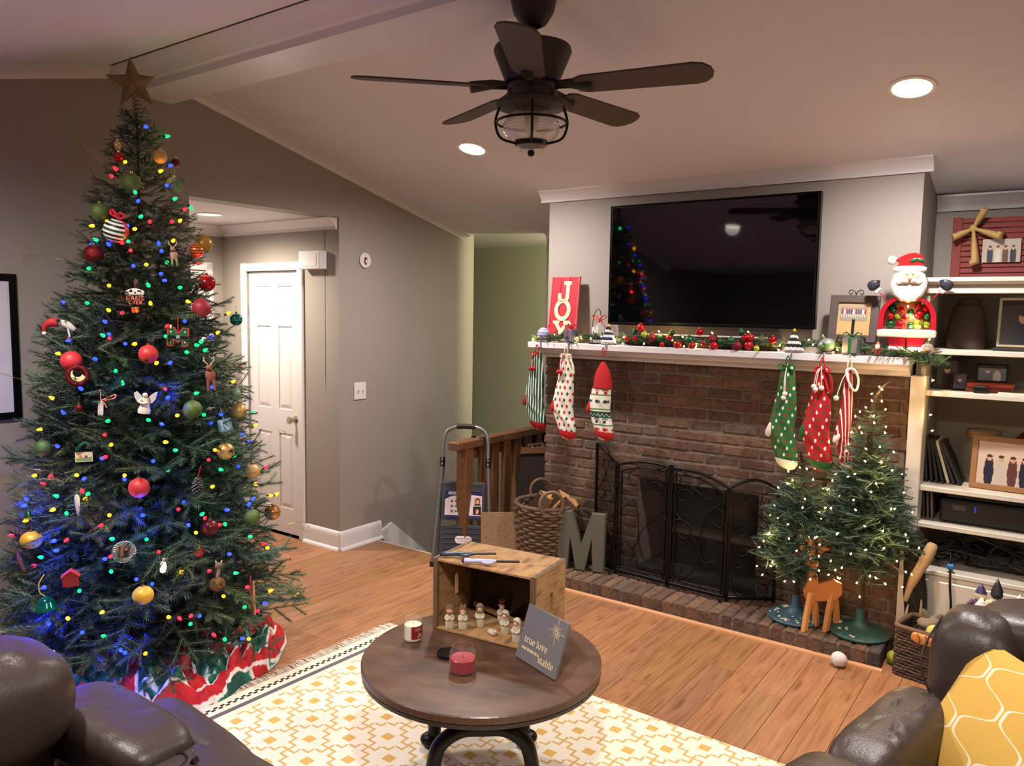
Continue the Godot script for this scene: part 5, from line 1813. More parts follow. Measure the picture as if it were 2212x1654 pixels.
func garland() -> void:
	var P = garland_path()
	var t = thing("garland", "green pine garland lying along the whole mantel shelf", "garland", ID)
	part(t, "stem", MB.new().tube(P, .004, 5), M(Color(.1, .12, .07), .8))
	# twenty-odd tufts, each a piece of the garland
	var vm = []
	for k in 4:
		var m = MB.new()
		for i in 11:
			var a = V(rng.randf_range(-.05, .05), rng.randf_range(-.004, .014), rng.randf_range(-.018, .018))
			sprig(m, a, a + V(rng.randf_range(-.07, .07), rng.randf_range(-.006, .03), rng.randf_range(-.05, .055)), 520, .02, .0011)
		vm.append(m.mesh())
	var gm = [green_mat(Color(.25, .36, .24)), green_mat(Color(.31, .41, .26)), green_mat(Color(.22, .33, .23))]
	for i in range(1, P.size() - 1, 2):
		part(t, "tuft", vm[rng.randi() % 4], gm[rng.randi() % 3], rot(P[i] + V(0, 0, rng.randf_range(-.01, .01)), V(0, rng.randf_range(-60, 60), rng.randf_range(-8, 8))))
		if i % 4 == 1: part(t, "tuft", vm[rng.randi() % 4], gm[rng.randi() % 3], rot(P[i] + V(.03, -.004, .012), V(0, rng.randf_range(120, 240), 0)))
	# warm lights wound through it and down the pilaster
	var L = thing("garland_lights", "string of warm white lights wound through the mantel garland and down the pilaster", "string lights", ID)
	var spots = [[1148, 738], [1180, 737], [1198, 724], [1232, 700], [1255, 731], [1276, 733], [1299, 728], [1325, 732], [1330, 734], [1345, 747], [1346, 729], [1390, 744], [1425, 717], [1452, 736], [1476, 729], [1476, 752], [1502, 753], [1540, 720], [1618, 718], [1684, 747], [1683, 758], [1746, 735], [1756, 746], [1803, 743], [1810, 757], [1797, 765], [1922, 752], [1952, 757], [1968, 760], [1993, 749], [2006, 735], [1985, 760]]
	var wire = []
	for p in P: wire.append(p + V(0, .012 + .01 * sin(p.x * 40), .015 * cos(p.x * 40)))
	for q in [V(-.548, 1.46, -4.40), V(-.552, 1.3, -4.41), V(-.55, 1.1, -4.41)]: wire.append(q)
	part(L, "wire", MB.new().tube(wire, .0014, 4, false, false), M(Color(.1, .16, .08), .6))
	var bm = bulb_mesh(.62).mesh()
	var gl = glow(Color(1, .80, .52), 9.0)
	var n = 0
	for s in spots:
		var zz = -4.335 + .03 * sin(n * 2.7)
		var p = px_z(s[0], s[1], zz)
		p.y = maxf(p.y, MT + .006) if p.x < -.6 else p.y
		p.x = clampf(p.x, -2.93, -.55)
		part(L, "bulb", bm, gl, rot(p, V(rng.randf_range(-60, 60), 0, rng.randf_range(-60, 60))))
		if n % 4 == 0: lamp_at(p + V(0, .006, .004), Color(1, .78, .5), .016, .008, L)
		n += 1
	for y in [1.44, 1.378, 1.265, 1.185]:
		part(L, "bulb", bm, gl, rot(V(-.55 + .012 * (n % 2), y, -4.412), V(20, 0, -70)))
		if n % 2 == 0: lamp_at(V(-.54, y, -4.40), Color(1, .78, .5), .01, .008, L)
		n += 1
	# baubles tucked into the garland
	var red = M(C(170, 22, 34), .3, .25)
	var rg = M(C(176, 16, 30), .1, .6)
	var rl = glitter(C(186, 30, 40), .5)
	var gr = M(C(24, 92, 52), .35, .3)
	var gg = glitter(C(40, 140, 70), .5)
	var lm = M(C(150, 170, 60), .3, .35)
	var list = [
		[1384, 708, 9, red, "red ball topmost in the left cluster of the garland"], [1392, 722, 7, lm, "lime ball under the topmost red ball of the garland"],
		[1371, 716, 6, gr, "small dark green ball left in the first garland cluster"], [1354, 731, 6, red, "small red ball at the left foot of the first garland cluster"],
		[1372, 731, 6, rg, "small glossy red ball beside the left foot of the garland cluster"], [1408, 729, 9, rl, "red glittered ball right of the first lime ball"],
		[1428, 730, 8, gg, "green glittered ball right of the first red glittered one"], [1446, 729, 7, red, "matte red ball between two warm lights left of centre"],
		[1432, 746, 5.5, rg, "small glossy red ball on the shelf edge left of centre"], [1465, 744, 8.5, red, "red ball hanging over the shelf edge left of the dark green one"],
		[1489, 734, 9.5, gr, "large dark green ball in the middle of the garland"], [1451, 719, 6, gg, "green glittered ball high behind the garland's middle"],
		[1511, 717, 7.5, rg, "glossy red ball high in front of the sound bar"], [1496, 748, 7.5, red, "red ball low on the shelf right of the dark green one"],
		[1521, 742, 6, rg, "glossy red ball beside the bright low lights"], [1540, 733, 10, rl, "large red glittered ball right of the garland's middle"],
		[1543, 752, 9, red, "red ball hanging lowest over the shelf edge"], [1601, 717, 6, gg, "lime glittered ball high at the right part of the garland"],
		[1609, 730, 7, rg, "glossy red ball high in the right garland cluster"], [1621, 729, 7, red, "dull red ball beside the glossy one in the right cluster"],
		[1594, 747, 10.5, rl, "large red glittered ball low in the right cluster"], [1617, 746, 9, red, "plain red ball low in the right cluster"],
		[1635, 752, 5.5, lm, "small lime ball at the right foot of the right cluster"], [1646, 734, 8.5, glitter(C(110, 140, 84), .3), "pale green frosted ball right of the right cluster"],
		[1669, 734, 7.5, rg, "glossy red ball last at the right before the tree stocking holder"], [1579, 735, 7, gr, "dark green ball left of the right red cluster"], [1555, 737, 6, gg, "gold green glittered ball beside the large middle red one"]]
	for q in list:
		var z = -4.325
		var p = px_z(q[0], q[1], z)
		var r: float = q[2] / 340.0
		p.y = maxf(p.y, MT + r + .001) if q[1] < 740 else maxf(p.y, MT + r * .8)
		if p.y < MT + r + .002: p.z = -4.315
		var b = thing("garland_ball", q[4], "ornament", rot(p, V(0, 0, 0)))
		part(b, "ball", MB.new().ball(Vector3.ONE * r, ID, 18, 12), q[3])
		part(b, "cap", MB.new().lathe([Vector2(.0055, r - .002), Vector2(.0055, r + .004), Vector2(0, r + .005)], 10), M(C(206, 176, 110), .3, .8))


# where the line of sight through a pixel of the photograph meets the plane z = const; the camera's lens gives the direction
func px_z(x: float, y: float, z: float) -> Vector3:
	var b = Basis.from_euler(Vector3(-5.255, 35.551, .8806) * PI / 180.0, EULER_ORDER_YXZ)
	var d = b * V((x - 1106) / 1678.0, -(y - 827) / 1678.0, -1)
	return V(0, 1.755, 0) + d * (z / d.z)


# a knitted stocking hanging in the plane z = 0 from its loop at the origin; the outline is walked down the back and up the front
func stocking_shape(w: float, h: float, toe: float) -> Array:
	# spine points with half widths: cuff, leg, heel, foot, toe
	return [[0.0, -.085 * h, w * .50], [.0, -.2 * h, w * .62], [-.02 * w, -.38 * h, w * .82], [-.10 * w, -.55 * h, w * .98], [-.16 * w, -.64 * h, w * 1.06], [-.08 * w, -.74 * h, w * 1.0], [.06 * w * toe, -.84 * h, w * .92], [.12 * w * toe, -.93 * h, w * .80], [.14 * w * toe, -.975 * h, w * .55], [.14 * w * toe, -.995 * h, w * .2]]


func stocking(label: String, x: float, w: float, h: float, mt: Material, heel: Color, cord: Color, yaw := 0.0, squeeze := 1.0, skip := 0) -> Node3D:
	var t = thing("stocking", label, "stocking", rot(V(x, 1.537, -4.268), V(0, yaw, 0)))
	var sp = stocking_shape(w, h, 1.0)
	var pts = []
	for q in sp: pts.append(V(q[0], q[1], q[2]))
	var fine = curve(pts, 5)
	var P = []
	for i in fine.size():
		var c: Vector3 = fine[i]
		var row = PackedVector3Array()
		for j in 29:
			var a = TAU * (j % 28) / 28
			var thick = .030 * clampf(c.z / w, .15, 1.0)
			row.append(V(c.x + cos(a) * c.z * .5 * squeeze, c.y + .006 * sin(a * 2 + i * .6), sin(a) * thick * (1 + .12 * sin(a * 5 + i * .5))))
		P.append(row)
	if squeeze == 1.0 and skip > 0: P = P.slice(skip)
	P.reverse()
	var m = MB.new().grid(P, true)
	# lay the print flat from the front
	for i in m.v.size(): m.t[i] = Vector2((m.v[i].x / w + .75) / 1.5, clampf(-m.v[i].y / h, 0, 1))
	part(t, "knit", m, mt)
	var hm = M(heel, .9)
	part(t, "heel", pad(MB.new(), V(.36 * w * squeeze, .19 * h, .052), rot(V(-.50 * w * squeeze, -.635 * h, 0), V(0, 0, -25)), .8, .8), hm)
	var tp = []
	for q in [0, 1, 2, 3]:
		var c: Vector3 = [V(.11 * w, -.905 * h, .44 * w), V(.125 * w, -.945 * h, .41 * w), V(.14 * w, -.98 * h, .29 * w), V(.14 * w, -1.0 * h, .02 * w)][q]
		var row = PackedVector3Array()
		for j in 25:
			var a = TAU * (j % 24) / 24
			row.append(V(c.x + cos(a) * c.z * squeeze * 1.03, c.y - .01 * h * cos(a), sin(a) * .031 * clampf(c.z / (.4 * w), .05, 1.0)))
		tp.append(row)
	tp.reverse()
	part(t, "toe", MB.new().grid(tp, true), hm)
	var cm = M(cord, .8)
	part(t, "loop", MB.new().tube(curve([V(-.006, -.09 * h, 0), V(-.011, -.03, .004), V(0, .004, .006), V(.011, -.03, .004), V(.006, -.09 * h, 0)], 5), .0032, 6), cm)
	return t


func pompoms(t: Node3D, at_: Array, c: Color, r := .0135) -> void:
	for p in at_:
		part(t, "pompom", MB.new().ball(Vector3.ONE * r, at(p.x, p.y, p.z), 12, 9), M(c, .95))
		part(t, "cord", MB.new().tube(curve([V(0, -.045, .012), V(p.x * .6, p.y * .5, p.z + .003), p], 4), .0022, 5), M(c, .9))


func bow_knot(t: Node3D, p: Vector3, c: Color, s := 1.0) -> void:
	var m = MB.new()
	for k in [-1, 1]: m.tube(curve([p, p + V(.018 * k, .012, .008) * s, p + V(.034 * k, .004, .006) * s, p + V(.026 * k, -.012, .006) * s, p], 4), .0032, 6)
	m.ball(V(.007, .006, .006) * s, Transform3D(Basis.IDENTITY, p), 8, 6)
	part(t, "bow", m, M(c, .85))


func knit(im: Image) -> StandardMaterial3D:
	return printed(im, .9)


func dots(base: Color, a: Color, b: Color, n: int, r: float) -> Image:
	var im = blank(128, 256, base)
	var k = 0
	for j in n:
		for i in 7:
			var x = 8 + i * 20 + (10 if j % 2 else 0)
			disc(im, x, 10 + j * 256.0 / n, r, r * 1.15, a if (i + j + j / 2) % 2 == 0 else b)
			k += 1
	return im


func stocking_row() -> void:
	var red = C(178, 24, 34)
	var green = C(22, 84, 58)
	var white = C(228, 224, 214)
	# holders stand on the mantel's edge
	var holders = [[-2.842, "striped glass ball stocking holder at the left end of the mantel", 0], [-2.627, "blue glitter gift box stocking holder with a red bow", 1], [-2.352, "blue and white striped tree stocking holder left of the television", 2], [-1.213, "dark green and white striped tree stocking holder with a gold star", 3], [-1.047, "silver and green ornament stocking holder lying tilted", 4], [-.917, "silver glitter gift box stocking holder with a green ribbon", 5]]
	for h in holders: holder(h[0], h[1], h[2])
	# 1: green and white stripes
	var im = blank(128, 256, C(24, 78, 60))
	for k in 13: fillpoly(im, [Vector2(k * 12 - 20, 0), Vector2(k * 12 - 16, 0), Vector2(k * 11 - 6, 256), Vector2(k * 11 - 10, 256)], white)
	var s1 = stocking("green and white vertically striped stocking hanging first at the left", -2.848, .135, .56, knit(im), C(150, 20, 30), red, 8)
	pompoms(s1, [V(-.035, -.155, .03), V(-.008, -.152, .034)], C(160, 20, 34))
	bow_knot(s1, V(-.006, -.055, .014), red)
	var s2 = stocking("white stocking with red and green dots hanging second from the left", -2.622, .15, .60, knit(dots(white, C(196, 34, 40), C(34, 92, 60), 15, 4.2)), C(196, 26, 34), C(226, 220, 200))
	pompoms(s2, [V(-.04, -.165, .032), V(-.018, -.163, .036)], C(176, 24, 40))
	bow_knot(s2, V(0, -.06, .016), C(226, 220, 200))
	part(s2, "cuff", MB.new().tube(curve([V(.03, -.07, .012), V(.062, -.12, .018), V(.068, -.17, .018), V(.048, -.15, .022), V(.022, -.09, .02)], 5), .006, 7), M(C(224, 218, 196), .9))
	# 3: paw and fish bands with a ribbed red cuff
	im = blank(128, 256, white)
	var dk = C(24, 72, 52)
	for b in [[96, 18], [176, 18]]:
		im.fill_rect(Rect2i(0, b[0], 128, b[1]), dk)
		for x in 128: im.fill_rect(Rect2i(x, b[0] + 5 + int(absf((x % 16) - 8.0)), 1, 2), white)
	for b in [84, 128, 168, 212]: im.fill_rect(Rect2i(0, b, 128, 4), C(86, 140, 80))
	for k in 4:
		var cx = 18 + k * 32
		for row in [[90, C(190, 34, 34), 0], [122, C(190, 34, 34), 1], [148, dk, 0], [202, dk, 1], [226, C(190, 34, 34), 0]]:
			var y: int = row[0] if row[0] > 92 else 76
			if row[2] == 0:
				disc(im, cx, y, 8, 5, row[1])
				fillpoly(im, [Vector2(cx + 6, y), Vector2(cx + 13, y - 5), Vector2(cx + 13, y + 5)], row[1])
			else:
				disc(im, cx, y + 2, 6, 4.5, row[1])
				for j in 4: disc(im, cx - 7.5 + j * 5, y - 5 - (1 if j in [1, 2] else 0), 2, 2.6, row[1])
	var s3 = stocking("stocking with paw and fish bands and a ribbed red cuff, third from the left", -2.352, .15, .575, knit(im), C(196, 30, 34), red, 0.0, 1.0, 11)
	var rib = []
	for i in 5:
		var row = PackedVector3Array()
		for j in 65:
			var a = TAU * (j % 64) / 64
			var w: float = [.012, .045, .058, .063, .066][i]
			row.append(V(cos(a) * w * (1 + .03 * sin(a * 32)), [-.085, -.14, -.18, -.225, -.25][i], sin(a) * w * .48 * (1 + .05 * sin(a * 32))))
		rib.append(row)
	rib.reverse()
	part(s3, "cuff", MB.new().grid(rib, true), M(C(176, 22, 32), .9))
	var s4 = stocking("green stocking with white and red dots hanging first right of the fire screen", -1.222, .138, .615, knit(dots(C(42, 100, 48), white, C(150, 50, 36), 17, 3.6)), white, C(40, 92, 44))
	pompoms(s4, [V(.0, -.2, .034), V(-.006, -.222, .036)], C(226, 222, 210))
	bow_knot(s4, V(0, -.055, .016), C(40, 96, 44), 1.3)
	var s5 = stocking("red stocking with white and green dots hanging second from the right", -1.045, .138, .60, knit(dots(C(176, 26, 32), white, C(70, 84, 40), 16, 3.7)), C(44, 96, 44), red)
	pompoms(s5, [V(-.02, -.165, .034), V(.01, -.155, .036), V(-.03, -.15, .032)], C(230, 226, 214))
	bow_knot(s5, V(0.006, -.06, .016), red, 1.2)
	part(s5, "cuff", MB.new().tube(curve([V(.015, -.06, .014), V(.05, -.1, .02), V(.058, -.17, .02), V(.036, -.16, .022), V(.02, -.1, .02)], 5), .006, 7), M(C(160, 20, 30), .9))
	im = blank(128, 256, C(150, 24, 36))
	for k in 12: fillpoly(im, [Vector2(k * 14 - 30, 0), Vector2(k * 14 - 26, 0), Vector2(k * 12 + 2, 256), Vector2(k * 12 - 2, 256)], white)
	var s6 = stocking("narrow red and white striped stocking seen edge-on, last at the right", -.912, .115, .605, knit(im), C(226, 218, 198), C(230, 224, 206), 38, .62)
	part(s6, "cuff", MB.new().tube(curve([V(-.02, -.055, .01), V(.01, -.05, .026), V(.036, -.1, .03), V(.03, -.155, .03), V(.006, -.15, .03), V(-.018, -.1, .026), V(-.02, -.055, .01)], 5), .0062, 7), M(C(232, 226, 208), .9))
	pompoms(s6, [V(-.07, -.2, .02)], C(232, 228, 214))


func holder(x: float, label: String, kind: int) -> void:
	var t = thing("stocking_holder", label, "stocking holder", at(x, MT, -4.33))
	var met = M(C(150, 146, 150), .3, .7)
	part(t, "plate", MB.new().box(V(.085, .009, .06), at(0, .0055, 0), .002), met)
	part(t, "hook", MB.new().tube(curve([V(0, .006, .026), V(0, .002, .034), V(0, -.03, .036), V(0, -.038, .046), V(0, -.03, .054)], 4), .0035, 7), met)
	match kind:
		0:
			part(t, "ball", MB.new().ball(Vector3.ONE * .042, at(0, .056, 0), 22, 14), striped(C(150, 150, 196), C(232, 232, 240), 4, .2))
			var sp = MB.new()
			for k in 9: sp.tube([V(.01, .095, 0), V(.02 + .022 * cos(k * .7), .1 + .018 * sin(k * .9 + .5), .02 * sin(k * 2.1))], [.003, .0015], 5)
			part(t, "tinsel", sp, M(C(176, 40, 60), .3, .4))
		1, 5:
			var c = [C(170, 196, 226), C(190, 192, 196)][0 if kind == 1 else 1]
			part(t, "box", MB.new().box(V(.078, .078, .066), rot(V(0, .049, 0), V(0, -14, 0)), .003), glitter(c, .35))
			var rc = M([C(140, 30, 50), C(20, 96, 40)][0 if kind == 1 else 1], .4)
			part(t, "ribbon", MB.new().box(V(.015, .08, .068), rot(V(0, .049, 0), V(0, -14, 0)), .001), rc)
			var b = MB.new()
			for k in [-1, 1]: b.tube(curve([V(0, .09, 0), V(.022 * k, .115, .01), V(.045 * k, .112, .006), V(.03 * k, .094, .008), V(0, .09, 0)], 4), .005, 6, false, true, .5)
			for k in 3: b.tube([V(0, .09, 0), V(-.03 + .03 * k, .122, .016)], [.004, .002], 5)
			part(t, "bow", b, rc)
		2, 3:
			var dark: Color = [C(40, 54, 104), C(30, 44, 44)][kind - 2]
			for k in 6:
				var y = .012 + k * .0165
				var hw = .052 - k * .0075
				var poly = PackedVector2Array()
				for j in 9: poly.append(Vector2(-hw + hw * 2 * j / 8.0, y + (.004 if j % 2 else 0.0)))
				for j in 9: poly.append(Vector2((hw - .0095) - (hw - .0095) * 2 * j / 8.0, y + .0185 + (.003 if j % 2 else 0.0)))
				part(t, "tier", MB.new().prism(poly, .03, at(0, 0, -.012 + k * .0008), .002), M(C(232, 230, 226) if k % 2 == 0 else dark, .4))
			var st = PackedVector2Array()
			for k in 10: st.append(Vector2.from_angle(PI / 2 + k * PI / 5) * (.0125 if k % 2 == 0 else .0055) + Vector2(0, .122))
			part(t, "star", MB.new().prism(st, .008, at(0, 0, -.002), .001), M(C(226, 206, 90), .35, .3))
		4:
			part(t, "ball", MB.new().ball(V(.046, .036, .04), rot(V(.002, .047, 0), V(0, 0, 20)), 22, 14), M(C(150, 154, 148), .35, .4))
			part(t, "band", MB.new().lathe([Vector2(.0465, -.008), Vector2(.0472, 0), Vector2(.0465, .008)], 26, rot(V(.002, .042, 0), V(0, 0, 16)), 1.0, .88), M(C(98, 150, 70), .4))
			part(t, "cap", MB.new().lathe([Vector2(.012, 0), Vector2(.012, .012), Vector2(.006, .016), Vector2(.003, .028), Vector2(0, .028)], 12, rot(V(-.012, .078, 0), V(0, 0, 20))), M(C(140, 150, 110), .3, .7))


func glass_ornament() -> void:
	var t = thing("ornament_stand", "clear glass ball with a white letter M and red bow on a black hook stand", "ornament stand", at(-2.465, MT, -4.42))
	part(t, "hook", MB.new().tube(curve([V(-.055, .004, 0), V(-.06, .09, 0), V(-.045, .19, 0), V(-.018, .222, 0), V(.0, .205, 0), V(-.002, .185, 0)], 5), .0025, 6), mats.black)
	part(t, "base", MB.new().lathe([Vector2(.045, 0), Vector2(.048, .003), Vector2(.044, .006), Vector2(0, .0065)], 24, at(-.03, 0, 0)), mats.black)
	part(t, "ball", MB.new().ball(Vector3.ONE * .056, at(0, .085, .0), 28, 18), glass(Color(1, 1, 1), .10))
	part(t, "letter", text_mesh("M", .055, .002), M(C(232, 230, 222), .4), rot(V(-.008, .088, .054), V(0, 6, 0)))
	var b = MB.new()
	for k in [-1, 1]: b.tube(curve([V(0, .155, .008), V(.03 * k, .185, .014), V(.05 * k, .18, .01), V(.035 * k, .162, .012), V(0, .155, .008)], 4), .007, 6, false, true, .4)
	for k in [-1, 1]: b.tube(curve([V(0, .155, .008), V(.025 * k, .13, .016), V(.05 * k, .105, .012)], 4), .007, 6, false, true, .3)
	part(t, "bow", b, M(C(196, 40, 48), .4))
	part(t, "cap", MB.new().lathe([Vector2(.011, .138), Vector2(.011, .15), Vector2(0, .153)], 12), mats.steel)


func easel_frame() -> void:
	var t = thing("easel_frame", "dark square frame with a team photo on a scrolled iron easel right of the television", "picture frame", rot(V(-.932, MT + .045, -4.375), V(-9, 4, -1)))
	var fm = M(C(74, 64, 60), .6)
	for s in [-1, 1]: part(t, "frame_side", MB.new().box(V(.042, .25, .018), at(s * .101, .145, 0), .003), fm)
	for s in [-1, 1]: part(t, "frame_rail", MB.new().box(V(.244, .04, .018), at(0, .145 + s * .105, .0005), .003), fm)
	part(t, "back_board", MB.new().box(V(.17, .18, .006), at(0, .145, -.004)), M(C(190, 150, 100), .7))
	var im = blank(96, 60, C(150, 140, 130))
	im.fill_rect(Rect2i(0, 0, 96, 10), C(170, 150, 120))
	im.fill_rect(Rect2i(0, 42, 96, 18), C(140, 134, 120))
	for k in 11:
		disc(im, 8 + k * 8, 16 + (k % 3), 3, 3.4, C(150, 110, 90))
		im.fill_rect(Rect2i(5 + k * 8, 20, 6, 16), [C(60, 80, 130), C(190, 190, 200), C(150, 50, 56), C(70, 70, 100)][k % 4])
		im.fill_rect(Rect2i(6 + k * 8, 36, 2, 12), C(210, 200, 190))
	part(t, "picture", MB.new().quad(V(-.07, .135, .0), V(.065, .135, .0), V(.065, .225, .0), V(-.07, .225, .0)), printed(im, .35))
	part(t, "clip", MB.new().box(V(.014, .075, .006), at(0, .105, .002), .001), mats.black)
	var sc = MB.new()
	for k in [-1, 1]:
		sc.tube(curve([V(0, .272, -.004), V(.006 * k, .29, -.004), V(.026 * k, .3, -.004), V(.036 * k, .285, -.004), V(.026 * k, .275, -.004), V(.018 * k, .285, -.004)], 5), .0026, 6)
		sc.tube(curve([V(.068 * k, .02, .016), V(.068 * k, .04, .018), V(.056 * k, .052, .018), V(.045 * k, .042, .018), V(.05 * k, .034, .018)], 5), .0026, 6)
		sc.tube(curve([V(.02 * k, .27, -.014), V(.065 * k, .05, -.014), V(.07 * k, -.04, .01), V(.066 * k, .02, .022)], 5), .003, 6)
	sc.tube([V(-.068, .012, .012), V(.068, .012, .012)], .003, 6)
	part(t, "easel", sc, mats.black)


func santa() -> void:
	var t = thing("santa_figure", "flat painted metal Santa with raised mittens and an open belly of baubles", "figurine", rot(V(-.672, MT, -4.372), V(0, 6, 0)))
	var red = M(C(168, 20, 40), .35)
	var wht = M(C(216, 208, 196), .4)
	var hatred = M(C(196, 26, 30), .3)
	# boots, trousers, coat rim, cuffs
	for s in [-1, 1]:
		part(t, "boot", pad(MB.new(), V(.075, .022, .06), at(s * .042, .018, .012), .7, .7), M(C(36, 32, 34), .4))
		part(t, "boot_cuff", MB.new().box(V(.076, .024, .05), at(s * .044, .04, .004), .008), wht)
		part(t, "trouser", MB.new().prism(PackedVector2Array([Vector2(.004 * s, 0), Vector2(.075 * s, 0), Vector2(.09 * s, .052), Vector2(.002 * s, .052)]), .03, at(0, .05, -.014), .003), M(C(176, 16, 60), .4))
	part(t, "belt", MB.new().box(V(.268, .04, .085), at(.0, .12, .0), .006), wht)
	part(t, "back_plate", MB.new().prism(arch(.124, .155), .004, at(0, .14, -.04)), M(C(206, 140, 120), .5))
	# the coat is an open box whose front frames the baubles
	var P = []
	for q in [[1.0, .042], [1.0, -.042], [.82, -.042], [.82, .036]]:
		var row = PackedVector3Array()
		for p in arch(.132 * q[0], .165 * (q[0] * .5 + .5)): row.append(V(p.x, .14 + p.y, q[1]))
		P.append(row)
	P.append(P[0])
	var coat = MB.new()
	for i in 4: coat.grid([P[i + 1], P[i]])
	part(t, "coat", coat, red)
	# beard, face, moustache, nose, eyes
	var bd = PackedVector2Array()
	for k in 33:
		var a = PI * k / 32.0
		bd.append(Vector2(cos(a) * .072, .052 + sin(a) * .03))
	for k in 15:
		var a = PI + PI * k / 14.0
		bd.append(Vector2(cos(a) * .082, .02 + sin(a) * (.094 + .006 * (k % 2))))
	part(t, "beard", MB.new().prism(bd, .03, at(0, .352, .026), .008), wht)
	part(t, "face", pad(MB.new(), V(.074, .05, .02), at(.003, .405, .056), .6, .6), M(C(232, 178, 148), .4))
	part(t, "nose", MB.new().ball(V(.012, .011, .011), at(.004, .392, .066), 12, 8), M(C(226, 150, 124), .35))
	for s in [-1, 1]:
		part(t, "moustache", MB.new().tube(curve([V(.004, .378, .058), V(.024 * s, .383, .06), V(.046 * s, .372, .057), V(.064 * s, .386, .052)], 5), [.006, .009, .012, .0135, .014, .013, .012, .011, .01, .009, .008, .007, .0062, .0055, .0048, .004], 9), M(C(232, 228, 218), .4))
		part(t, "eye", MB.new().ball(V(.0028, .0032, .002), at(.003 + .013 * s, .412, .0665), 8, 6), mats.black)
	# hat with its fur brim, pompom and holly
	part(t, "hat", MB.new().prism(PackedVector2Array([Vector2(-.058, 0), Vector2(.06, 0), Vector2(.062, .03), Vector2(.05, .058), Vector2(.02, .07), Vector2(-.012, .066), Vector2(-.045, .05), Vector2(-.066, .034), Vector2(-.052, .022)]), .034, at(.0, .452, .014), .008), hatred)
	part(t, "hat_brim", pad(MB.new(), V(.152, .036, .05), at(0, .44, .03), .7, .5), wht)
	part(t, "pompom", MB.new().ball(V(.022, .023, .014), at(-.082, .486, .03), 14, 10), wht)
	var hl = MB.new()
	for s in [-1, 1]: hl.ball(V(.018, .009, .004), rot(V(.03 + .014 * s, .484, .05), V(0, 0, -20 * s)), 10, 6)
	part(t, "holly", hl, M(C(20, 96, 60), .3))
	for s in [-1, 1]:
		part(t, "arm", MB.new().tube([V(.1 * s, .285, .0), V(.134 * s, .325, .0)], .003, 6), red)
		part(t, "cuff", MB.new().box(V(.036, .018, .02), rot(V(.143 * s, .334, 0), V(0, 0, 42 * s - 90 + 180 * int(s < 0))), .004), wht)
		var mit = MB.new()
		pad(mit, V(.058, .054, .026), rot(V(.164 * s, .362, 0), V(0, 0, -20 * s)), .8, .8)
		mit.tube([V(.15 * s, .358, .004), V(.141 * s, .388, .004)], [.012, .009], 9)
		part(t, "mitten", mit, M(C(40, 40, 52), .45))
	# baubles filling the belly, each a thing
	var tones = [M(C(176, 20, 34), .12, .55), M(C(20, 92, 56), .12, .5), M(C(140, 160, 50), .12, .5)]
	var k = 0
	var base = t.transform
	for q in [[-.075, .165, .021, 1, "large green ball in the lower left corner of the Santa's belly"], [-.03, .163, .022, 0, "large red ball beside the lower left green one in the Santa's belly"], [.018, .160, .019, 1, "small green ball low in the middle of the Santa's belly"], [.05, .166, .023, 2, "lime ball right of the low middle in the Santa's belly"], [.088, .166, .019, 2, "lime ball in the lower right corner of the Santa's belly"],
		[-.078, .205, .016, 0, "small red ball at the left edge of the Santa's belly"], [-.045, .203, .016, 2, "small lime ball left of centre in the Santa's belly"], [.09, .205, .016, 1, "green ball at the right edge of the Santa's belly"], [.052, .214, .023, 0, "large red ball right of the lights in the Santa's belly"], [.014, .226, .017, 1, "green ball in the centre of the Santa's belly"],
		[-.07, .244, .021, 1, "large green ball at the upper left of the Santa's belly"], [-.03, .24, .017, 0, "red ball left of the beard's tip in the Santa's belly"], [.083, .245, .018, 0, "red ball at the upper right of the Santa's belly"], [-.008, .203, .015, 0, "red ball just left of the lights in the Santa's belly"], [.045, .258, .016, 0, "red ball under the right side of the Santa's beard"], [-.055, .277, .016, 1, "green ball at the left of the Santa's beard"], [.068, .279, .017, 1, "green ball at the right of the Santa's beard"]]:
		var s = solo("belly_ball", q[4], "ornament", MB.new().ball(Vector3.ONE * q[2], ID, 18, 12), tones[q[3]], Transform3D(base.basis, base * V(q[0], q[1], -.008 + .012 * (k % 2))), "baubles in the Santa's belly")
		k += 1
	var L = thing("belly_lights", "five warm lights glowing among the baubles in the Santa's belly", "string lights", base)
	part(L, "wire", MB.new().tube(curve([V(-.08, .17, -.025), V(-.02, .2, -.02), V(.02, .19, .02), V(.06, .15, .02), V(.1, .2, -.02)], 5), .0014, 4), M(Color(.1, .14, .08)))
	for q in [[.0, .205, .026], [.028, .196, .028], [.018, .148, .032], [.06, .147, .032], [.0, .25, -.01]]:
		part(L, "bulb", bulb_mesh(.62), glow(Color(1, .80, .52), 6.0), at(q[0], q[1], q[2]))
	lamp_at(V(.015, .205, .02), Color(1, .8, .52), .012, .01, L)
	lamp_at(V(.04, .152, .03), Color(1, .8, .52), .012, .01, L)


func arch(w: float, h: float) -> PackedVector2Array:
	var p = PackedVector2Array([Vector2(-w, 0)])
	for k in 17:
		var a = PI - PI * k / 16.0
		p.append(Vector2(signf(cos(a)) * pow(absf(cos(a)), .75) * w * .98, h * (.35 + .65 * sin(a))))
	p.append(Vector2(w, 0))
	return p


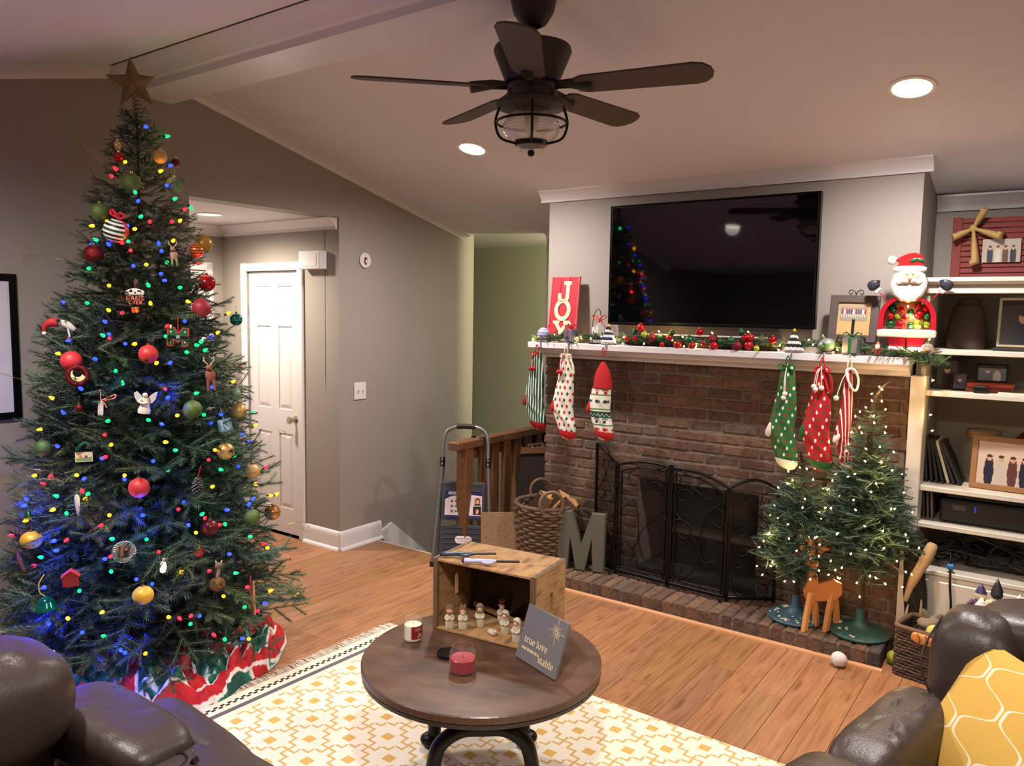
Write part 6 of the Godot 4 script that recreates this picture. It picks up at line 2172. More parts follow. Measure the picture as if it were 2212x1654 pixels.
func trinkets() -> void:
	var f = thing("mini_santa", "tiny red and cream Santa figurine on the mantel before the large one", "figurine", at(-.793, MT + .004, -4.325))
	part(f, "body", MB.new().lathe([Vector2(.0001, 0), Vector2(.02, .002), Vector2(.021, .02), Vector2(.014, .04), Vector2(.0001, .044)], 16), M(C(150, 52, 40), .5))
	part(f, "head", MB.new().ball(Vector3.ONE * .013, at(0, .05, .002), 12, 8), M(C(210, 160, 130), .5))
	part(f, "beard", MB.new().ball(V(.012, .014, .007), at(0, .041, .01), 10, 8), M(C(220, 206, 190), .7))
	part(f, "cap", MB.new().lathe([Vector2(.0135, .052), Vector2(.011, .06), Vector2(.005, .07), Vector2(.0001, .074)], 14), M(C(170, 60, 40), .5))
	for s in [-1, 1]: part(f, "arm", MB.new().tube([V(.014 * s, .034, 0), V(.026 * s, .018, .01)], .006, 7), M(C(150, 52, 40), .5))
	var b = thing("clear_ball", "clear glass ball ornament at the right end of the mantel", "ornament", at(-.567, MT + .046, -4.33))
	part(b, "ball", MB.new().ball(Vector3.ONE * .029, ID, 20, 14), glass(Color(.9, .85, .8), .22))
	part(b, "filling", MB.new().ball(Vector3.ONE * .017, at(0, -.008, 0), 14, 10), M(C(150, 110, 80), .5))
	part(b, "cap", MB.new().lathe([Vector2(.009, .026), Vector2(.009, .033), Vector2(0, .035)], 12), mats.steel)


func hearth_things() -> void:
	fire_screen()
	letter_block()
	railing()
	baskets()
	ladder()
	lit_tree("small pencil fir with warm lights on a round snowy base, left on the hearth", V(-1.128, .0945, -4.30), .93, .23, 36, 41, .14)
	lit_tree("taller lit fir with a bent tip on a green base, right on the hearth", V(-.80, .0945, -4.30), 1.34, .30, 74, 42, .145)
	wooden_deer()
	balls()


func spiral(c: Vector2, r: float, a0: float, turns: float, s: int) -> Array:
	# curls inwards from angle a0 on a circle of radius r round c
	var out = []
	var n = int(14 * turns) + 6
	for i in n + 1:
		var q = i / float(n)
		var a = a0 + s * TAU * turns * q
		var rr = r * lerpf(1.0, .3, pow(q, .85))
		out.append(V(c.x + cos(a) * rr, c.y + sin(a) * rr, 0))
	return out


func fire_screen() -> void:
	var t = thing("fire_screen", "black folding fire screen of four panels with iron scrolls and mesh", "fire screen", ID)
	var y0 = .1
	# corners of the zigzag on the hearth
	var C4 = [V(-2.475, y0, -4.43), V(-2.27, y0, -4.335), V(-1.895, y0, -4.315), V(-1.525, y0, -4.295), V(-1.285, y0, -4.445)]
	var hs = [[.80, .705], [.70, .755], [.755, .665], [.665, .66]]
	for k in 4:
		var a: Vector3 = C4[k]
		var b: Vector3 = C4[k + 1]
		var u = (b - a).normalized()
		var L = a.distance_to(b)
		var xf = Transform3D(Basis(u, Vector3.UP, u.cross(Vector3.UP)), a)
		var ha: float = hs[k][0]
		var hb: float = hs[k][1]
		var top = []
		for i in 17:
			var q = i / 16.0
			var y = lerpf(ha, hb, q)
			match k:
				0: y = lerpf(ha, hb, smoothstep(0, 1, q)) + .012 * sin(q * PI * 1.0)
				1: y += .028 * sin(q * PI * 1.5) * (1 - q * .4) - .01 * sin(q * TAU)
				2: y += .03 * sin((1 - q) * PI * 1.5) * (1 - (1 - q) * .4) - .01 * sin((1 - q) * TAU)
				3: y += .055 * sin(q * PI)
			top.append(V(L * q, y, 0))
		var fr = MB.new()
		fr.tube(top, .009, 6)
		fr.box(V(.016, ha, .016), at(.008, ha / 2, 0), .003)
		fr.box(V(.016, hb, .016), at(L - .008, hb / 2, 0), .003)
		fr.box(V(L, .02, .016), at(L / 2, .022, 0), .003)
		part(t, "frame", fr, mats.iron, xf)
		if k in [1, 2]:
			var inn = MB.new()
			var ip = []
			for p in top: ip.append(V(lerpf(.035, L - .03, p.x / L), p.y - .035, 0))
			inn.tube(ip, .006, 6)
			inn.box(V(.011, ha - .06, .011), at(.035, ha / 2 - .0, 0), .002)
			inn.box(V(.011, hb - .06, .011), at(L - .03, hb / 2 - .0, 0), .002)
			inn.box(V(L - .07, .01, .011), at(L / 2, .05, 0), .002)
			part(t, "door_frame", inn, mats.iron, xf)
		# wire mesh behind the scrolls: a sheet of fine woven wire
		var ms = []
		for i in 2:
			var row = PackedVector3Array()
			for p in top: row.append(V(p.x, .02 if i == 0 else p.y, -.004))
			ms.append(row)
		var mm = StandardMaterial3D.new()
		mm.albedo_color = Color(.05, .042, .04, .42)
		mm.roughness = .6
		mm.transparency = BaseMaterial3D.TRANSPARENCY_ALPHA
		part(t, "mesh", MB.new().grid(ms), mm, xf)
		# scrolls
		var sc = MB.new()
		var H = (ha + hb) / 2
		if k in [1, 2]:
			var w = L
			var f = 1.0 if k == 1 else -1.0
			var X = func(x: float) -> float: return w / 2 + f * (x - .5) * w
			var list = [
				[.36, .63, .085, -.2, .85, 1], [.76, .585, .06, 2.8, .8, -1], [.17, .48, .075, 1.2, .8, 1],
				[.76, .37, .085, .4, .9, 1], [.23, .15, .075, 2.2, .95, -1], [.82, .12, .06, -1.2, .9, 1], [.86, .70, .03, 1.0, 1.0, -1]]
			for q in list:
				var c = V2(X.call(q[0]), q[1] * H / .73)
				var s = spiral(c, q[2], q[3] if f > 0 else PI - q[3], q[4], int(q[5] * f))
				sc.tube(s, .004, 5)
			# long stems joining the curls
			sc.tube(curve([V(X.call(.46), .60, 0), V(X.call(.80), .66, 0), V(X.call(.93), .5, 0), V(X.call(.66), .38, 0), V(X.call(.46), .26, 0), V(X.call(.58), .12, 0), V(X.call(.82), .058, 0)], 6), .004, 5)
			sc.tube(curve([V(X.call(.17), .555, 0), V(X.call(.38), .47, 0), V(X.call(.45), .3, 0), V(X.call(.38), .2, 0), V(X.call(.2), .225, 0)], 6), .004, 5)
			sc.tube(curve([V(X.call(.36), .715, 0), V(X.call(.62), .70, 0), V(X.call(.9), .73, 0)], 5), .004, 5)
		else:
			for f in [-1, 1]:
				var x = L / 2
				for q in [[.27, .655, .042, 1.0, .9], [.26, .47, .06, 2.6, .95], [.26, .345, .055, -2.6, .9], [.25, .2, .062, 2.2, .95], [.24, .085, .05, -2.0, .9]]:
					var c = V2(x + f * q[0] * L * .92, q[1] * H / .72)
					sc.tube(spiral(c, minf(q[2], L * .23), q[3] if f > 0 else PI - q[3], q[4], f), .0036, 5)
				sc.tube(curve([V(x + f * .12 * L, .64 * H / .72, 0), V(x + f * .03 * L, .58 * H / .72, 0), V(x + f * .4 * L, .47 * H / .72, 0)], 5), .0036, 5)
				sc.tube(curve([V(x + f * .38 * L, .36 * H / .72, 0), V(x + f * .05 * L, .28 * H / .72, 0), V(x + f * .4 * L, .16 * H / .72, 0), V(x + f * .2 * L, .05, 0)], 5), .0036, 5)
		part(t, "scrollwork", sc, M(Color(.075, .062, .056), .4, .5), Transform3D(xf.basis, xf * V(0, 0, .004)))
	for k in [1, 3]:
		part(t, "foot", MB.new().tube(curve([C4[k] + V(0, .02, 0), C4[k] + V(-.01, -.0, .03), C4[k] + V(-.02, .004, .045), C4[k] + V(-.012, .016, .05)], 4), .0045, 6), mats.iron)
		part(t, "hinge", MB.new().tube([C4[k] + V(0, .14, .012), C4[k] + V(0, .2, .012)], .009, 8), mats.iron)
		part(t, "hinge", MB.new().tube([C4[k] + V(0, .5, .012), C4[k] + V(0, .56, .012)], .009, 8), mats.iron)


func letter_block() -> void:
	var s = 1.0
	var p = PackedVector2Array([Vector2(-.155, 0), Vector2(-.085, 0), Vector2(-.072, .21), Vector2(-.03, .0), Vector2(.03, .0), Vector2(.072, .21), Vector2(.085, 0), Vector2(.155, 0), Vector2(.155, .375), Vector2(.068, .375), Vector2(.0, .165), Vector2(-.068, .375), Vector2(-.155, .375)])
	var t = thing("letter_block", "large grey-green standing letter M left of the fire screen", "letter", rot(V(-2.485, .0965, -4.29), V(-3, 14, 0)))
	part(t, "front", MB.new().prism(p, .05, ID, .003, 0.0), M(C(92, 92, 80), .75))


func railing() -> void:
	var wood = noisy(C(126, 86, 58), noisetex(.03, [Color(.7, .66, .6), Color(1, 1, 1)], 44), V(2, 14, 2), .5)
	var t = thing("stair_railing", "brown wooden stair railing with square balusters beside the chimney", "railing", at(-3.3, 0, 0))
	part(t, "handrail", MB.new().box(V(.09, .055, 1.3), at(0, .85, -4.6), .006), wood)
	part(t, "post", MB.new().box(V(.085, .825, .085), at(0, .4125, -4.08), .004), wood)
	for k in 7: part(t, "baluster", MB.new().box(V(.034, .72, .075), at(.02, .465, -4.25 - .138 * k), .003), wood)
	part(t, "bottom_rail", MB.new().box(V(.04, .09, 1.0), at(-.0, .06, -4.62), .003), wood)
	part(t, "top_rail", MB.new().box(V(.03, .08, 1.0), at(-.02, .775, -4.62), .003), wood)
	# keys lying on the handrail
	var k = thing("keys", "small bunch of keys lying on the wooden handrail", "keys", at(-3.3, .8785, -4.22))
	part(k, "ring", MB.new().lathe([Vector2(.014, 0), Vector2(.016, .002), Vector2(.018, 0), Vector2(.016, -.0005), Vector2(.014, 0)], 20), mats.steel)
	for q in [[.03, 20], [.034, -30], [.03, 70]]: part(k, "key", MB.new().box(V(.05, .003, .012), Transform3D(Basis(Vector3.UP, deg_to_rad(q[1])), V(cos(deg_to_rad(q[1])) * q[0], .002, -sin(deg_to_rad(q[1])) * q[0])), .001), M(C(120, 116, 110), .35, .8))
	part(k, "fob", MB.new().box(V(.035, .008, .02), rot(V(-.03, .004, .01), V(0, 25, 0)), .003), mats.black)
	# dark canvas frame leaning in the nook
	var f = thing("leaning_frame", "brown wooden frame with dark screen leaning in the nook behind the basket", "frame", rot(V(-3.1, .0, -4.72), V(-10, 52, 0)))
	var fw = M(C(112, 76, 50), .55)
	for s in [-1, 1]: part(f, "frame_side", MB.new().box(V(.05, .74, .03), at(s * .19, .39, 0), .004), fw)
	for y in [.05, .73]: part(f, "frame_rail", MB.new().box(V(.43, .05, .03), at(0, y, .001), .004), fw)
	part(f, "screen", MB.new().box(V(.34, .64, .01), at(0, .39, -.004)), M(C(44, 34, 30), .8))
	part(f, "handle", MB.new().tube(curve([V(-.06, .755, .01), V(-.05, .775, .014), V(.05, .775, .014), V(.06, .755, .01)], 4), .006, 6), fw)


# woven wicker: rows of strands that pass in and out of the stakes
func wicker(t: Node3D, prof: Array, rows: int, stakes: int, sr: float, mt: Array) -> void:
	var H: float = prof[-1].y
	for i in rows:
		var y = H * (i + .5) / rows
		var r = 0.0
		for k in prof.size() - 1:
			if y >= prof[k].y and y <= prof[k + 1].y: r = lerpf(prof[k].x, prof[k + 1].x, (y - prof[k].y) / (prof[k + 1].y - prof[k].y))
		var path = []
		var n = stakes * 4
		for j in n + 1:
			var a = TAU * j / n
			var o = sr * .75 * cos(a * stakes / 2.0 + (PI if i % 2 else 0.0))
			path.append(V(cos(a) * (r + o), y + sr * .2 * sin(j * 1.3 + i), sin(a) * (r + o)))
		part(t, "weave", MB.new().tube(path, sr, 5, true), mt[i % mt.size()])


func baskets() -> void:
	var wk = [M(C(108, 86, 66), .75), M(C(94, 74, 57), .75), M(C(118, 95, 73), .75)]
	var t = thing("log_basket", "round woven wicker basket full of split firewood with two loop handles", "basket", at(-2.79, .0, -4.32))
	var B = Vector3(-2.79, 0, -4.32)
	wicker(t, [Vector2(.145, .0), Vector2(.185, .22), Vector2(.2, .43), Vector2(.205, .47)], 22, 26, .0118, wk)
	part(t, "liner", MB.new().lathe([Vector2(0, .004), Vector2(.135, .004), Vector2(.175, .22), Vector2(.19, .45)], 28), M(C(60, 46, 36), .9))
	var rim = []
	for j in 49: rim.append(V(cos(TAU * j / 48) * .204, .475 + .004 * (j % 2), sin(TAU * j / 48) * .204))
	part(t, "rim", MB.new().tube(rim, .016, 7, true), wk[1])
	for s in [0, 1]:
		var yaw = [.75, .75 + PI][s]
		var hp = []
		for j in 25: hp.append(V(cos(TAU * j / 24) * .075, .515 + sin(TAU * j / 24) * .08, .2).rotated(Vector3.UP, yaw))
		part(t, "handle", MB.new().tube(hp, .0125, 7, true), wk[2])
	# firewood
	var bark = M(C(96, 74, 56), .9)
	var cut = noisy(C(206, 158, 106), noisetex(.03, [Color(.72, .66, .58), Color(1, 1, 1)], 41), V(3, 20, 3), .75)
	var n = 0
	for q in [[-.09, .05, 20, -38, "split log leaning left in the wicker basket"], [-.05, .03, -10, -30, "second split log from the left in the wicker basket"], [.0, .0, 30, -34, "split log in the middle of the wicker basket"], [.03, -.06, -40, -30, "split log leaning against the back handle of the basket"], [.06, .04, 60, -36, "split log at the front right under the near handle"], [.1, .02, 10, -42, "broad split log at the right edge of the wicker basket"]]:
		var l = thing("firewood", q[4], "firewood", rot(B + V(q[0], .4, q[1]), V(q[2] * .4, q[2], q[3])), "firewood in the wicker basket")
		part(l, "wood", MB.new().prism(PackedVector2Array([Vector2(-.05, -.03), Vector2(.05, -.028), Vector2(.045, .03), Vector2(-.01, .045)]), .34, Transform3D(Basis(V(1, 0, 0), V(0, 0, -1), V(0, 1, 0)), V(0, -.17, 0)), .004, 0.0, 4.0), cut)
		part(l, "bark", MB.new().prism(PackedVector2Array([Vector2(-.052, -.032), Vector2(.052, -.03), Vector2(.05, -.022), Vector2(-.05, -.024)]), .338, Transform3D(Basis(V(1, 0, 0), V(0, 0, -1), V(0, 1, 0)), V(0, -.169, 0)), .002, 0.0), bark)
		n += 1
	# flat board leaning left of the basket
	var b = thing("plywood_board", "plain tan board leaning against the left side of the log basket", "board", rot(V(-3.02, .002, -4.12), V(-12, 28, 3)))
	part(b, "board", MB.new().prism(rrect(.26, .40, .02), .016, at(0, .2, -.008), .002), noisy(C(150, 122, 94), noisetex(.03, [Color(.8, .76, .7), Color(1, 1, 1)], 45), V(3, 12, 3), .7))
	# wire grate behind the letter
	var g = thing("dark_crate", "dark wooden box behind the standing letter M", "box", rot(V(-2.53, .0965, -4.415), V(0, 8, 0)))
	for k in 3: part(g, "slat", MB.new().box(V(.2, .085, .02), at(0, .06 + .1 * k, .03), .003), M(C(66, 46, 36), .7))
	for s in [-1, 1]: part(g, "post", MB.new().box(V(.02, .31, .06), at(s * .1, .155, 0), .003), M(C(58, 40, 32), .7))
	# square dog-toy basket right of the hearth
	var d = thing("toy_basket", "square dark wicker basket of dog toys at the right end of the hearth", "basket", rot(V(-.45, 0, -4.2), V(0, -12, 0)))
	var dk = [M(C(86, 66, 52), .8), M(C(72, 55, 44), .8), M(C(98, 77, 60), .8)]
	var rr = rrect(.27, .22, .03, 3)
	for i in 15:
		var y = .009 + i * .0158
		var path = []
		for seg in rr.size():
			var a = rr[seg]
			var c = rr[(seg + 1) % rr.size()]
			var kk = int(maxf(1, a.distance_to(c) / .011))
			for j in kk:
				var p = a.lerp(c, j / float(kk))
				var o = 1.0 + (.018 if (path.size() + i) % 2 else -.018)
				path.append(V(p.x * o, y + .002 * sin(path.size() * .9 + i * 2), p.y * o))
		path.append(path[0])
		part(d, "weave", MB.new().tube(path, .0085, 5, true), dk[i % 3])
	var rp = []
	for p in rr: rp.append(V(p.x, .247, p.y))
	rp.append(rp[0])
	part(d, "rim", MB.new().tube(rp, .013, 7, true), dk[2])
	part(d, "floor", MB.new().box(V(.25, .01, .2), at(0, .01, 0)), dk[1])
	part(d, "liner", MB.new().prism(rrect(.245, .195, .02), .12, Transform3D(Basis(V(1, 0, 0), V(0, 0, -1), V(0, 1, 0)), V(0, .012, 0)), 0.0), M(C(40, 32, 27), .9))
	var DB: Transform3D = d.transform
	var tb = thing("toy_ball", "pale yellow ball lying in the dog-toy basket", "ball", Transform3D(DB.basis, DB * V(.02, .235, .03)))
	part(tb, "ball", MB.new().ball(Vector3.ONE * .038), M(C(200, 190, 104), .85))
	part(tb, "seam", MB.new().lathe([Vector2(.0378, -.002), Vector2(.0388, 0), Vector2(.0378, .002)], 26, rot(Vector3.ZERO, V(50, 0, 30))), M(C(226, 220, 180), .8))
	for q in [[V(-.02, .25, -.06), V(.14, .06, .1), "grey plush toy lying at the back of the dog-toy basket", C(128, 118, 104)], [V(.08, .24, -.01), V(.1, .05, .08), "small grey-brown plush toy at the right of the dog-toy basket", C(112, 100, 86)]]:
		var pl = thing("plush_toy", q[2], "dog toy", Transform3D(DB.basis, DB * q[0]))
		part(pl, "body", pad(MB.new(), q[1], rot(Vector3.ZERO, V(0, 20, 12)), .9, .9, .05, 21), M(q[3], .95))
		for s in [-1, 1]: part(pl, "ear", MB.new().ball(V(.014, .03, .008), rot(V(.03 * s, .035, .01), V(0, 0, -35 * s)), 10, 7), M(q[3].darkened(.15), .95))
	var or_ = thing("striped_toy", "orange striped fabric toy hanging over the basket's front rim", "dog toy", Transform3D(DB.basis, DB * V(.0, .222, .127)))
	part(or_, "body", pad(MB.new(), V(.1, .05, .025), rot(Vector3.ZERO, V(0, 0, -6)), .6, .6, .03, 22), M(C(206, 138, 74), .9))
	for k in 2: part(or_, "stripe", MB.new().tube(curve([V(-.02 + .035 * k, .024, .008), V(-.005 + .035 * k, .0, .016), V(-.014 + .035 * k, -.022, .008)], 4), .003, 5), M(C(110, 60, 34), .9))
	# tall driftwood log standing in the basket
	var lg = thing("driftwood", "tall forked driftwood log with dark bark standing behind the toy basket", "log", at(-.565, .0, -4.40))
	var bk = noisy(C(62, 52, 44), noisetex(.05, [Color(.4, .38, .36), Color(1, 1, 1)], 46), V(6, 3, 6), .95, noisetex(.08, [], 47), 1.2)
	part(lg, "trunk", MB.new().tube(curve([V(.0, .0, 0), V(.01, .2, 0), V(.0, .4, .01), V(-.015, .56, 0), V(-.01, .66, -.01)], 6), [.045, .046, .048, .05, .05, .05, .05, .05, .052, .054, .055, .054, .052, .05, .05, .05, .048, .047, .046, .045, .044, .042, .04, .036, .03], 12), bk)
	part(lg, "branch", MB.new().tube(curve([V(-.03, .3, .04), V(.0, .42, .05), V(.05, .54, .04), V(.075, .62, .03)], 5), [.012, .016, .018, .02, .022, .024, .026, .026, .027, .028, .029, .03, .03, .028, .026, .018], 10), M(C(186, 158, 120), .8))
	for q in [[-.04, .04, .16], [.045, .02, .3]]: part(lg, "split_edge", MB.new().tube(curve([V(q[0], .02, q[1]), V(q[0] * .8, q[2], q[1] + .02), V(q[0] * .4, q[2] * 1.8, q[1] + .015)], 5), [.004, .008, .01, .011, .011, .01, .009, .008, .007, .005, .003], 7), M(C(190, 170, 136), .85))


func ladder() -> void:
	var F = V(-3.46, 0, -3.93)
	# folded step stool leaning against the railing
	var t = thing("step_ladder", "grey folding step ladder with two dark treads leaning by the railing", "step ladder", Transform3D(Basis(V(.86, 0, -.51), V(0, 1, 0), V(.51, 0, .86)) * Basis(V(1, 0, 0), deg_to_rad(-9)), F))
	var gm = M(C(128, 130, 134), .38, .6)
	var W = .40
	var rail = []
	for p in [V(.0, .02, 0), V(.025, .35, 0), V(.045, .7, 0), V(.05, .86, 0), V(.075, .935, 0), V(.14, .965, 0), V(.2, .968, 0), V(.27, .965, 0), V(.335, .935, 0), V(.36, .86, 0), V(.365, .7, 0), V(.385, .35, 0), V(.41, .02, 0)]: rail.append(p)
	part(t, "front_frame", MB.new().tube(curve(rail, 5), .0125, 10), gm)
	for s in [0, 1]:
		var x0: float = [.02, .39][s]
		part(t, "rear_leg", MB.new().tube([V(x0, .03, -.035), V([.05, .36][s], .72, -.03)], .011, 8), gm)
		part(t, "foot", MB.new().box(V(.036, .04, .05), at([.0, .41][s], .02, -.01), .008), mats.black)
		part(t, "bracket", MB.new().box(V(.034, .075, .04), at([.046, .366][s], .72, -.008), .008), mats.black)
		part(t, "bolt", MB.new().lathe([Vector2(.008, 0), Vector2(.006, .004), Vector2(0, .005)], 10, rot(V([.046, .366][s], .735, .012), V(90, 0, 0))), mats.steel)
		part(t, "bolt", MB.new().lathe([Vector2(.008, 0), Vector2(.006, .004), Vector2(0, .005)], 10, rot(V([.046, .366][s], .705, .012), V(90, 0, 0))), mats.steel)
	part(t, "grip", MB.new().tube(curve([V(.14, .966, 0), V(.2, .969, 0), V(.27, .966, 0)], 5), .0185, 10), M(Color(.07, .07, .08), .6))
	var tread = M(C(52, 54, 64), .6)
	for q in [[.455, .26], [.185, .215]]:
		var y: float = q[0]
		var h: float = q[1]
		var x = .055 - .03 * (1 - y)
		var w = .37 - .045 * y
		part(t, "tread", MB.new().prism(rrect(w - .05, h, .014), .035, at(.205, y, .0), .004), tread)
		for k in 6:
			var yy = y - h / 2 + .022 + k * (h - .04) / 5.0
			if y > .3 and k in [1, 2, 3]: continue
			part(t, "tread_rib", MB.new().box(V(w - .1, .006, .006), at(.205, yy, .037), .002), M(C(40, 42, 50), .6))
	part(t, "latch", MB.new().box(V(.09, .06, .014), at(.2, .56, .036), .006), M(C(46, 48, 56), .55))
	# printed label on the upper tread
	var im = blank(256, 208, C(226, 218, 226))
	fillpoly(im, [Vector2(0, 0), Vector2(256, 0), Vector2(256, 40), Vector2(180, 32), Vector2(110, 32), Vector2(40, 46), Vector2(0, 68)], C(38, 44, 96))
	im.fill_rect(Rect2i(0, 182, 256, 26), C(40, 44, 100))
	for k in 3:
		im.fill_rect(Rect2i(70, 76 + k * 36, 62, 10), C(70, 62, 92))
		disc(im, 48, 80 + k * 36, 12, 13, C(170, 164, 180))
		disc(im, 48, 82 + k * 36, 6, 7, C(90, 84, 110))
	for k in 6: im.fill_rect(Rect2i(150 + (k % 2) * 6, 56 + k * 12, 36, 3), C(140, 130, 150))
	disc(im, 140, 84, 14, 8, C(226, 150, 90))
	im.fill_rect(Rect2i(196, 46, 56, 62), C(214, 176, 164))
	disc(im, 226, 76, 17, 22, C(70, 40, 34))
	disc(im, 226, 80, 11, 15, C(226, 170, 140))
	fillpoly(im, [Vector2(200, 108), Vector2(212, 96), Vector2(240, 96), Vector2(252, 108)], C(40, 42, 44))
	im.fill_rect(Rect2i(196, 114, 56, 62), C(36, 36, 38))
	fillpoly(im, [Vector2(214, 150), Vector2(222, 130), Vector2(238, 144), Vector2(232, 168), Vector2(216, 170)], C(226, 160, 130))
	im.fill_rect(Rect2i(22, 12, 62, 20), C(206, 208, 226))
	part(t, "label", MB.new().quad(V(.08, .335, .0358), V(.335, .335, .0358), V(.335, .53, .0358), V(.08, .53, .0358)), printed(im, .35))
	part(t, "label_word", text_mesh("COSCO", .012, .0012), M(C(60, 66, 120), .4), at(.133, .508, .0362))
	for k in 3: part(t, "label_word", text_mesh(["Lightweight", "Safety Grip", "Folds Flat"][k], .0075, .0008), M(C(230, 226, 236), .4), at(.18, .454 - k * .0338, .0362))
	part(t, "sticker", MB.new().prism(rrect(.115, .05, .024, 6), .0015, at(.215, .195, .0395)), M(C(232, 222, 222), .4))
	part(t, "sticker_word", text_mesh("Now with LARGER", .0115, .001), M(C(50, 50, 60), .4), at(.215, .202, .0412))
	part(t, "sticker_word", text_mesh("standing platform", .0095, .001, "Droid Sans", false), M(C(70, 70, 80), .4), at(.215, .186, .0412))


func lit_tree(label: String, p: Vector3, h: float, w: float, lights: int, seed_: int, base: float) -> void:
	var t = thing("lit_fir", label, "christmas tree", at(p.x, p.y, p.z))
	var r = RandomNumberGenerator.new()
	r.seed = seed_
	var big = h > 1.1
	var snow = noisy(C(54, 96, 92) if big else C(58, 92, 110), noisetex(.035, [Color(.8, .8, .8), Color(1, 1, 1), Color(1, 1, 1)], 50), Vector3.ONE * 3, .5)
	part(t, "base", MB.new().lathe([Vector2(0, .0), Vector2(base, .001), Vector2(base + .006, .012), Vector2(base - .006, .024), Vector2(base * .5, .034), Vector2(.045, .045), Vector2(.026, .07), Vector2(.02, .12), Vector2(.02, .135), Vector2(0, .136)], 40), snow)
	var fl = MB.new()
	for k in (26 if big else 44):
		var a = r.randf() * TAU
		var rr = r.randf_range(.05, base * .95)
		fl.ball(V(r.randf_range(.005, .016), .003, r.randf_range(.004, .012)), rot(V(cos(a) * rr - (.04 if big else 0.0), .034 - (rr - .05) * .12, sin(a) * rr), V(0, r.randf() * 180, 0)), 7, 4)
	part(t, "snow", fl, M(C(226, 222, 206), .9)).set_meta("kind", "stuff")
	var bark = noisy(C(116, 100, 76), noisetex(.1, [Color(.45, .42, .36), Color(1, 1, 1)], 51), V(10, 8, 10), .95, noisetex(.1, [], 52), 1.5)
	var bend = .045 if big else -.01
	part(t, "trunk", MB.new().tube(curve([V(0, .12, 0), V(0, h * .4, 0), V(0, h * .85, 0), V(bend * .7, h * .96, 0), V(bend * 1.8, h, 0)], 5), [.019, .019, .018, .018, .018, .017, .016, .015, .014, .013, .012, .011, .01, .009, .008, .007, .006, .005, .004, .003, .002], 9), bark)
	# branches
	var vm = []
	for k in 4:
		var m = MB.new()
		sprig(m, V(0, 0, 0), V(0, .01, .1), 620, .016, .0011)
		for i in 5:
			var sd = 1.0 if i % 2 else -1.0
			var a = V(0, .005, .03 + i * .016)
			sprig(m, a, a + V(sd * rng.randf_range(.035, .05), rng.randf_range(-.012, .02), rng.randf_range(.03, .05)), 560, .015, .0011)
		vm.append(m.mesh())
	var gm = [green_mat(Color(.29, .40, .33)), green_mat(Color(.34, .44, .35)), green_mat(Color(.26, .37, .32))]
	var y = h * (.27 if big else .30)
	var y0 = y
	var n = 0
	while y < h * .97:
		var q = (y - y0) / (h - y0)
		var R = (w * (.55 + .9 * q if q < .12 else 1.0 - .98 * q) if big else w * (.8 + 1.6 * q if q < .12 else pow(1.0 - q, .7) * 1.06)) * r.randf_range(.9, 1.1)
		var cnt = int(3 + R * 26)
		for i in cnt:
			var a = TAU * i / cnt + r.randf() * .8 + y * 9
			var s = clampf(R / .12, .45, 1.35)
			var r0 = maxf(R - .115 * s, 0)
			if n < 296: part(t, "branch", vm[r.randi() % 4], gm[r.randi() % 3], Transform3D(Basis.from_euler(V(r.randf_range(-.5, .15), PI / 2 - a, r.randf_range(-.5, .5))).scaled(Vector3.ONE * s), V(cos(a) * r0 + (bend * maxf(0, q - .85) * 6), y, sin(a) * r0)))
			n += 1
			if R > .14:
				if n < 296: part(t, "branch", vm[r.randi() % 4], gm[2], Transform3D(Basis.from_euler(V(r.randf_range(-.4, .4), PI / 2 - a - .4, r.randf_range(-.5, .5))).scaled(Vector3.ONE * s), V(cos(a + .4) * r0 * .45, y + .02, sin(a + .4) * r0 * .45)))
				n += 1
		y += .032 if big else .034
	# lights
	var L = thing("fir_lights", "warm white mini lights on the " + ("taller fir at the right of the hearth" if big else "small pencil fir at the left of the hearth"), "string lights", at(p.x, p.y, p.z))
	var bm = bulb_mesh(.6).mesh()
	var gl = glow(Color(1, .80, .52), 9.0)
	var wire = []
	var ph = r.randf() * 6
	for i in lights:
		var q = pow(i / float(lights), 1.35)
		var yy = lerpf(y0 - .03, h * .985, q)
		var R = (w * (.75 + 1.8 * q if q < .12 else 1.0 - .98 * q) if big else w * (.9 + .8 * q if q < .12 else pow(1.0 - q, .7))) * 1.0 + .012
		var a = ph + i * 2.399
		# most of the string shows to the front
		if sin(a) < -.35: a = -a
		var pos = V(cos(a) * R + (bend * maxf(0, q - .85) * 6), yy + r.randf_range(-.02, .02), sin(a) * R)
		if p.z + pos.z < -4.47: pos.z = -4.47 - p.z
		part(L, "bulb", bm, gl, Transform3D(Basis.from_euler(V(r.randf_range(-1, 1), 0, r.randf_range(-1, 1))), pos))
		wire.append(pos * V(.9, 1, .9))
		if i % 7 == 2: lamp_at(pos + V(0, 0, .008), Color(1, .78, .5), .022, .01, L)
	if big:
		part(L, "bulb", bm, gl, at(.0, .2, .03))
		wire.insert(0, V(0, .2, .028))
	part(L, "wire", MB.new().tube(curve(wire, 3), .0011, 3, false, false), M(Color(.08, .15, .08), .6))


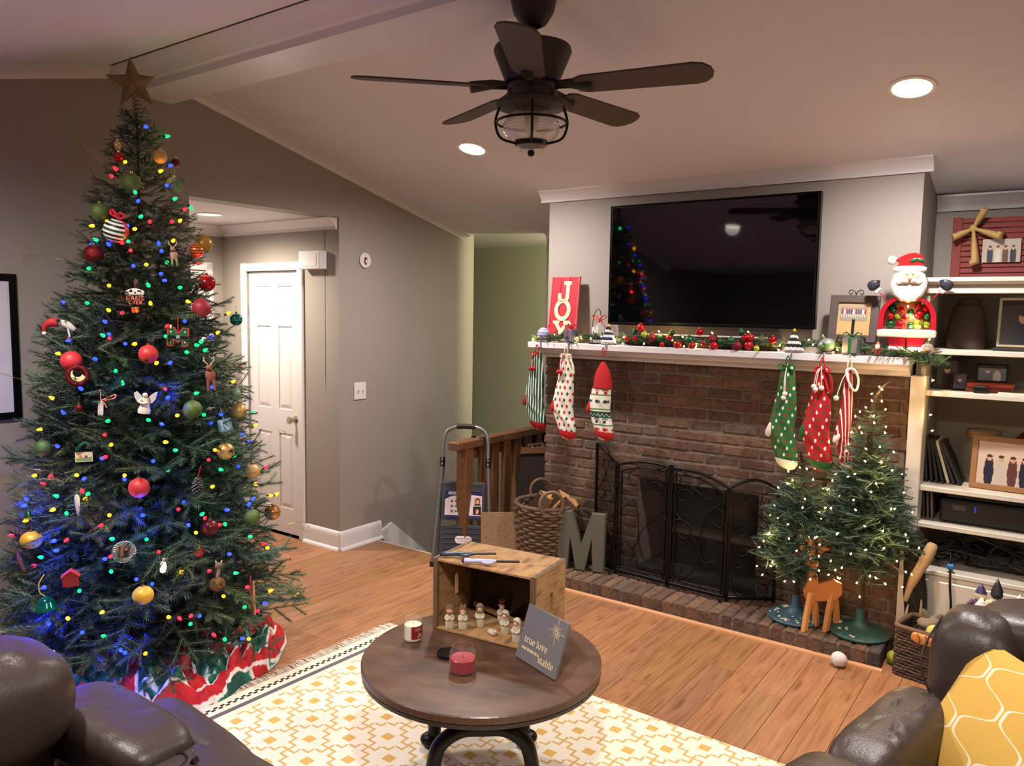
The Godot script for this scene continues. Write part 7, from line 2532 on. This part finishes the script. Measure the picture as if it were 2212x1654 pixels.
func wooden_deer() -> void:
	var w = M(C(196, 126, 66), .45)
	var e = M(C(214, 150, 86), .5)
	var t = thing("wooden_reindeer", "flat cut wooden reindeer with a red nose standing between the two lit firs", "figurine", rot(V(-.975, .0965, -4.235), V(0, 22, 0)))
	for k in 2:
		var s: int = [-1, 1][k]
		# each pair of legs straddles the body
		var zf: float = [.045, -.05][k]
		for d in [-1, 1]:
			var poly = PackedVector2Array([Vector2(.0, .20), Vector2(-.026 * d, .205), Vector2(-.05 * d, .12), Vector2(-.074 * d, .0), Vector2(-.036 * d, -.0), Vector2(-.022 * d, .09), Vector2(.008 * d, .17)])
			part(t, "leg", MB.new().prism(poly, .022, Transform3D(Basis(Vector3.UP, deg_to_rad(50)), V(.055 * s - .01, .0, zf * .3)), .003), e)
	var body = PackedVector2Array([Vector2(-.09, .16), Vector2(-.06, .145), Vector2(.06, .16), Vector2(.095, .2), Vector2(.09, .255), Vector2(.05, .275), Vector2(-.025, .245), Vector2(-.035, .30), Vector2(-.04, .365), Vector2(-.075, .36), Vector2(-.082, .25), Vector2(-.1, .2)])
	part(t, "body", MB.new().prism(body, .034, at(0, 0, -.017), .004), w)
	var head = PackedVector2Array([Vector2(-.035, .34), Vector2(-.02, .385), Vector2(-.045, .41), Vector2(-.1, .392), Vector2(-.13, .40), Vector2(-.135, .385), Vector2(-.1, .35), Vector2(-.07, .335)])
	part(t, "head", MB.new().prism(head, .03, at(0, 0, -.015), .004), e)
	part(t, "nose", MB.new().ball(Vector3.ONE * .0135, at(-.138, .398, 0), 12, 9), M(C(206, 20, 30), .3))
	part(t, "eye", MB.new().ball(V(.004, .005, .002), at(-.085, .385, .0155), 8, 6), mats.black)
	for k in 2:
		var s: int = [-1, 1][k]
		var an = PackedVector2Array([Vector2(0, 0), Vector2(.03, .03), Vector2(.075, .03), Vector2(.08, .05), Vector2(.035, .055), Vector2(.06, .085), Vector2(.045, .1), Vector2(.015, .07), Vector2(.005, .105), Vector2(-.012, .1), Vector2(-.01, .04)])
		for i in an.size(): an[i].x *= -1.0 if s < 0 else 1.0
		part(t, "antler", MB.new().prism(an, .014, Transform3D(Basis(Vector3.UP, deg_to_rad(20.0)), V(-.045 + .012 * s, .395, .006 * s)), .002), w)
	part(t, "collar", MB.new().tube(curve([V(-.085, .315, .018), V(-.03, .318, .022), V(-.03, .318, -.022), V(-.085, .315, -.018), V(-.085, .315, .018)], 4), .005, 6), M(C(36, 96, 70), .6))
	part(t, "bell", MB.new().ball(Vector3.ONE * .009, at(-.03, .305, .026), 10, 8), M(C(40, 36, 34), .3, .7))


func balls() -> void:
	var w = thing("white_ball", "small white fluffy ball on the floor in front of the hearth", "ball", at(-.835, .0385, -4.035))
	part(w, "ball", pad(MB.new(), V(.077, .077, .077), ID, 1.0, 1.0, .03, 33, 28, 18), M(C(224, 218, 214), .95))
	var t = thing("tennis_ball", "yellow green tennis ball between the hearth's end and the toy basket", "ball", rot(V(-.613, .037, -4.235), V(0, 20, 30)))
	part(t, "felt", MB.new().ball(Vector3.ONE * .0368, ID, 26, 18), M(C(168, 178, 52), .95))
	var sm = []
	for j in 65:
		var a = TAU * j / 64
		var q = V(cos(a) + .4 * cos(3 * a), 1.1 * sin(2 * a) * .9, sin(a) - .4 * sin(3 * a)).normalized() * .0362
		sm.append(q)
	part(t, "seam", MB.new().tube(sm, .0016, 5, true), M(C(206, 206, 170), .8))


func rest() -> void:
	ceiling_fan()
	wall_things()
	shelf_things()


func ceiling_fan() -> void:
	var t = thing("ceiling_fan", "dark five-blade ceiling fan with a caged ribbed glass lantern under the beam", "ceiling fan", at(-1.68, 0, -2.45))
	var dk = M(C(58, 56, 52), .5, .3)
	part(t, "canopy", MB.new().lathe([Vector2(.03, 2.80), Vector2(.05, 2.81), Vector2(.075, 2.85), Vector2(.085, 2.895)], 28), dk)
	part(t, "downrod", MB.new().tube([V(0, 2.72, 0), V(0, 2.81, 0)], .013, 12), dk)
	part(t, "motor", MB.new().lathe([Vector2(.03, 2.585), Vector2(.10, 2.60), Vector2(.108, 2.62), Vector2(.145, 2.71), Vector2(.14, 2.725), Vector2(0, 2.727)], 36), dk)
	part(t, "fitter", MB.new().lathe([Vector2(.06, 2.50), Vector2(.13, 2.51), Vector2(.135, 2.525), Vector2(.10, 2.54), Vector2(.09, 2.57), Vector2(.10, 2.585)], 36), dk)
	var bl = M(C(70, 58, 52), .6)
	for a in [135.0, 203.0, 277.0, -14.0, 60.0]:
		var b = Basis(Vector3.UP, deg_to_rad(-a)) * Basis(V(1, 0, 0), deg_to_rad(-12))
		var xf = Transform3D(b * Basis(V(1, 0, 0), V(0, 0, -1), V(0, 1, 0)), V(0, 2.575, 0))
		var p = PackedVector2Array([Vector2(.17, -.045), Vector2(.2, -.06), Vector2(.6, -.072)])
		for k in 7: p.append(Vector2(.6, 0) + Vector2(cos(-PI / 2 + PI * k / 6) * .06, sin(-PI / 2 + PI * k / 6) * .07))
		p.append_array([Vector2(.2, .06), Vector2(.17, .045)])
		var o = part(t, "blade", MB.new().prism(p, .008, xf, .002), bl)
		part(o, "blade_arm", MB.new().tube([b * V(.07, 0, 0) + V(0, 2.585, 0), b * V(.15, 0, 0) + V(0, 2.585, 0), b * V(.23, 0, 0) + V(0, 2.57, 0)], [.014, .018, .022], 8), dk)
	var prof = []
	for k in 23: prof.append(Vector2(.05 + .055 * sin(PI * (.12 + .88 * k / 22.0)) + (.0022 if k % 2 else 0.0), 2.385 + .12 * k / 22.0))
	part(t, "glass_shade", MB.new().lathe(prof, 40), glass(C(226, 224, 216), .38, .2))
	part(t, "bulb", MB.new().ball(V(.028, .045, .028), at(0, 2.46, 0), 14, 10), M(C(236, 232, 222), .4))
	part(t, "lower_ring", MB.new().lathe([Vector2(.052, 2.37), Vector2(.06, 2.372), Vector2(.06, 2.392), Vector2(.052, 2.394)], 32), mats.iron)
	part(t, "lower_glass", MB.new().lathe([Vector2(0, 2.352), Vector2(.045, 2.354), Vector2(.054, 2.37)], 28), glass(C(226, 224, 216), .3, .2))
	part(t, "finial", MB.new().ball(V(.014, .013, .014), at(0, 2.345, 0), 14, 10), mats.iron)
	var ring = []
	for j in 49: ring.append(V(cos(TAU * j / 48) * .13, 2.455, sin(TAU * j / 48) * .13))
	part(t, "cage_ring", MB.new().tube(ring, .005, 7, true), mats.iron)
	for k in 4:
		var d = V(cos(k * PI / 2 + .95), 0, sin(k * PI / 2 + .95))
		part(t, "cage_rib", MB.new().tube(curve([d * .12 + V(0, 2.51, 0), d * .134 + V(0, 2.455, 0), d * .115 + V(0, 2.40, 0), d * .058 + V(0, 2.38, 0)], 5), .005, 7), mats.iron)


func frame(t: Node3D, w: float, h: float, b: float, mt: Material, im: Image) -> void:
	for s in [-1, 1]: part(t, "frame_side", MB.new().box(V(b, h, .018), at(s * (w - b) / 2, h / 2, 0), .003), mt)
	for y in [b / 2, h - b / 2]: part(t, "frame_rail", MB.new().box(V(w, b, .017), at(0, y, 0), .003), mt)
	part(t, "picture", MB.new().box(V(w - b, h - b, .006), at(0, h / 2, -.003)), M(C(120, 124, 124), .5))
	part(t, "print", MB.new().quad(V(-w / 2 + b, b, .002), V(w / 2 - b, b, .002), V(w / 2 - b, h - b, .002), V(-w / 2 + b, h - b, .002)), printed(im, .25))


func people(w: int, h: int, bg: Color, n: int) -> Image:
	var im = blank(w, h, bg)
	for k in n:
		var x = w * (k + 1.0) / (n + 1)
		var r = w / (n * 4.0 + 2)
		disc(im, x, h * .62 + r, r * 1.5, h * .4, [C(44, 46, 60), C(190, 184, 172), C(96, 60, 60)][k % 3])
		disc(im, x, h * .38, r * .8, r, C(206, 160, 134))
		disc(im, x, h * .38 - r * .7, r * .85, r * .5, C(70, 48, 36))
	return im


func wall_things() -> void:
	var p = thing("wall_picture", "black framed picture on the left wall at the photograph's edge", "picture frame", Transform3D(Basis(V(0, 0, -1), V(0, 1, 0), V(1, 0, 0)), V(-4.208, 1.19, -1.30)))
	frame(p, .8, .71, .035, M(Color(.02, .02, .025), .3), blank(8, 8, C(206, 206, 222)))
	var c = thing("chime_box", "white door chime box on the wall right of the closet door", "door chime", at(-4.455, 2.10, -3.783))
	part(c, "cover", MB.new().box(V(.225, .13, .075), at(0, 0, .038), .006), mats.trim)
	part(c, "face_panel", MB.new().box(V(.17, .09, .004), at(0, 0, .077), .001), mats.trim)
	var X = Basis(V(0, 0, -1), V(0, 1, 0), V(1, 0, 0))
	var s = thing("light_switch", "white double light switch plate on the grey wall", "light switch", Transform3D(X, V(-4.218, 1.157, -3.976)))
	part(s, "plate", MB.new().box(V(.118, .125, .006), at(0, 0, .003), .002), mats.trim)
	for k in [-1, 1]: part(s, "toggle", MB.new().box(V(.01, .024, .016), rot(V(k * .023, 0, .01), V(25, 0, 0)), .002), M(C(214, 208, 204), .4))
	var d = thing("penguin_plaque", "small round white penguin plate hung high on the grey wall", "plaque", Transform3D(X, V(-4.215, 2.11, -4.028)))
	part(d, "plate", MB.new().prism(circle(.055, 28), .008, ID, .002), M(C(222, 216, 212), .5))
	part(d, "penguin", MB.new().prism(circle(.02, 20, .75, 1.4), .003, at(0, -.004, .0075)), M(C(40, 34, 38), .5))
	part(d, "belly", MB.new().prism(circle(.011, 16, .8, 1.4), .002, at(.003, -.006, .0102)), M(C(226, 222, 216), .5))
	part(d, "scarf", MB.new().box(V(.03, .007, .004), rot(V(0, .008, .011), V(0, 0, 10)), .001), M(C(150, 40, 50), .6))


func shelf_things() -> void:
	var sh = thing("shutter_board", "dark red slatted shutter standing on top of the bookcase with a photo", "shutter", at(-.19, 1.9585, -4.8))
	var rd = M(C(118, 44, 40), .7)
	for s in [-1, 1]: part(sh, "stile", MB.new().box(V(.045, .33, .024), at(s * .33, .165, 0), .003), rd)
	for k in 11: part(sh, "slat", MB.new().box(V(.62, .026, .014), rot(V(0, .02 + k * .029, 0), V(-18, 0, 0)), .002), rd)
	var ph = people(60, 36, C(170, 160, 150), 4)
	part(sh, "photo", MB.new().quad(V(-.21, .09, .02), V(-.04, .09, .02), V(-.04, .21, .02), V(-.21, .21, .02)), printed(ph, .4))
	var bo = thing("burlap_bow", "tan burlap bow tied on the upper left of the red shutter", "bow", at(-.445, 2.225, -4.765))
	var bm = M(C(176, 146, 92), .9)
	for q in [[V(-.075, -.005, .012), V(-.06, -.06, .006), 0], [V(.11, .0, .012), V(.085, -.075, .006), 0], [V(.005, .075, .012), V(.07, .075, .006), 0], [V(-.02, -.16, .008), V(.05, -.12, .01), 1]]:
		part(bo, "ribbon", MB.new().tube([Vector3(0, 0, .006), (q[0] + q[1]) * .45, (q[0] + q[1]) * .62, q[0] * .9 + q[1] * .3], [.014, .036, .044, .03], 10, false, true, .5), bm)
	part(bo, "knot", MB.new().ball(V(.018, .02, .014), at(0, 0, .012), 12, 8), bm)
	var va = thing("dark_vase", "wide dark brown ribbed vessel on the upper bookcase shelf", "vase", at(-.44, 1.5965, -4.72))
	part(va, "body", MB.new().lathe([Vector2(0, .001), Vector2(.095, .001), Vector2(.1, .02), Vector2(.09, .12), Vector2(.075, .19), Vector2(.07, .22), Vector2(.05, .235), Vector2(.052, .25)], 10, ID, 1.0, .7), M(C(72, 54, 40), .6))
	part(va, "rim", MB.new().lathe([Vector2(.05, .25), Vector2(.056, .256), Vector2(.05, .262)], 20, ID, 1.0, .7), M(C(52, 40, 32), .6))
	var f1 = thing("portrait_frame", "cream framed portrait of a smiling person leaning on the upper shelf", "picture frame", rot(V(-.19, 1.612, -4.66), V(-10, 0, 0)))
	frame(f1, .22, .255, .013, M(C(206, 196, 160), .4), people(60, 72, C(60, 54, 50), 1))
	solo("picture_ledge", "dark flat box under the cream framed portrait", "box", MB.new().box(V(.24, .014, .1), ID, .003), M(C(48, 38, 34), .6), at(-.19, 1.604, -4.62))
	var f2 = thing("portrait_pair", "black framed double portrait leaning at the left of the second shelf", "picture frame", rot(V(-.51, 1.386, -4.66), V(-10, 12, 0)))
	frame(f2, .13, .165, .016, mats.black, people(48, 60, C(70, 70, 72), 1))
	var f3 = thing("small_frame", "small black framed portrait in front of the larger black frame", "picture frame", rot(V(-.445, 1.386, -4.60), V(-10, 5, 0)))
	frame(f3, .075, .09, .008, mats.black, people(40, 48, C(40, 30, 30), 1))
	for k in 2: 
		var b = thing("red_book", ["upper brick red book of the pair lying on the second shelf", "lower dark orange book of the pair lying on the second shelf"][k], "book", at(-.31 - .006 * k, [1.407, 1.3835][k], -4.65))
		part(b, "cover", MB.new().box(V(.2, .022, .14), at(0, .0115, 0), .003), M([C(168, 66, 48), C(132, 60, 38)][k], .6))
		part(b, "pages", MB.new().box(V(.002, .015, .13), at(.1, .0115, 0)), M(C(214, 200, 170), .8))
	var f4 = thing("couple_frame", "small framed photo of a couple standing on the red books", "picture frame", rot(V(-.31, 1.4305, -4.68), V(-8, 0, 0)))
	frame(f4, .14, .095, .008, mats.black, people(60, 40, C(60, 58, 56), 2))
	solo("black_case", "small square black case before the red books", "box", MB.new().box(V(.062, .036, .05), ID, .006), mats.black, at(-.345, 1.402, -4.53))
	solo("white_booklet", "white booklet with a dark stripe at the right of the second shelf", "booklet", MB.new().box(V(.16, .008, .1), ID, .001), M(C(220, 212, 190), .6), at(-.19, 1.3875, -4.52))
	# third shelf
	for k in 7:
		var b = thing("binder", ["black binder standing first at the left of the third shelf", "thin black folder second from the pilaster", "black magazine third from the pilaster", "dark grey folder leaning fourth from the pilaster", "white booklet leaning between black binders", "black binder leaning right of the white booklet", "wide dark grey folder leaning last in the row"][k], "binder", rot(V(-.565 + k * .026, .8935, -4.66), V(0, 0, 4 + k * 3.2)))
		part(b, "cover", MB.new().box(V(.012, .235 - .008 * (k % 3), .18), at(0, .118, 0), .002), M(C(196, 184, 160) if k == 4 else [C(34, 33, 33), C(44, 43, 42), C(60, 60, 58)][k % 3], .6))
		part(b, "spine", MB.new().box(V(.0135, .2, .004), at(0, .118, .091), .001), M(C(204, 194, 170) if k == 4 else C(40, 39, 38), .5))
	var j = thing("glass_jar", "large round clear glass jar with a roped neck behind the wooden frame", "jar", at(-.335, .8925, -4.78))
	part(j, "glass", MB.new().lathe([Vector2(0, .002), Vector2(.09, .002), Vector2(.115, .05), Vector2(.12, .13), Vector2(.095, .2), Vector2(.07, .23), Vector2(.072, .27)], 32), glass(C(190, 190, 176), .25))
	part(j, "rope", MB.new().lathe([Vector2(.072, .235), Vector2(.08, .24), Vector2(.08, .272), Vector2(.072, .276)], 28), M(C(150, 122, 82), .9))
	var wf = thing("wood_frame", "natural wood framed group photo with grey mat on the third shelf", "picture frame", rot(V(-.19, .894, -4.56), V(-8, -4, 0)))
	frame(wf, .36, .27, .028, M(C(150, 108, 66), .6), people(90, 60, C(206, 184, 166), 5))
	var la = thing("red_lantern", "dark red metal lantern behind the wooden frame at the right edge", "lantern", at(-.11, .8925, -4.82))
	part(la, "body", MB.new().box(V(.12, .22, .12), at(0, .11, 0), .004), M(C(116, 40, 34), .5))
	part(la, "roof", MB.new().lathe([Vector2(.1, .22), Vector2(.05, .28), Vector2(.02, .3), Vector2(0, .305)], 4), M(C(110, 36, 32), .5))
	# fourth shelf and counter
	var pr = thing("black_printer", "wide black printer on the fourth shelf with a small screen", "printer", at(-.16, .7015, -4.70))
	part(pr, "body", MB.new().box(V(.70, .12, .34), at(.02, .061, 0), .012), M(C(30, 30, 31), .45))
	part(pr, "lid", MB.new().box(V(.66, .03, .3), at(.02, .136, -.01), .008), M(C(36, 36, 37), .4))
	part(pr, "screen", MB.new().box(V(.06, .026, .004), at(-.24, .085, .171), .001), M(C(70, 74, 84), .2))
	for k in 3: part(pr, "button", MB.new().box(V(.008, .005, .004), at(-.17, .075 + .01 * k, .171), .001), glow(Color(.3, .35, 1), .6))
	for k in 3: solo("disc_case", ["first thin disc case left of the printer", "second thin disc case left of the printer", "third thin disc case, touching the printer"][k], "disc case", MB.new().box(V(.011, .14, .13), ID, .002), M([C(70, 52, 48), C(96, 88, 84), C(120, 112, 104)][k], .4), rot(V(-.568 + .019 * k, .772, -4.62), V(0, 0, 4)))
	var cb = thing("cable_tangle", "tangle of black cables hanging under the printer shelf", "cables", at(-.3, .465, -4.62))
	for k in 12:
		var pts = []
		for i in 6: pts.append(V(-.26 + i * .11 + rng.randf_range(-.04, .04), .02 + rng.randf() * .17 * sin(PI * (i + .5) / 6), rng.randf_range(-.1, .12)))
		part(cb, "cable", MB.new().tube(curve(pts, 6), rng.randf_range(.003, .006), 6), mats.black)
	part(cb, "cable", MB.new().tube(curve([V(-.12, .1, .15), V(-.11, -.05, .2), V(-.1, -.2, .2), V(-.15, -.33, .19)], 6), .006, 6), mats.black)
	part(cb, "plug", MB.new().box(V(.035, .028, .03), at(-.115, .03, .17), .006), M(C(40, 110, 180), .5))
	solo("cable_box", "low black box on the counter under the cables", "box", MB.new().box(V(.42, .09, .2), ID, .01), mats.black, at(-.15, .508, -4.72))
	# side table behind the recliner with its Christmas figures
	var st = thing("side_table", "round grey-brown side table behind the recliner holding Christmas figures", "side table", at(-.06, 0, -3.22))
	part(st, "top", MB.new().lathe([Vector2(0, .60), Vector2(.19, .60), Vector2(.21, .62), Vector2(.21, .65), Vector2(.195, .665), Vector2(0, .667)], 36), M(C(78, 68, 62), .5))
	part(st, "pedestal", MB.new().lathe([Vector2(.15, 0), Vector2(.15, .02), Vector2(.04, .06), Vector2(.04, .55), Vector2(.1, .6)], 24), M(C(60, 50, 46), .5))
	var n = 0
	for q in [[-.13, .08, .10, C(206, 206, 200), "white snow-cat figure at the left front of the side table"], [-.07, .12, .11, C(26, 104, 84), "green elf figure at the front of the side table"], [-.09, .0, .15, C(226, 214, 170), "cream and black penguin figure in the middle of the group"], [-.02, .07, .13, C(150, 36, 50), "dark red gnome figure beside the green elf"], [-.14, -.02, .12, C(92, 52, 80), "purple figure at the back left of the group"], [.0, .14, .08, C(190, 60, 50), "small red figure at the front right of the group"]]:
		var f = thing("holiday_figure", q[4], "figurine", at(-.06 + q[0], .6675, -3.22 + q[1]))
		var h: float = q[2]
		part(f, "body", MB.new().lathe([Vector2(0, .0), Vector2(.03, .001), Vector2(.034, h * .2), Vector2(.024, h * .5), Vector2(.01, h * .62), Vector2(0, h * .64)], 18), M(q[3], .5))
		part(f, "head", MB.new().ball(Vector3.ONE * .02, at(0, h * .7, .002), 14, 10), M(C(226, 200, 166) if n != 2 else C(40, 40, 42), .5))
		part(f, "hat", MB.new().lathe([Vector2(.02, h * .78), Vector2(.012, h * .92), Vector2(0, h * 1.1)], 14), M([C(230, 226, 216), C(220, 180, 80), C(30, 30, 32), C(214, 206, 190), C(60, 44, 90), C(30, 100, 60)][n], .5))
		for s in [-1, 1]: part(f, "arm", MB.new().tube([V(.022 * s, h * .5, 0), V(.036 * s, h * .38, .014)], .008, 7), M(q[3], .5))
		n += 1
	var sa = thing("fur_santa", "brown robed Santa figure with a shaggy pink-white beard on the side table", "figurine", at(.02, .6675, -3.27))
	part(sa, "robe", MB.new().lathe([Vector2(0, 0), Vector2(.05, .001), Vector2(.052, .04), Vector2(.036, .13), Vector2(0, .15)], 22), M(C(96, 40, 30), .8))
	for y in [.02, .05]: part(sa, "trim", MB.new().lathe([Vector2(.05, y), Vector2(.056, y + .006), Vector2(.05, y + .012)], 22), M(C(214, 204, 186), .9))
	var fur = MB.new()
	for k in 700:
		var dr = V(rng.randf_range(-1, 1), rng.randf_range(-.7, 1), rng.randf_range(-1, 1)).normalized()
		var pp = V(0, .165, 0) + dr * V(.035, .045, .035)
		fur.tri(pp + V(.002, 0, 0), pp - V(.002, 0, 0), pp + dr * .014 + V(0, -.018, 0))
	part(sa, "fur", fur, M(C(222, 184, 176), .9)).set_meta("kind", "stuff")
	part(sa, "head", MB.new().ball(V(.034, .044, .034), at(0, .165, 0), 16, 12), M(C(206, 164, 156), .9))
	part(sa, "mitten", MB.new().ball(V(.02, .012, .014), at(-.035, .095, .03), 12, 8), M(C(226, 196, 150), .6))


func furnish() -> void:
	christmas_tree()
	living()
	mantel_things()
	hearth_things()
	rest()
